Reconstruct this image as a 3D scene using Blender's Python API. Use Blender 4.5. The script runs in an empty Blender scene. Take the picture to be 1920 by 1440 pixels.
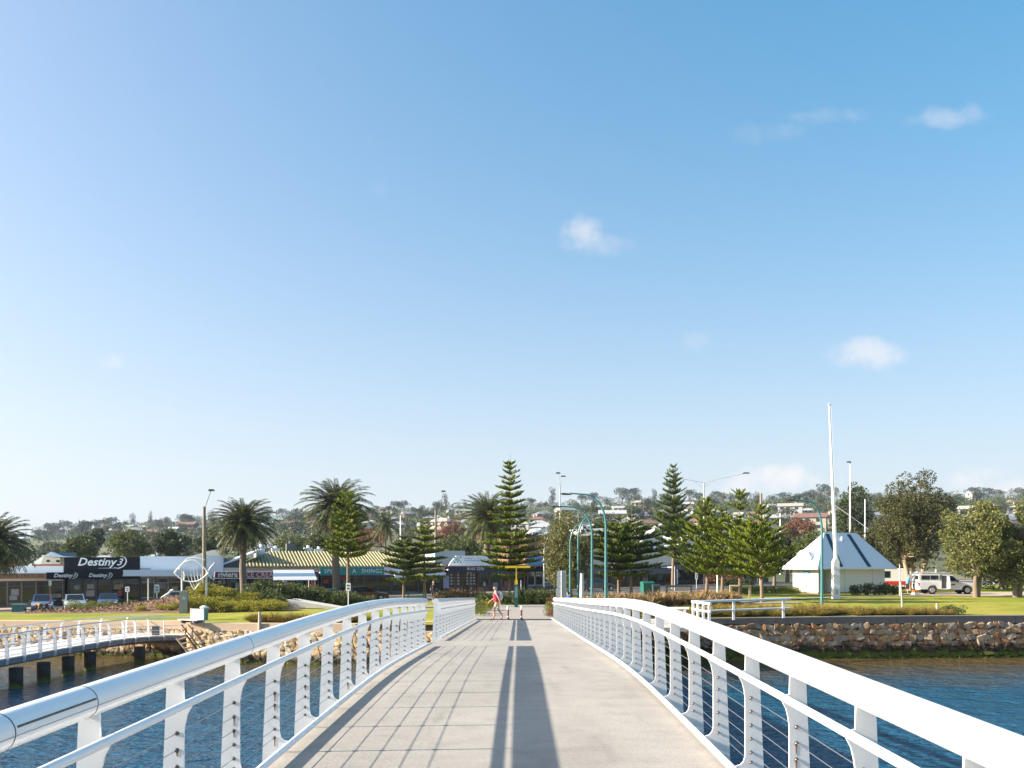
import bpy, math, random
import numpy as np
from mathutils import Vector, Matrix
from mathutils import noise as mnoise
R = math.radians
rng = np.random.default_rng(7)
random.seed(7)
scene = bpy.context.scene
COL = scene.collection

# ------------------------------------------------------------------ camera
EYE = 5.0                      # metres above the water
F, XV, YH = 1600.0, 971.0, 1057.0
cd = bpy.data.cameras.new('camera')
cam = bpy.data.objects.new('camera', cd)
COL.objects.link(cam)
cam.location = (0, 0, EYE)
cam.rotation_euler = (R(90), 0, 0)
cd.sensor_fit = 'HORIZONTAL'
cd.sensor_width = 36
cd.lens = 36 * F / 1920
cd.shift_x = -(XV - 960) / 1920
cd.shift_y = (YH - 720) / 1920
cd.clip_start = 0.1
cd.clip_end = 9000
scene.camera = cam

# ------------------------------------------------------------------ sun, sky, exposure
SUN_EL, SUN_AZ = 24.0, 4.0     # degrees above the horizon; degrees behind the picture plane, on the left
to_sun = Vector((-math.cos(R(SUN_AZ)) * math.cos(R(SUN_EL)), -math.sin(R(SUN_AZ)) * math.cos(R(SUN_EL)), math.sin(R(SUN_EL))))
sl = bpy.data.lights.new('sun', 'SUN')
sl.energy = 5.0
sl.angle = R(0.5)
sl.color = (1.0, 0.90, 0.75)
so = bpy.data.objects.new('sun', sl)
COL.objects.link(so)
so.rotation_euler = to_sun.to_track_quat('Z', 'Y').to_euler()
so.location = (-60, -5, 40)

world = bpy.data.worlds.new('World')
scene.world = world
world.use_nodes = True
wt = world.node_tree
for n in list(wt.nodes):
    wt.nodes.remove(n)
def wn(t, **kw):
    n = wt.nodes.new(t)
    for k, v in kw.items():
        setattr(n, k, v)
    return n
def wmath(op, a, b=None, clamp=False):
    n = wn('ShaderNodeMath', operation=op, use_clamp=clamp)
    for i, v in enumerate((a, b)):
        if v is None:
            continue
        if isinstance(v, (int, float)):
            n.inputs[i].default_value = v
        else:
            wt.links.new(v, n.inputs[i])
    return n.outputs[0]
wo = wn('ShaderNodeOutputWorld')
bg = wn('ShaderNodeBackground')
bg.inputs['Strength'].default_value = 0.11
sky = wn('ShaderNodeTexSky', sky_type='NISHITA')
sky.sun_disc = False
sky.sun_elevation = R(SUN_EL)
sky.sun_rotation = R(-90 - SUN_AZ)
sky.altitude = 0
sky.air_density = 0.8
sky.dust_density = 3.0
sky.ozone_density = 2.5
# a few small clouds, fixed in the sky by direction
tcw = wn('ShaderNodeTexCoord')
sep = wn('ShaderNodeSeparateXYZ')
wt.links.new(tcw.outputs['Generated'], sep.inputs[0])
dy = wmath('MAXIMUM', sep.outputs[1], 0.05)
u0 = wmath('DIVIDE', sep.outputs[0], dy)
v0 = wmath('DIVIDE', sep.outputs[2], dy)
cmb = wn('ShaderNodeCombineXYZ')
wt.links.new(u0, cmb.inputs[0])
wt.links.new(v0, cmb.inputs[1])
cn = wn('ShaderNodeTexNoise')
cn.inputs['Scale'].default_value = 22
cn.inputs['Detail'].default_value = 9
cn.inputs['Roughness'].default_value = 0.6
wt.links.new(cmb.outputs[0], cn.inputs['Vector'])
cnz = wmath('SUBTRACT', cn.outputs['Fac'], 0.5)
acc = None
CLOUDS = [  # px, py, half width, half height, amount
    (1092, 445, 46, 48, .56), (1150, 460, 62, 24, .28), (1622, 662, 84, 36, .66), (1770, 222, 100, 24, .30), (1822, 215, 24, 30, .22),
    (1540, 215, 90, 20, .2), (1440, 250, 80, 26, .14), (1465, 900, 105, 34, 1.0), (1395, 915, 60, 24, .8), (1822, 893, 78, 32, 1.0), (1900, 915, 70, 26, .85),
    (213, 678, 32, 18, .35), (715, 360, 20, 20, .14), (1305, 636, 36, 22, .14)]
for (px, py, a, b, amt) in CLOUDS:
    du = wmath('DIVIDE', wmath('SUBTRACT', u0, (px - XV) / F), a / F)
    dv = wmath('DIVIDE', wmath('SUBTRACT', v0, (YH - py) / F), b / F)
    d2 = wmath('ADD', wmath('MULTIPLY', du, du), wmath('MULTIPLY', dv, dv))
    m = wmath('ADD', wmath('SUBTRACT', 1.0, d2), wmath('MULTIPLY', cnz, 3.6))
    m = wmath('MULTIPLY', m, 0.62, clamp=True)
    m = wmath('MULTIPLY', wmath('MULTIPLY', m, m), wmath('SUBTRACT', 3.0, wmath('MULTIPLY', m, 2.0)))
    m = wmath('MULTIPLY', m, amt)
    acc = m if acc is None else wmath('MAXIMUM', acc, m)
front = wmath('GREATER_THAN', sep.outputs[1], 0.06)
acc = wmath('MULTIPLY', acc, front)
cmix = wn('ShaderNodeMix', data_type='RGBA')
wt.links.new(acc, cmix.inputs['Factor'])
hsv = wn('ShaderNodeHueSaturation')
hsv.inputs['Saturation'].default_value = 1.45
wt.links.new(sky.outputs[0], hsv.inputs['Color'])
gam = wn('ShaderNodeGamma')
gam.inputs['Gamma'].default_value = 0.65
wt.links.new(hsv.outputs[0], gam.inputs[0])
tint = wn('ShaderNodeMix', data_type='RGBA', blend_type='MULTIPLY')
tint.inputs['Factor'].default_value = 1.0
tint.inputs['B'].default_value = (1.55, 1.44, 1.36, 1)
wt.links.new(gam.outputs[0], tint.inputs['A'])
# pale sea air thickening evenly towards the horizon all round
zc0 = wmath('MAXIMUM', sep.outputs[2], 0.0)
hzf = wmath('MULTIPLY', wmath('EXPONENT', wmath('MULTIPLY', zc0, -1 / 0.22)), 0.95)
hmix = wn('ShaderNodeMix', data_type='RGBA')
wt.links.new(hzf, hmix.inputs['Factor'])
wt.links.new(tint.outputs['Result'], hmix.inputs['A'])
hmix.inputs['B'].default_value = (2.64, 2.83, 2.96, 1)
wt.links.new(hmix.outputs['Result'], cmix.inputs['A'])
cmix.inputs['B'].default_value = (3.15, 3.05, 3.10, 1)
wt.links.new(cmix.outputs['Result'], bg.inputs[0])
wt.links.new(bg.outputs[0], wo.inputs[0])

vs = scene.view_settings
vs.view_transform = 'Standard'
vs.look = 'None'
vs.exposure = 1.5
vs.gamma = 1.0
vs.use_curve_mapping = False
scene.cycles.use_denoising = True
scene.cycles.max_bounces = 8
scene.cycles.transparent_max_bounces = 8
scene.cycles.volume_bounces = 0
scene.cycles.caustics_reflective = False
scene.cycles.caustics_refractive = False

# ------------------------------------------------------------------ materials
MATS = {}
def mat(name, col, rough=0.6, var=0.0, vscale=3.0, bump=0.0, bscale=30.0, metal=0.0, col2=None, objrand=0.0,
        island=0.0, spec=0.5, coat=0.0, trans=0.0, stretch=None, emit=None):
    """procedural principled material; var mixes towards col2 (or a darker tone) with noise"""
    if name in MATS:
        return MATS[name]
    m = bpy.data.materials.new(name)
    m.use_nodes = True
    nt = m.node_tree
    b = nt.nodes['Principled BSDF']
    out = nt.nodes['Material Output']
    b.inputs['Roughness'].default_value = rough
    b.inputs['Metallic'].default_value = metal
    b.inputs['Specular IOR Level'].default_value = spec
    if coat:
        b.inputs['Coat Weight'].default_value = coat
        b.inputs['Coat Roughness'].default_value = 0.08
    c = (*col, 1)
    src = None
    tc = nt.nodes.new('ShaderNodeTexCoord')
    vec = tc.outputs['Object']
    if stretch:
        mp = nt.nodes.new('ShaderNodeMapping')
        mp.inputs['Scale'].default_value = stretch
        nt.links.new(vec, mp.inputs[0])
        vec = mp.outputs[0]
    b.inputs['Base Color'].default_value = c
    if var > 0:
        nz = nt.nodes.new('ShaderNodeTexNoise')
        nz.inputs['Scale'].default_value = vscale
        nz.inputs['Detail'].default_value = 5
        nz.inputs['Roughness'].default_value = 0.65
        nt.links.new(vec, nz.inputs['Vector'])
        mr = nt.nodes.new('ShaderNodeMapRange')
        mr.inputs['From Min'].default_value = 0.3
        mr.inputs['From Max'].default_value = 0.7
        mr.inputs['To Max'].default_value = var
        nt.links.new(nz.outputs['Fac'], mr.inputs[0])
        mx = nt.nodes.new('ShaderNodeMix')
        mx.data_type = 'RGBA'
        mx.inputs['A'].default_value = c
        c2 = col2 if col2 else tuple(x * 0.45 for x in col)
        mx.inputs['B'].default_value = (*c2, 1)
        nt.links.new(mr.outputs[0], mx.inputs['Factor'])
        src = mx.outputs['Result']
    if objrand > 0 or island > 0:
        hs = nt.nodes.new('ShaderNodeHueSaturation')
        if src:
            nt.links.new(src, hs.inputs['Color'])
        else:
            hs.inputs['Color'].default_value = c
        if objrand > 0:
            oi = nt.nodes.new('ShaderNodeObjectInfo')
            ro = oi.outputs['Random']
            k = objrand
        else:
            g = nt.nodes.new('ShaderNodeNewGeometry')
            ro = g.outputs['Random Per Island']
            k = island
        mv = nt.nodes.new('ShaderNodeMapRange')
        mv.inputs['To Min'].default_value = 1 - k
        mv.inputs['To Max'].default_value = 1 + k
        nt.links.new(ro, mv.inputs[0])
        nt.links.new(mv.outputs[0], hs.inputs['Value'])
        mh = nt.nodes.new('ShaderNodeMapRange')
        mh.inputs['To Min'].default_value = 0.5 + 0.035 * k
        mh.inputs['To Max'].default_value = 0.5 - 0.035 * k
        nt.links.new(ro, mh.inputs[0])
        nt.links.new(mh.outputs[0], hs.inputs['Hue'])
        src = hs.outputs[0]
    if src:
        nt.links.new(src, b.inputs['Base Color'])
    if bump > 0:
        n2 = nt.nodes.new('ShaderNodeTexNoise')
        n2.inputs['Scale'].default_value = bscale
        n2.inputs['Detail'].default_value = 4
        nt.links.new(vec, n2.inputs['Vector'])
        bp = nt.nodes.new('ShaderNodeBump')
        bp.inputs['Strength'].default_value = bump
        bp.inputs['Distance'].default_value = 0.02
        nt.links.new(n2.outputs['Fac'], bp.inputs['Height'])
        nt.links.new(bp.outputs[0], b.inputs['Normal'])
    if emit:
        b.inputs['Emission Color'].default_value = (*emit[0], 1)
        b.inputs['Emission Strength'].default_value = emit[1]
    if trans > 0:
        tr = nt.nodes.new('ShaderNodeBsdfTranslucent')
        if src:
            nt.links.new(src, tr.inputs[0])
        else:
            tr.inputs[0].default_value = c
        ms = nt.nodes.new('ShaderNodeMixShader')
        ms.inputs[0].default_value = trans
        nt.links.new(b.outputs[0], ms.inputs[1])
        nt.links.new(tr.outputs[0], ms.inputs[2])
        nt.links.new(ms.outputs[0], out.inputs[0])
    MATS[name] = m
    return m

# ------------------------------------------------------------------ mesh helpers
class MB:
    """collects primitive shapes into one mesh"""
    def __init__(s):
        s.v, s.f, s.mi = [], [], []
    def add(s, verts, faces, mi=0):
        o = len(s.v)
        s.v.extend([tuple(p) for p in verts])
        s.f.extend([tuple(i + o for i in f) for f in faces])
        s.mi.extend([mi] * len(faces))
        return s
    def box(s, c, d, rz=0.0, mi=0, taper=1.0):
        x, y, z = d[0] / 2, d[1] / 2, d[2] / 2
        cs, sn = math.cos(rz), math.sin(rz)
        vs_ = []
        for (a, b2, e) in ((-1, -1, -1), (1, -1, -1), (1, 1, -1), (-1, 1, -1), (-1, -1, 1), (1, -1, 1), (1, 1, 1), (-1, 1, 1)):
            k = taper if e > 0 else 1.0
            lx, ly = a * x * k, b2 * y * k
            vs_.append((c[0] + lx * cs - ly * sn, c[1] + lx * sn + ly * cs, c[2] + e * z))
        return s.add(vs_, [(0, 3, 2, 1), (4, 5, 6, 7), (0, 1, 5, 4), (1, 2, 6, 5), (2, 3, 7, 6), (3, 0, 4, 7)], mi)
    def b2(s, x0, x1, y0, y1, z0, z1, mi=0):
        return s.box(((x0 + x1) / 2, (y0 + y1) / 2, (z0 + z1) / 2), (abs(x1 - x0), abs(y1 - y0), abs(z1 - z0)), 0, mi)
    def tube(s, pts, r, n=8, mi=0, cap=True):
        pts = [Vector(p) for p in pts]
        rr = r if isinstance(r, (list, tuple)) else [r] * len(pts)
        vs_, fs = [], []
        ref = None
        for i, p in enumerate(pts):
            if i == 0:
                t = pts[1] - p
            elif i == len(pts) - 1:
                t = p - pts[i - 1]
            else:
                t = (pts[i + 1] - p).normalized() + (p - pts[i - 1]).normalized()
            t.normalize()
            if ref is None:
                ref = Vector((0, 0, 1)) if abs(t.z) < 0.95 else Vector((1, 0, 0))
            a = t.cross(ref).normalized()
            b = a.cross(t).normalized()
            ref = b if abs(t.z) > 0.95 else ref
            for k in range(n):
                th = 2 * math.pi * k / n
                vs_.append(p + (a * math.cos(th) + b * math.sin(th)) * rr[i])
        for i in range(len(pts) - 1):
            for k in range(n):
                k2 = (k + 1) % n
                fs.append((i * n + k, i * n + k2, (i + 1) * n + k2, (i + 1) * n + k))
        if cap:
            fs.append(tuple(range(n - 1, -1, -1)))
            m = (len(pts) - 1) * n
            fs.append(tuple(m + k for k in range(n)))
        return s.add(vs_, fs, mi)
    def lathe(s, prof, c=(0, 0, 0), n=16, mi=0):
        vs_, fs = [], []
        for (r, z) in prof:
            for k in range(n):
                th = 2 * math.pi * k / n
                vs_.append((c[0] + r * math.cos(th), c[1] + r * math.sin(th), c[2] + z))
        for i in range(len(prof) - 1):
            for k in range(n):
                k2 = (k + 1) % n
                fs.append((i * n + k, i * n + k2, (i + 1) * n + k2, (i + 1) * n + k))
        fs.append(tuple(range(n - 1, -1, -1)))
        m = (len(prof) - 1) * n
        fs.append(tuple(m + k for k in range(n)))
        return s.add(vs_, fs, mi)
    def prism(s, poly, axis, a, b, mi=0):
        """extrude a 2-d polygon; axis 'y' -> poly is (x,z), 'x' -> (y,z), 'z' -> (x,y)"""
        def p3(p, t):
            return (p[0], t, p[1]) if axis == 'y' else (t, p[0], p[1]) if axis == 'x' else (p[0], p[1], t)
        n = len(poly)
        vs_ = [p3(p, a) for p in poly] + [p3(p, b) for p in poly]
        fs = [tuple(range(n)), tuple(range(2 * n - 1, n - 1, -1))]
        for k in range(n):
            k2 = (k + 1) % n
            fs.append((k, k + n, k2 + n, k2))
        return s.add(vs_, fs, mi)
    def ball(s, c, r, n=10, m=7, mi=0):
        r = r if isinstance(r, (list, tuple)) else (r, r, r)
        vs_, fs = [], []
        for i in range(m + 1):
            ph = math.pi * i / m
            for k in range(n):
                th = 2 * math.pi * k / n
                vs_.append((c[0] + r[0] * math.sin(ph) * math.cos(th), c[1] + r[1] * math.sin(ph) * math.sin(th), c[2] - r[2] * math.cos(ph)))
        for i in range(m):
            for k in range(n):
                k2 = (k + 1) % n
                fs.append((i * n + k, i * n + k2, (i + 1) * n + k2, (i + 1) * n + k))
        return s.add(vs_, fs, mi)
    def mesh(s, name, mats, smooth=False):
        me = bpy.data.meshes.new(name)
        me.from_pydata(s.v, [], s.f)
        for m in (mats if isinstance(mats, (list, tuple)) else [mats]):
            me.materials.append(m)
        if any(s.mi):
            me.polygons.foreach_set('material_index', s.mi)
        me.validate()
        bm_fix(me)
        if smooth:
            me.polygons.foreach_set('use_smooth', [True] * len(me.polygons))
            try:
                me.set_sharp_from_angle(angle=R(40))
            except Exception:
                pass
        return me
    def build(s, name, mats, parent=None, smooth=False, loc=None):
        return link(name, s.mesh(name, mats, smooth), parent, loc)

import bmesh
def bm_fix(me):
    bm = bmesh.new()
    bm.from_mesh(me)
    bmesh.ops.recalc_face_normals(bm, faces=bm.faces)
    bm.to_mesh(me)
    bm.free()

def link(name, data, parent=None, loc=None, rz=0.0):
    o = bpy.data.objects.new(name, data)
    COL.objects.link(o)
    if parent:
        o.parent = parent
    if loc is not None:
        o.location = loc
    if rz:
        o.rotation_euler = (0, 0, rz)
    return o
def tag(o, label=None, cat=None, group=None, kind=None):
    if label:
        o['label'] = label
    if cat:
        o['category'] = cat
    if group:
        o['group'] = group
    if kind:
        o['kind'] = kind
    return o
def empty(name, loc, rz=0.0, label=None, cat=None, group=None):
    o = link(name, None, None, loc, rz)
    o.empty_display_size = 0.2
    return tag(o, label, cat, group)
def copy_tree(o, parent=None):
    c = o.copy()
    COL.objects.link(c)
    c.parent = parent
    for ch in list(KIDS(o)):
        copy_tree(ch, c)
    return c
def KIDS(o):
    return [x for x in o.children]

def npmesh(name, verts, faces, mats, mi=None):
    """fast mesh from arrays; faces (M,3) or (M,4)"""
    verts = np.asarray(verts, dtype=np.float32).reshape(-1, 3)
    faces = np.asarray(faces, dtype=np.int32)
    me = bpy.data.meshes.new(name)
    k = faces.shape[1]
    me.vertices.add(len(verts))
    me.vertices.foreach_set('co', verts.ravel())
    me.loops.add(faces.size)
    me.loops.foreach_set('vertex_index', faces.ravel())
    me.polygons.add(len(faces))
    me.polygons.foreach_set('loop_start', np.arange(0, faces.size, k, dtype=np.int32))
    try:
        me.polygons.foreach_set('loop_total', np.full(len(faces), k, dtype=np.int32))
    except Exception:
        pass
    for m in (mats if isinstance(mats, (list, tuple)) else [mats]):
        me.materials.append(m)
    if mi is not None:
        me.polygons.foreach_set('material_index', np.asarray(mi, dtype=np.int32))
    me.update(calc_edges=True)
    return me
def nrm(a):
    return a / np.maximum(np.linalg.norm(a, axis=-1, keepdims=True), 1e-9)
def np_tubes(pts, rad, sides=3):
    """pts (N,K,3), rad (N,K): N tapered tubes -> verts, quads"""
    N, K, _ = pts.shape
    t = np.empty_like(pts)
    t[:, 1:-1] = pts[:, 2:] - pts[:, :-2]
    t[:, 0] = pts[:, 1] - pts[:, 0]
    t[:, -1] = pts[:, -1] - pts[:, -2]
    t = nrm(t)
    ref = np.where(np.abs(t[..., 2:3]) > 0.9, np.array([1.0, 0, 0]), np.array([0, 0, 1.0]))
    a = nrm(np.cross(t, ref))
    b = np.cross(a, t)
    th = np.arange(sides) * 2 * np.pi / sides
    v = pts[:, :, None, :] + (a[:, :, None, :] * np.cos(th)[None, None, :, None] + b[:, :, None, :] * np.sin(th)[None, None, :, None]) * rad[:, :, None, None]
    base = (np.arange(N) * K * sides)[:, None, None] + (np.arange(K - 1) * sides)[None, :, None]
    k0 = np.arange(sides)[None, None, :]
    k1 = (np.arange(sides) + 1)[None, None, :] % sides
    f = np.stack([base + k0, base + k1, base + sides + k1, base + sides + k0], -1).reshape(-1, 4)
    return v.reshape(-1, 3), f
def np_blades(base, d, ln, w, up):
    """diamond leaves: base (N,3), direction d, length ln (N,), width w (N,), normal-ish up (N,3)"""
    d = nrm(d)
    s = nrm(np.cross(d, up))
    mid = base + d * (ln * 0.45)[:, None]
    v = np.stack([base, mid + s * (w / 2)[:, None], base + d * ln[:, None], mid - s * (w / 2)[:, None]], 1)
    f = np.arange(len(base) * 4).reshape(-1, 4)
    return v.reshape(-1, 3), f
def cat_np(parts):
    vs_, fs, mi, o = [], [], [], 0
    for p in parts:
        v, f = p[0], p[1]
        vs_.append(v)
        fs.append(f + o)
        mi.append(np.full(len(f), p[2] if len(p) > 2 else 0))
        o += len(v)
    return np.concatenate(vs_), np.concatenate(fs), np.concatenate(mi)
def rdir(n):
    v = rng.normal(size=(n, 3))
    return nrm(v)
def PX(px, D):
    return (px - XV) * D / F
def PZ(py, D):
    return EYE - (py - YH) * D / F
def sstep(a, b, x):
    t = min(1.0, max(0.0, (x - a) / (b - a)))
    return t * t * (3 - 2 * t)
def interp(xs, ys, x):
    return float(np.interp(x, xs, ys))
def text_mesh(name, body, size, m, parent, loc, shear=0.0, offset=0.0, extrude=0.01, align='CENTER', rz=0.0, spacing=1.0):
    """lettering as a mesh standing in the local x-z plane, facing -y"""
    cu = bpy.data.curves.new(name, 'FONT')
    cu.body = body
    cu.size = size
    cu.shear = shear
    cu.offset = offset
    cu.extrude = extrude
    cu.align_x = align
    cu.align_y = 'CENTER'
    cu.space_character = spacing
    cu.resolution_u = 2
    to = bpy.data.objects.new('tmp_text', cu)
    COL.objects.link(to)
    bpy.context.view_layer.update()
    me = bpy.data.meshes.new_from_object(to.evaluated_get(bpy.context.evaluated_depsgraph_get()))
    bpy.data.objects.remove(to)
    bpy.data.curves.remove(cu)
    me.name = name
    me.materials.clear()
    me.materials.append(m)
    me.transform(Matrix.Rotation(R(90), 4, 'X'))
    return link(name, me, parent, loc, rz)
# ------------------------------------------------------------------ materials in use
M_white = mat('white_paint', (.80, .80, .79), .32, var=.22, vscale=3.5, col2=(.56, .55, .52), spec=.5)
M_rail = mat('white_gloss_rail', (.82, .82, .82), .3, var=.10, vscale=5, col2=(.62, .63, .64), spec=.5, coat=.15)
M_steel = mat('cable_steel', (.34, .34, .35), .35, metal=.8)
M_darksteel = mat('dark_fitting', (.10, .09, .085), .5, metal=.5)
M_rust = mat('rust', (.36, .15, .05), .85, var=.6, vscale=60)
M_dark = mat('dark_gap', (.03, .03, .035), .8)
M_deck = mat('brushed_concrete_deck', (.338, .312, .281), .85, var=.55, vscale=.8, col2=(.258, .24, .218), bump=.45, bscale=20, stretch=(1.2, 5, 1))
# blotchy weathering, drip stains and fine pits on the deck
_nt = M_deck.node_tree
_b = _nt.nodes['Principled BSDF']
_src = _b.inputs['Base Color'].links[0].from_socket
_tc = _nt.nodes.new('ShaderNodeTexCoord')
for _sc, _lo, _hi, _mn, _mx, _st in ((.55, .32, .62, .80, 1.05, (1, .35, 1)), (3.2, .28, .5, .90, 1.03, (1, 1, 1)), (38.0, .22, .40, .72, 1.0, (1, 1, 1)), (1.7, .60, .72, 1.0, .82, (1.6, .25, 1))):
    _mp = _nt.nodes.new('ShaderNodeMapping')
    _mp.inputs['Scale'].default_value = _st
    _nt.links.new(_tc.outputs['Object'], _mp.inputs[0])
    _nz = _nt.nodes.new('ShaderNodeTexNoise')
    _nz.inputs['Scale'].default_value = _sc
    _nz.inputs['Detail'].default_value = 7
    _nt.links.new(_mp.outputs[0], _nz.inputs['Vector'])
    _mr = _nt.nodes.new('ShaderNodeMapRange')
    for _k, _v in zip(('From Min', 'From Max', 'To Min', 'To Max'), (_lo, _hi, _mn, _mx)):
        _mr.inputs[_k].default_value = _v
    _nt.links.new(_nz.outputs['Fac'], _mr.inputs[0])
    _mu = _nt.nodes.new('ShaderNodeMix')
    _mu.data_type = 'RGBA'
    _mu.blend_type = 'MULTIPLY'
    _mu.inputs['Factor'].default_value = 1
    _nt.links.new(_src, _mu.inputs['A'])
    _nt.links.new(_mr.outputs[0], _mu.inputs['B'])
    _src = _mu.outputs['Result']
_nt.links.new(_src, _b.inputs['Base Color'])
M_conc = mat('concrete', (.46, .42, .36), .9, var=.4, vscale=2.5, col2=(.33, .30, .26), bump=.3, bscale=25)
M_path = mat('path_concrete', (.30, .275, .245), .9, var=.4, vscale=1.2, col2=(.22, .20, .18), bump=.2, bscale=20)

# ------------------------------------------------------------------ terrain
CO, SI = math.cos(R(22)), math.sin(R(22))
SX0, SY0 = -55.0, 82.0          # origin of the shop-front line
def street(X, D):
    """distance along the shop fronts, distance in front of them"""
    a, b = X - SX0, D - SY0
    return a * CO + b * SI, a * SI - b * CO
def on_street(s, t):
    return SX0 + s * CO + t * SI, SY0 + s * SI - t * CO
def s_of(px, t=0.0):
    k = (px - XV) / F
    x0, y0 = SX0 + t * SI, SY0 - t * CO
    return (k * y0 - x0) / (CO - SI * k)
def zst(s):
    return 0.46 + 0.0202 * max(-40.0, min(90.0, s))
RIDGE_PX = [-900, -300, 0, 120, 250, 400, 560, 700, 860, 1000, 1150, 1300, 1450, 1600, 1750, 1900, 2300, 3200]
RIDGE_Y = [1040, 1030, 1014, 998, 985, 982, 975, 962, 958, 957, 948, 946, 944, 941, 938, 934, 940, 960]
def hill(X, D):
    if D < 105:
        return 0.0
    px = XV + F * X / D
    y = interp(RIDGE_PX, RIDGE_Y, px)
    H = (YH - y) * 900 / F + 3.0
    r = math.hypot(X, D)
    t = max(0.0, min(1.0, (D - 115) / 785))
    k = 0.62 * t + 0.38 * t * t * (3 - 2 * t)
    g = H * k
    if r > 980:
        g -= (r - 980) * 0.035
    g += 1.6 * math.sin(X * .021 + 1) * math.sin(D * .017) * sstep(160, 300, D)
    return g
def plateau(X):
    return interp([-60, -30, -19, -16, -3, 6, 20, 60], [1.72, 1.80, 1.86, 1.96, 2.04, 2.08, 2.2, 2.25], X)
def G(X, D):
    s, t = street(X, D)
    z = zst(s)
    w = sstep(15.0, 33.0, t)
    z = z * (1 - w) + plateau(X) * w
    if D > 105:
        z += hill(X, D) * sstep(-14, -40, t) if t < -14 else 0.0
    return z
def wall_front(X):
    return interp([-200, -60, -17.4, -16.6, -2.45, -2.44, 2.1, 2.11, 34, 200], [60, 52.5, 45.6, 43.4, 41.2, 44.0, 44.0, 44.2, 46.0, 56.0], X)

def sheet(name, uvs, fn, m, parent=None, thick=0.0):
    """grid mesh from a 2-d array of (X, D) points; z from the terrain plus fn offset"""
    n, k = len(uvs), len(uvs[0])
    v = [(p[0], p[1], (G(p[0], p[1]) + fn) if not callable(fn) else fn(p[0], p[1])) for row in uvs for p in row]
    f = [(i * k + j, i * k + j + 1, (i + 1) * k + j + 1, (i + 1) * k + j) for i in range(n - 1) for j in range(k - 1)]
    me = npmesh(name, v, f, m)
    me.polygons.foreach_set('use_smooth', [True] * len(me.polygons))
    return link(name, me, parent)

# lawn / ground material: mown grass, drier towards the far hills
def ground_mat():
    m = bpy.data.materials.new('lawn_ground')
    m.use_nodes = True
    nt = m.node_tree
    b = nt.nodes['Principled BSDF']
    b.inputs['Roughness'].default_value = .95
    b.inputs['Specular IOR Level'].default_value = .15
    tc = nt.nodes.new('ShaderNodeTexCoord')
    def noise(sc, det=4):
        n = nt.nodes.new('ShaderNodeTexNoise')
        n.inputs['Scale'].default_value = sc
        n.inputs['Detail'].default_value = det
        n.inputs['Roughness'].default_value = .6
        nt.links.new(tc.outputs['Object'], n.inputs['Vector'])
        return n.outputs['Fac']
    def ramp(src, stops):
        r = nt.nodes.new('ShaderNodeValToRGB')
        e = r.color_ramp.elements
        while len(e) < len(stops):
            e.new(.5)
        for el, (p, c) in zip(e, stops):
            el.position = p
            el.color = (*c, 1)
        nt.links.new(src, r.inputs[0])
        return r.outputs[0]
    def mix(fac, a, c, mode='MIX'):
        x = nt.nodes.new('ShaderNodeMix')
        x.data_type = 'RGBA'
        x.blend_type = mode
        if isinstance(fac, float):
            x.inputs['Factor'].default_value = fac
        else:
            nt.links.new(fac, x.inputs['Factor'])
        nt.links.new(a, x.inputs['A'])
        nt.links.new(c, x.inputs['B'])
        return x.outputs['Result']
    big = ramp(noise(.22, 5), [(.34, (.19, .235, .022)), (.5, (.27, .28, .035)), (.66, (.40, .335, .07))])
    fine = ramp(noise(9, 6), [(.3, (.55, .6, .5)), (.7, (1.15, 1.1, 1.0))])
    lawn = mix(.8, big, fine, 'MULTIPLY')
    far = ramp(noise(.02, 6), [(.35, (.07, .085, .045)), (.55, (.13, .13, .08)), (.72, (.22, .2, .13))])
    sp = nt.nodes.new('ShaderNodeSeparateXYZ')
    nt.links.new(tc.outputs['Object'], sp.inputs[0])
    mr = nt.nodes.new('ShaderNodeMapRange')
    mr.inputs['From Min'].default_value = 112
    mr.inputs['From Max'].default_value = 135
    nt.links.new(sp.outputs[1], mr.inputs[0])
    nt.links.new(mix(mr.outputs[0], lawn, far), b.inputs['Base Color'])
    bp = nt.nodes.new('ShaderNodeBump')
    bp.inputs['Strength'].default_value = .7
    bp.inputs['Distance'].default_value = .06
    nt.links.new(noise(14, 5), bp.inputs['Height'])
    nt.links.new(bp.outputs[0], b.inputs['Normal'])
    return m
xs = sorted(set([-2600, -1700, -1100, -800, -620, -480, -380, -300, -240, -190, -150, -120, -95] + list(np.arange(-80, 82, 2.0)) + [-17.4, -16.6, -2.45, -2.44, 2.1, 2.11] + [95, 120, 150, 190, 240, 300, 380, 480, 620, 800, 1100, 1700, 2600]))
rows = [0, .6, 1.5, 2.5, 4, 5.5, 7] + list(np.arange(9, 80, 2.0)) + list(np.arange(82, 190, 6.0)) + list(np.arange(200, 1060, 20.0)) + [1120, 1300, 1600, 2100, 2900, 4500]
sheet('ground', [[(x, wall_front(x) + .12 + r) for x in xs] for r in rows], 0.0, ground_mat())
tag(bpy.data.objects['ground'], kind='structure')

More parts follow.
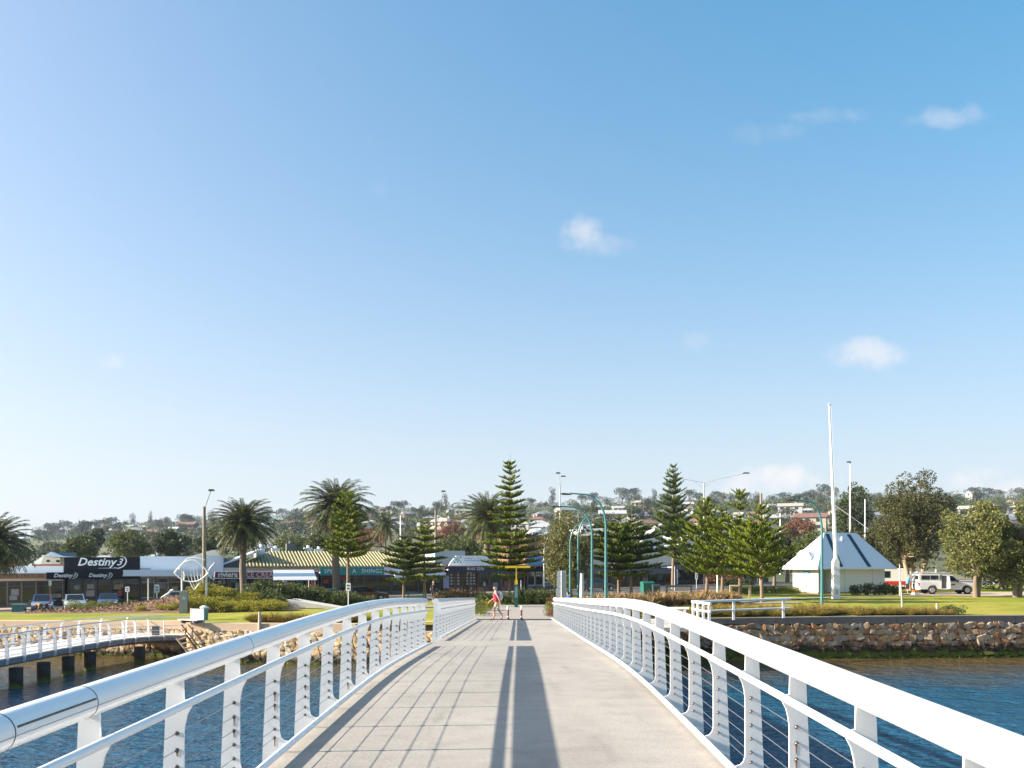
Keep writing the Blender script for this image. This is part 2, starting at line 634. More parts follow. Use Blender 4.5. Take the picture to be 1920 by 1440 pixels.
# ------------------------------------------------------------------ water
def water_mat():
    m = bpy.data.materials.new('harbour_water')
    m.use_nodes = True
    nt = m.node_tree
    b = nt.nodes['Principled BSDF']
    b.inputs['Roughness'].default_value = .08
    b.inputs['IOR'].default_value = 1.33
    tc = nt.nodes.new('ShaderNodeTexCoord')
    # brown reflection of the walls, painted into the water colour near them
    sp = nt.nodes.new('ShaderNodeSeparateXYZ')
    nt.links.new(tc.outputs['Object'], sp.inputs[0])
    nz = nt.nodes.new('ShaderNodeTexNoise')
    nz.inputs['Scale'].default_value = .35
    nt.links.new(tc.outputs['Object'], nz.inputs['Vector'])
    ad = nt.nodes.new('ShaderNodeMath')
    ad.operation = 'MULTIPLY_ADD'
    ad.inputs[1].default_value = 10
    nt.links.new(nz.outputs['Fac'], ad.inputs[0])
    nt.links.new(sp.outputs[1], ad.inputs[2])
    mr = nt.nodes.new('ShaderNodeMapRange')
    mr.interpolation_type = 'SMOOTHSTEP'
    mr.inputs['From Min'].default_value = 37
    mr.inputs['From Max'].default_value = 49
    nt.links.new(ad.outputs[0], mr.inputs[0])
    mx = nt.nodes.new('ShaderNodeMix')
    mx.data_type = 'RGBA'
    mx.inputs['A'].default_value = (.013, .080, .150, 1)
    mx.inputs['B'].default_value = (.10, .065, .027, 1)
    nt.links.new(mr.outputs[0], mx.inputs['Factor'])
    nt.links.new(mx.outputs['Result'], b.inputs['Base Color'])
    hs = None
    for sc, st, (sx, sy) in ((.9, 1.0, (.55, 1.0)), (2.6, .55, (.5, 1.0)), (7.0, .34, (.6, 1.0))):
        mp = nt.nodes.new('ShaderNodeMapping')
        mp.inputs['Scale'].default_value = (sx, sy, 1)
        mp.inputs['Rotation'].default_value = (0, 0, R(12 * sc))
        nt.links.new(tc.outputs['Object'], mp.inputs[0])
        n = nt.nodes.new('ShaderNodeTexNoise')
        n.inputs['Scale'].default_value = sc
        n.inputs['Detail'].default_value = 3
        n.inputs['Distortion'].default_value = .4
        nt.links.new(mp.outputs[0], n.inputs['Vector'])
        mu = nt.nodes.new('ShaderNodeMath')
        mu.operation = 'MULTIPLY'
        mu.inputs[1].default_value = st
        nt.links.new(n.outputs['Fac'], mu.inputs[0])
        if hs is None:
            hs = mu.outputs[0]
        else:
            a = nt.nodes.new('ShaderNodeMath')
            nt.links.new(hs, a.inputs[0])
            nt.links.new(mu.outputs[0], a.inputs[1])
            hs = a.outputs[0]
    bp = nt.nodes.new('ShaderNodeBump')
    bp.inputs['Strength'].default_value = 1.0
    bp.inputs['Distance'].default_value = .34
    nt.links.new(hs, bp.inputs['Height'])
    nt.links.new(bp.outputs[0], b.inputs['Normal'])
    return m
me = MB().add([(-900, -900, 0), (900, -900, 0), (900, 60, 0), (-900, 60, 0)], [(0, 1, 2, 3)]).mesh('water', water_mat())
tag(link('water', me), kind='structure')

# ------------------------------------------------------------------ footbridge
DK_D = [-12, -4, 0, 4, 7.3, 9.5, 12.2, 14.5, 17.7, 22.8, 27, 31.9, 37, 42, 44.2]
DK_Z = [-2.25, -1.98, -1.87, -1.79, -1.735, -1.71, -1.70, -1.745, -1.87, -2.085, -2.245, -2.43, -2.63, -2.83, -2.90]
_dk = None
def deck_z(D):
    """smooth arch through the surveyed heights"""
    global _dk
    if _dk is None:
        g = np.linspace(-12, 44.2, 563)
        z = np.interp(g, DK_D, DK_Z)
        k = np.ones(21) / 21
        for _ in range(2):
            zp = np.concatenate([z[0] + (np.arange(-10, 0)) * (z[1] - z[0]), z, z[-1] + np.arange(1, 11) * (z[-1] - z[-2])])
            z = np.convolve(zp, k, 'valid')
        _dk = (g, z)
    return EYE + float(np.interp(D, _dk[0], _dk[1]))
XL, XR = -2.10, 1.755           # bottom-rail lines
bridge = empty('footbridge', (0, 44.2, deck_z(44.2)), 0, 'long white-railed concrete footbridge the viewer stands on, arching down to the shore', 'footbridge')
BO = Vector(bridge.location)
def off(p):
    return (p[0] - BO.x, p[1] - BO.y, p[2] - BO.z)
ds = list(np.arange(-11.5, 44.3, .4)) + [44.2]
mb = MB()
prof = [(XL - .06, 0), (XR + .06, 0), (XR + .06, -.16), (XR - .35, -.5), (XL + .35, -.5), (XL - .06, -.16)]
vv = [off((p[0], d, deck_z(d) + p[1])) for d in ds for p in prof]
ff = [(i * 6 + k, i * 6 + (k + 1) % 6, (i + 1) * 6 + (k + 1) % 6, (i + 1) * 6 + k) for i in range(len(ds) - 1) for k in range(6)]
ff += [tuple(range(6)), tuple((len(ds) - 1) * 6 + k for k in range(5, -1, -1))]
mb.add(vv, ff)
mb.build('deck', M_deck, bridge)
for d in (-8.0, 8.0, 26.0):
    m2 = MB()
    m2.tube([off((-1.1, d, -2.5)), off((-1.1, d, deck_z(d) - .75))], .28, 14)
    m2.tube([off((.8, d, -2.5)), off((.8, d, deck_z(d) - .75))], .28, 14)
    m2.box(off((-.17, d, deck_z(d) - .66)), (3.2, .7, .3))
    m2.build('pier', M_conc, bridge)

PP = [(0, -.30), (0, .02), (-.085, .055), (-.085, .10), (-.035, .115), (-.012, .14), (0, .18), (0, .66), (-.008, .715), (-.022, .775), (-.052, .832),
      (-.052, .868), (0, .876), (.004, 1.01), (.112, 1.01), (.128, .62), (.158, -.05), (.165, -.30)]
def post_mesh(sgn, name):
    """flat tapered plate; local origin on the deck at the plate's inner edge"""
    return MB().prism([(p[0] * sgn, p[1]) for p in PP], 'y', -.008, .008).mesh(name, M_white)
POST = {1: post_mesh(1, 'post'), -1: post_mesh(-1, 'post')}
CABZ = [.655, .545, .435, .325, .215, .105 + .03]
def railing(label, sgn, d0, d1, posts, x_in, ends=(False, False)):
    """one run of railing: posts, three rails, six cables, their fittings"""
    xp = x_in + sgn * .085                  # inner edge of the post plates
    root = link('railing', None, bridge)
    root['label'] = label
    for d in posts:
        link('post', POST[sgn], root, off((xp, d, deck_z(d))))
    dd = list(np.arange(d0, d1, .5))
    if d1 - dd[-1] < .2:
        dd.pop()
    dd.append(d1)
    def run(x, h, r, n, name, m, a=None, b=None):
        q = [off((x, d, deck_z(d) + h)) for d in dd if (a is None or d >= a) and (b is None or d <= b)]
        return MB().tube(q, r, n).build(name, m, root, smooth=True)
    run(xp + sgn * .055, 1.07, .086, 28, 'top_rail', M_rail)
    run(x_in + sgn * .018, .868, .026, 12, 'mid_rail', M_rail)
    run(x_in - sgn * .012, .078, .032, 12, 'bottom_rail', M_rail)
    for h in CABZ:
        q = [off((xp + sgn * .045, d, deck_z(d) + h)) for d in dd]
        MB().tube(q, .0032, 4, cap=False).build('cable', M_steel, root)
    ft = MB()
    for d in posts:
        for h in CABZ:
            c = off((xp + sgn * .045, d, deck_z(d) + h))
            ft.tube([(c[0], c[1] - .030, c[2]), (c[0], c[1] - .022, c[2]), (c[0], c[1] - .009, c[2])], [.006, .013, .015], 8)
            ft.tube([(c[0], c[1] + .009, c[2]), (c[0], c[1] + .03, c[2])], [.015, .008], 6)
    tag(ft.build('cable_fittings', M_darksteel, root), kind='stuff')
    return root, xp
LP = [6.71 + 1.12 * k for k in range(-14, 13) if 6.71 + 1.12 * k < 20.6]
LP2 = [23.35 + 1.12 * k for k in range(0, 19)]
RP = [4.66 + 1.13 * k for k in range(-11, 36)]
rl, xpl = railing('white railing on the left, nearer stretch up to the gap', -1, -8.6, 20.55, LP, XL)
rl2, _ = railing('white railing on the left, farther stretch beyond the gap', -1, 23.25, 43.6, LP2, XL)
rr, xpr = railing('white railing along the right edge of the deck', 1, -8.2, 44.0, RP, XR)
# sleeve joint of the near left rail and thin weld seams
def ring(root, sgn, d, r=.0875, w=.006, m=None):
    x = (xpl if sgn < 0 else xpr) + sgn * .055
    sl_ = (deck_z(d + .05) - deck_z(d - .05)) / .1
    MB().tube([off((x, d - w / 2, deck_z(d) + 1.07 - sl_ * w / 2)), off((x, d + w / 2, deck_z(d) + 1.07 + sl_ * w / 2))], r, 28).build('weld_seam', m or M_darksteel, root, smooth=True)
for d in (3.66, 4.38):
    ring(rl, -1, d)
for d in (6.95, 12.3, 18.9):
    ring(rl, -1, d, w=.004)
for d in (8.2, 16.0, 24.0):
    ring(rr, 1, d, r=.0868, w=.003, m=M_white)
a, b = (off((xpl - .055 + .0835, d, deck_z(d) + 1.07 + .024)) for d in (3.68, 4.36))
MB().tube([a, b], .0055, 6).build('sleeve_slot', M_darksteel, rl)
a, b = (off((xpl - .055 + .0845, d, deck_z(d) + 1.07 - .014)) for d in (-8, 20.4))
q = [off((xpl - .055 + .0845, d, deck_z(d) + 1.07 - .014)) for d in np.arange(-8, 20.4, .5)]
MB().tube(q, .0025, 4).build('rail_seam', M_steel, rl)
# rust weeping from some cable fittings
for (root, sgn, d, hi, ln) in ((rl, -1, LP[14], 1, .05), (rl, -1, LP[14], 2, .03), (rl, -1, LP[15], 1, .05), (rl, -1, LP[15], 2, .03), (rl, -1, LP[15], 5, .05), (rl, -1, LP[16], 2, .02),
                               (rl, -1, LP[18], 5, .05), (rr, 1, RP[12], 1, .05), (rr, 1, RP[12], 2, .04), (rr, 1, RP[11], 1, .02), (rr, 1, RP[10], 0, .02), (rr, 1, RP[11], 3, .03), (rl, -1, LP[13], 1, .02), (rl, -1, LP[17], 3, .015)):
    x = (xpl if sgn < 0 else xpr) + sgn * .045
    z = deck_z(d) + CABZ[hi] + .012
    w = .014
    MB().prism([off((x + a_ * w, 0, z + b_))[0::2] for (a_, b_) in ((-.6, 0), (.6, 0), (.8, -.018), (.45, -.035), (.3, -.03 - ln), (-.15, -.03 - ln * 1.2), (-.3, -.035), (-.9, -.02))],
               'y', d - .0098 - BO.y, d - .0082 - BO.y).build('rust_stain', M_rust, root)
# heavy end tube where the far left stretch begins, kerb strips under the bottom rails
for sgn, x, a, b in ((-1, XL, -11, 20.5), (-1, XL, 23.2, 44), (1, XR, -11, 44)):
    pass
# ------------------------------------------------------------------ stone retaining walls
def stone_mat(name, cols, algae=.5):
    m = bpy.data.materials.new(name)
    m.use_nodes = True
    nt = m.node_tree
    b = nt.nodes['Principled BSDF']
    b.inputs['Roughness'].default_value = .9
    b.inputs['Specular IOR Level'].default_value = .2
    oi = nt.nodes.new('ShaderNodeObjectInfo')
    g = nt.nodes.new('ShaderNodeNewGeometry')
    ad = nt.nodes.new('ShaderNodeMath')
    ad.operation = 'ADD'
    nt.links.new(oi.outputs['Random'], ad.inputs[0])
    nt.links.new(g.outputs['Random Per Island'], ad.inputs[1])
    fr = nt.nodes.new('ShaderNodeMath')
    fr.operation = 'FRACT'
    nt.links.new(ad.outputs[0], fr.inputs[0])
    r = nt.nodes.new('ShaderNodeValToRGB')
    r.color_ramp.interpolation = 'CONSTANT'
    e = r.color_ramp.elements
    while len(e) < len(cols):
        e.new(.5)
    for i, (el, c) in enumerate(zip(e, cols)):
        el.position = i / len(cols)
        el.color = (*c, 1)
    nt.links.new(fr.outputs[0], r.inputs[0])
    nz = nt.nodes.new('ShaderNodeTexNoise')
    nz.inputs['Scale'].default_value = 9
    nz.inputs['Detail'].default_value = 6
    nt.links.new(g.outputs['Position'], nz.inputs['Vector'])
    mr = nt.nodes.new('ShaderNodeMapRange')
    mr.inputs['From Min'].default_value = .3
    mr.inputs['From Max'].default_value = .7
    mr.inputs['To Min'].default_value = .6
    mr.inputs['To Max'].default_value = 1.2
    nt.links.new(nz.outputs['Fac'], mr.inputs[0])
    mu = nt.nodes.new('ShaderNodeMix')
    mu.data_type = 'RGBA'
    mu.blend_type = 'MULTIPLY'
    mu.inputs['Factor'].default_value = 1
    nt.links.new(r.outputs[0], mu.inputs['A'])
    nt.links.new(mr.outputs[0], mu.inputs['B'])
    # weed and tide stain just above the water line
    sp = nt.nodes.new('ShaderNodeSeparateXYZ')
    nt.links.new(g.outputs['Position'], sp.inputs[0])
    n3 = nt.nodes.new('ShaderNodeTexNoise')
    n3.inputs['Scale'].default_value = 1.6
    n3.inputs['Detail'].default_value = 5
    nt.links.new(g.outputs['Position'], n3.inputs['Vector'])
    ma = nt.nodes.new('ShaderNodeMath')
    ma.operation = 'MULTIPLY_ADD'
    ma.inputs[1].default_value = -1.0
    nt.links.new(n3.outputs['Fac'], ma.inputs[0])
    nt.links.new(sp.outputs[2], ma.inputs[2])
    def band(hi, lo):
        q = nt.nodes.new('ShaderNodeMapRange')
        q.inputs['From Min'].default_value = hi
        q.inputs['From Max'].default_value = lo
        nt.links.new(ma.outputs[0], q.inputs[0])
        return q.outputs[0]
    m1 = nt.nodes.new('ShaderNodeMix')
    m1.data_type = 'RGBA'
    nt.links.new(band(algae - .15, algae - .45), m1.inputs['Factor'])
    nt.links.new(mu.outputs['Result'], m1.inputs['A'])
    m1.inputs['B'].default_value = (.045, .034, .024, 1)
    m2 = nt.nodes.new('ShaderNodeMix')
    m2.data_type = 'RGBA'
    nt.links.new(band(algae - .5, algae - .75), m2.inputs['Factor'])
    nt.links.new(m1.outputs['Result'], m2.inputs['A'])
    m2.inputs['B'].default_value = (.085, .11, .018, 1)
    nt.links.new(m2.outputs['Result'], b.inputs['Base Color'])
    bp = nt.nodes.new('ShaderNodeBump')
    bp.inputs['Strength'].default_value = .6
    bp.inputs['Distance'].default_value = .04
    nt.links.new(nz.outputs['Fac'], bp.inputs['Height'])
    nt.links.new(bp.outputs[0], b.inputs['Normal'])
    return m
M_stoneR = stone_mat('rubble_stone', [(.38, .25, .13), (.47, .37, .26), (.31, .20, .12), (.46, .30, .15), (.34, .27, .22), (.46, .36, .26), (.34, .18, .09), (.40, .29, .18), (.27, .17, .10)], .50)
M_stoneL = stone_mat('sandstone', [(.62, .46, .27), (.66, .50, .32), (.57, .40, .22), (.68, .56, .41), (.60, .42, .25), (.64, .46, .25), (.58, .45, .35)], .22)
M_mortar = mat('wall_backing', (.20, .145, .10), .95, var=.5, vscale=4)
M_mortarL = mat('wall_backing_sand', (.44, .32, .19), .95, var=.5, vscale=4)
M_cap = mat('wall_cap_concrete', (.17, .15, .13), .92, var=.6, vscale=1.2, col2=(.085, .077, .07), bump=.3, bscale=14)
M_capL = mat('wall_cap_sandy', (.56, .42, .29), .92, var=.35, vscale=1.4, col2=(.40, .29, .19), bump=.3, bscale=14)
import bmesh as _b
def stone_shape(seed, name, m):
    r = random.Random(seed)
    bm = _b.new()
    _b.ops.create_icosphere(bm, subdivisions=1, radius=.5)
    for v in bm.verts:
        v.co.x = math.copysign(min(abs(v.co.x) * 1.5, .5), v.co.x)
        v.co.z = math.copysign(min(abs(v.co.z) * 1.5, .5), v.co.z)
        v.co.y = math.copysign(min(abs(v.co.y) * 1.4, .42), v.co.y)
        v.co += Vector((r.uniform(-.1, .1), r.uniform(-.09, .09), r.uniform(-.1, .1)))
    me_ = bpy.data.meshes.new(name)
    bm.to_mesh(me_)
    bm.free()
    me_.materials.append(m)
    return me_
STR = [stone_shape(i, 'stone', M_stoneR) for i in range(9)]
STL = [stone_shape(40 + i, 'stone', M_stoneL) for i in range(9)]
def stone_wall(root, p0, p1, z0, z1, sw, sh, shapes, seed, single=True, slant=0.0, depth=.34):
    """courses of separate uneven stones from p0 to p1 (x, y), facing the camera side"""
    r = random.Random(seed)
    a, b = Vector((p0[0], p0[1])), Vector((p1[0], p1[1]))
    L = (b - a).length
    d = (b - a) / L
    ang = math.atan2(d.y, d.x)
    rl_ = Vector(root.location)
    z, row = z0, 0
    bulk = MB()
    while z < z1 - .05:
        h = min(sh * r.uniform(.8, 1.25), z1 - z)
        x = -r.uniform(0, sw)
        while x < L:
            w = sw * r.uniform(.55, 1.5)
            hh = h * r.uniform(.9, 1.25)
            if 0 < x + w / 2 < L:
                c = a + d * (x + w / 2)
                loc = Vector((c.x, c.y, z + h / 2 + r.uniform(-.05, .05))) - rl_
                sc = (w * 1.16, depth * r.uniform(.75, 1.25), hh * 1.2)
                rot = (r.uniform(-.2, .2), r.uniform(-.5, .5) + slant, ang + r.uniform(-.12, .12))
                me_ = r.choice(shapes)
                if single:
                    o = link('stone', me_, root, loc)
                    o.rotation_euler = rot
                    o.scale = sc
                else:
                    M4 = Matrix.LocRotScale(loc, Vector(rot).to_tuple() and __import__('mathutils').Euler(rot), Vector(sc))
                    bulk.add([M4 @ v.co for v in me_.vertices], [tuple(f.vertices) for f in me_.polygons])
            x += w
        z += h
        row += 1
    if not single:
        tag(link('stones', bulk.mesh('stones', shapes[0].materials[0]), root), kind='stuff')

# right-hand wall
wr = empty('stone_wall', (20, 45.2, 0), 0, 'brown rubble stone sea wall under a dark concrete edge beam, right of the bridge', 'stone wall')
def lw(o, p):
    return (p[0] - o.location.x, p[1] - o.location.y, p[2] - o.location.z)
mb = MB()
pr = [(2.2, wall_front(2.2)), (34, wall_front(34)), (70, wall_front(70))]
for (p, q) in zip(pr[:-1], pr[1:]):
    mb.add([lw(wr, (p[0], p[1] + .02, -2)), lw(wr, (q[0], q[1] + .02, -2)), lw(wr, (q[0], q[1] + .02, 1.95)), lw(wr, (p[0], p[1] + .02, 1.95))], [(0, 1, 2, 3)])
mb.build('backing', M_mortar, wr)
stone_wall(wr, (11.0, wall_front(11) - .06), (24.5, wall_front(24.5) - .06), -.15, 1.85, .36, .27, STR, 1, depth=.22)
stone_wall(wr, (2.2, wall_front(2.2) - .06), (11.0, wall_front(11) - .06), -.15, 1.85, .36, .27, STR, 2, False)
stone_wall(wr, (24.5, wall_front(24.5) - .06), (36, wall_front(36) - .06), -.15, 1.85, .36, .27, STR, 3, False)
def beam(root, pts, z0, z1, w0, w1, m, name='edge_beam'):
    """concrete beam along pts in plan, from w0 in front to w1 behind the line"""
    n = len(pts)
    v, f = [], []
    for i, p in enumerate(pts):
        q0, q1 = pts[max(0, i - 1)], pts[min(n - 1, i + 1)]
        t = (Vector(q1) - Vector(q0)).normalized()
        nn = Vector((t.y, -t.x))
        a_, b_ = Vector(p) + nn * w0, Vector(p) - nn * w1
        for (c, z) in ((a_, z0), (a_, z1), (b_, z1), (b_, z0)):
            zz = z(p) if callable(z) else z
            v.append(lw(root, (c.x, c.y, zz)))
    for i in range(n - 1):
        for k in range(4):
            f.append((i * 4 + k, i * 4 + (k + 1) % 4, i * 4 + 4 + (k + 1) % 4, i * 4 + 4 + k))
    f += [(0, 1, 2, 3), tuple(4 * n - 4 + k for k in range(4))]
    return MB().add(v, f).build(name, m, root)
rpts = [(x, wall_front(x)) for x in (2.2, 6, 10, 14, 18, 22, 26, 30, 34, 50, 70)]
zc = lambda p: plateau(p[0]) + .03
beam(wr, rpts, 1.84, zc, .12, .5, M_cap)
for x in (7.0, 13.5, 20.0, 26.5, 33):
    MB().b2(x - .01, x + .01, wall_front(x) - .1215, wall_front(x) - .1195, 1.845, 2.2).build('beam_joint', M_dark, wr, loc=tuple(-c for c in wr.location))

# left-hand walls: one stretch set back, one beside the bridge
wf = wall_front
wl = empty('stone_wall', (-25, 47, 0), 0, 'sunlit sandstone sea wall behind the curved walkway, at the far left', 'stone wall')
wl2 = empty('stone_wall', (-9.5, 42, 0), 0, 'sandstone sea wall between the curved walkway and the footbridge', 'stone wall')
def backing(root, segs, top):
    mb_ = MB()
    for (p, q) in segs:
        mb_.add([lw(root, (p[0], p[1] + .03, -2)), lw(root, (q[0], q[1] + .03, -2)), lw(root, (q[0], q[1] + .03, top)), lw(root, (p[0], p[1] + .03, top))], [(0, 1, 2, 3)])
    mb_.build('backing', M_mortarL, root)
backing(wl, (((-60, wf(-60)), (-17.4, wf(-17.4))), ((-17.4, wf(-17.4)), (-16.6, wf(-16.6)))), 1.6)
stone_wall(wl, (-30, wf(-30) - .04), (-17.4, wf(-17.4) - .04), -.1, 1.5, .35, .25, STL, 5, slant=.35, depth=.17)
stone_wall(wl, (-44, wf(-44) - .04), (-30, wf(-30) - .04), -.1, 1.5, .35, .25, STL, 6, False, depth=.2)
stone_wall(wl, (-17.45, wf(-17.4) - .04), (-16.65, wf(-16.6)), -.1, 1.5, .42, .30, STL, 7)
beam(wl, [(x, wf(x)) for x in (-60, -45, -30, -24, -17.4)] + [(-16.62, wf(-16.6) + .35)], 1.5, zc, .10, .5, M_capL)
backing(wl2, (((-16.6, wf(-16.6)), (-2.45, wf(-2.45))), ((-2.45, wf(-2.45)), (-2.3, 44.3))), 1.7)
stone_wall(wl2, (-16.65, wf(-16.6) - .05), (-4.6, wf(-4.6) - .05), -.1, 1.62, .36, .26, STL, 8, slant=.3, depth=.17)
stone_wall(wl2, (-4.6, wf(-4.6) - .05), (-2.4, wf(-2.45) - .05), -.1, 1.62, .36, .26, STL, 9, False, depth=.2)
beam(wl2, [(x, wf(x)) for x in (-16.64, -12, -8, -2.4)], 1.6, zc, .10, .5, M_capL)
# abutment block under the landing
MB().b2(-2.42, 2.18, 44.02, 46, -2, 1.72).build('abutment', M_conc, bridge, loc=tuple(-c for c in BO))

# ------------------------------------------------------------------ landing, paths, road
def strip(name, pts, w, z, m, n=1):
    """ribbon over the terrain: pts in plan, half width w"""
    P = []
    for i in range(len(pts) - 1):
        a_, b_ = Vector(pts[i]), Vector(pts[i + 1])
        k = max(1, int((b_ - a_).length / 1.5))
        P += [a_.lerp(b_, j / k) for j in range(k)]
    P.append(Vector(pts[-1]))
    rows_ = []
    for i, p in enumerate(P):
        t = (P[min(i + 1, len(P) - 1)] - P[max(0, i - 1)]).normalized()
        nn = Vector((t.y, -t.x))
        K = max(2, int(w / .9))
        rows_.append([tuple(p + nn * (w * (2 * j / K - 1))) for j in range(K + 1)])
    return tag(sheet(name, rows_, z, m), kind='structure')
M_asph = mat('asphalt', (.055, .054, .055), .9, var=.4, vscale=.8, col2=(.085, .08, .078), bump=.3, bscale=40)
M_paver = mat('pink_pavers', (.40, .27, .21), .9, var=.4, vscale=2.0, col2=(.32, .24, .20), bump=.2, bscale=20)
M_kerb = mat('kerb_concrete', (.42, .40, .37), .9, var=.3, vscale=2)
ls = [[(x, y) for x in np.linspace(-2.44, 2.1, 8)] for y in np.linspace(44.15, 58, 22)]
tag(sheet('landing_path', ls, lambda X, D: G(X, D) * sstep(44, 47, D) + deck_z(44.2) * (1 - sstep(44, 47, D)) + .045, M_path), kind='structure')
strip('cross_path', [(-30, 57.2), (-14, 58.2), (0, 59.2), (14, 60), (20, 61)], .9, .05, M_path)
strip('kiosk_path', [(14, 60.5), (22, 67), (27, 71), (36, 73.2)], .45, .055, M_path)
# road along the shops, with footpath and kerb
strip('road', [on_street(s, 11.0) for s in np.arange(-60, 190, 6)], 5.6, .04, M_asph)
strip('footpath', [on_street(s, 2.4) for s in np.arange(-60, 190, 6)], 2.6, .15, M_paver)
strip('lawn_side_path', [on_street(s, 17.4) for s in np.arange(28, 150, 6)], .85, .07, M_paver)
kerb_root = [on_street(s, 5.1) for s in np.arange(-60, 190, 3)]
kv, kf = [], []
for i, p in enumerate(kerb_root):
    z = G(*p)
    n_ = Vector((SI, -CO))
    for (a_, zz) in ((-.12, -.1), (-.12, .165), (.10, .165), (.12, -.1)):
        kv.append((p[0] + n_.x * a_, p[1] + n_.y * a_, z + zz))
for i in range(len(kerb_root) - 1):
    kf += [(i * 4 + k, i * 4 + k + 1, i * 4 + 5 + k, i * 4 + 4 + k) for k in range(3)]
tag(MB().add(kv, kf).build('kerb', M_kerb), kind='structure')
M_line = mat('road_paint', (.75, .74, .70), .7, var=.3, vscale=5)
mk = MB()
for s in np.arange(-30, 110, 2.7):
    p, q = on_street(s, 5.9), on_street(s, 10.2)
    d_ = (Vector(q) - Vector(p)).normalized()
    n_ = Vector((d_.y, -d_.x)) * .05
    mk.add([(p[0] - n_.x, p[1] - n_.y, G(*p) + .052), (p[0] + n_.x, p[1] + n_.y, G(*p) + .052), (q[0] + n_.x, q[1] + n_.y, G(*q) + .052), (q[0] - n_.x, q[1] - n_.y, G(*q) + .052)], [(0, 1, 2, 3)])
tag(mk.build('parking_lines', M_line), kind='structure')
# gravel car park where the utility truck stands
M_gravel = mat('pale_gravel', (.46, .36, .27), .95, var=.4, vscale=1.5, col2=(.36, .29, .23), bump=.5, bscale=30)
cp = [(31.0, 74.6), (60, 72.5), (110, 74)]
gr = [[(x, y0 + (y1 - y0) * k / 8) for k in range(9)] for (x, y0, y1) in ((34.5, 75.2, 77.5), (36.5, 73.6, 79), (39, 72.6, 80), (43, 71.8, 81), (48, 71, 82), (56, 70.6, 84), (70, 70, 88), (110, 70, 96))]
tag(sheet('gravel_yard', gr, .05, M_gravel), kind='structure')

# ------------------------------------------------------------------ curved walkway on piles, far left
M_wsteel = mat('walkway_steel', (.62, .63, .66), .4, var=.2, vscale=2, col2=(.5, .5, .52))
M_wdeck = mat('walkway_deck', (.60, .58, .55), .8, var=.3, vscale=3, col2=(.46, .44, .42))
M_girder = mat('walkway_girder', (.20, .215, .25), .6, var=.4, vscale=1.5, col2=(.14, .14, .15))
M_pile = stone_mat('tarred_pile', [(.055, .05, .05), (.06, .055, .052)], .2)
WK = [(-21.4, 22), (-21.5, 27), (-21.5, 31), (-21.45, 34), (-21.4, 37), (-21.3, 39.5), (-21.1, 41.7), (-20.7, 43.5), (-20.0, 44.7), (-19.0, 45.5), (-17.7, 46.0)]
WZ = 1.27
def wk_at(t):
    """point and right-hand normal at fraction t"""
    q = [Vector(p) for p in WK]
    Ls = [0]
    for a_, b_ in zip(q[:-1], q[1:]):
        Ls.append(Ls[-1] + (b_ - a_).length)
    s = t * Ls[-1]
    x = np.interp(s, Ls, [p.x for p in q])
    y = np.interp(s, Ls, [p.y for p in q])
    e = .6
    x2, y2 = np.interp(min(s + e, Ls[-1]), Ls, [p.x for p in q]), np.interp(min(s + e, Ls[-1]), Ls, [p.y for p in q])
    x1, y1 = np.interp(max(s - e, 0), Ls, [p.x for p in q]), np.interp(max(s - e, 0), Ls, [p.y for p in q])
    tt = Vector((x2 - x1, y2 - y1)).normalized()
    return Vector((x, y)), Vector((tt.y, -tt.x)), Ls[-1]
LWK = wk_at(0)[2]
wkr = empty('curved_walkway', (-18, 45.8, WZ), 0, 'curved pedestrian walkway with white posts on dark round piles, at the far left', 'walkway')
def wz(p, z):
    return lw(wkr, (p.x, p.y, z))
N = 60
HW = 1.25
vv, ff, gv, gf = [], [], [], []
for i in range(N + 1):
    c, n_, _ = wk_at(i / N)
    for (a_, z) in ((-HW, WZ - .06), (-HW, WZ), (HW, WZ), (HW, WZ - .06)):
        vv.append(wz(c + n_ * a_, z))
    for (a_, z) in ((-HW - .02, WZ - .07), (HW + .02, WZ - .07), (HW + .0, WZ - .26), (HW - .5, WZ - .42), (-HW + .5, WZ - .42), (-HW, WZ - .26)):
        gv.append(wz(c + n_ * a_, z))
for i in range(N):
    ff += [(i * 4 + k, i * 4 + (k + 1) % 4, i * 4 + 4 + (k + 1) % 4, i * 4 + 4 + k) for k in range(4)]
    gf += [(i * 6 + k, i * 6 + (k + 1) % 6, i * 6 + 6 + (k + 1) % 6, i * 6 + 6 + k) for k in range(6)]
MB().add(vv, ff).build('deck', M_wdeck, wkr)
MB().add(gv, gf).build('girder', M_girder, wkr)
for (px, py) in ((30, 1290), (82, 1278), (128, 1265), (169, 1255), (262, 1243)):
    D = F * EYE / (py - YH)
    X = PX(px, D)
    MB().tube([lw(wkr, (X, D, -2.5)), lw(wkr, (X, D, WZ - .45))], .26, 20).build('pile', M_pile, wkr, smooth=True)
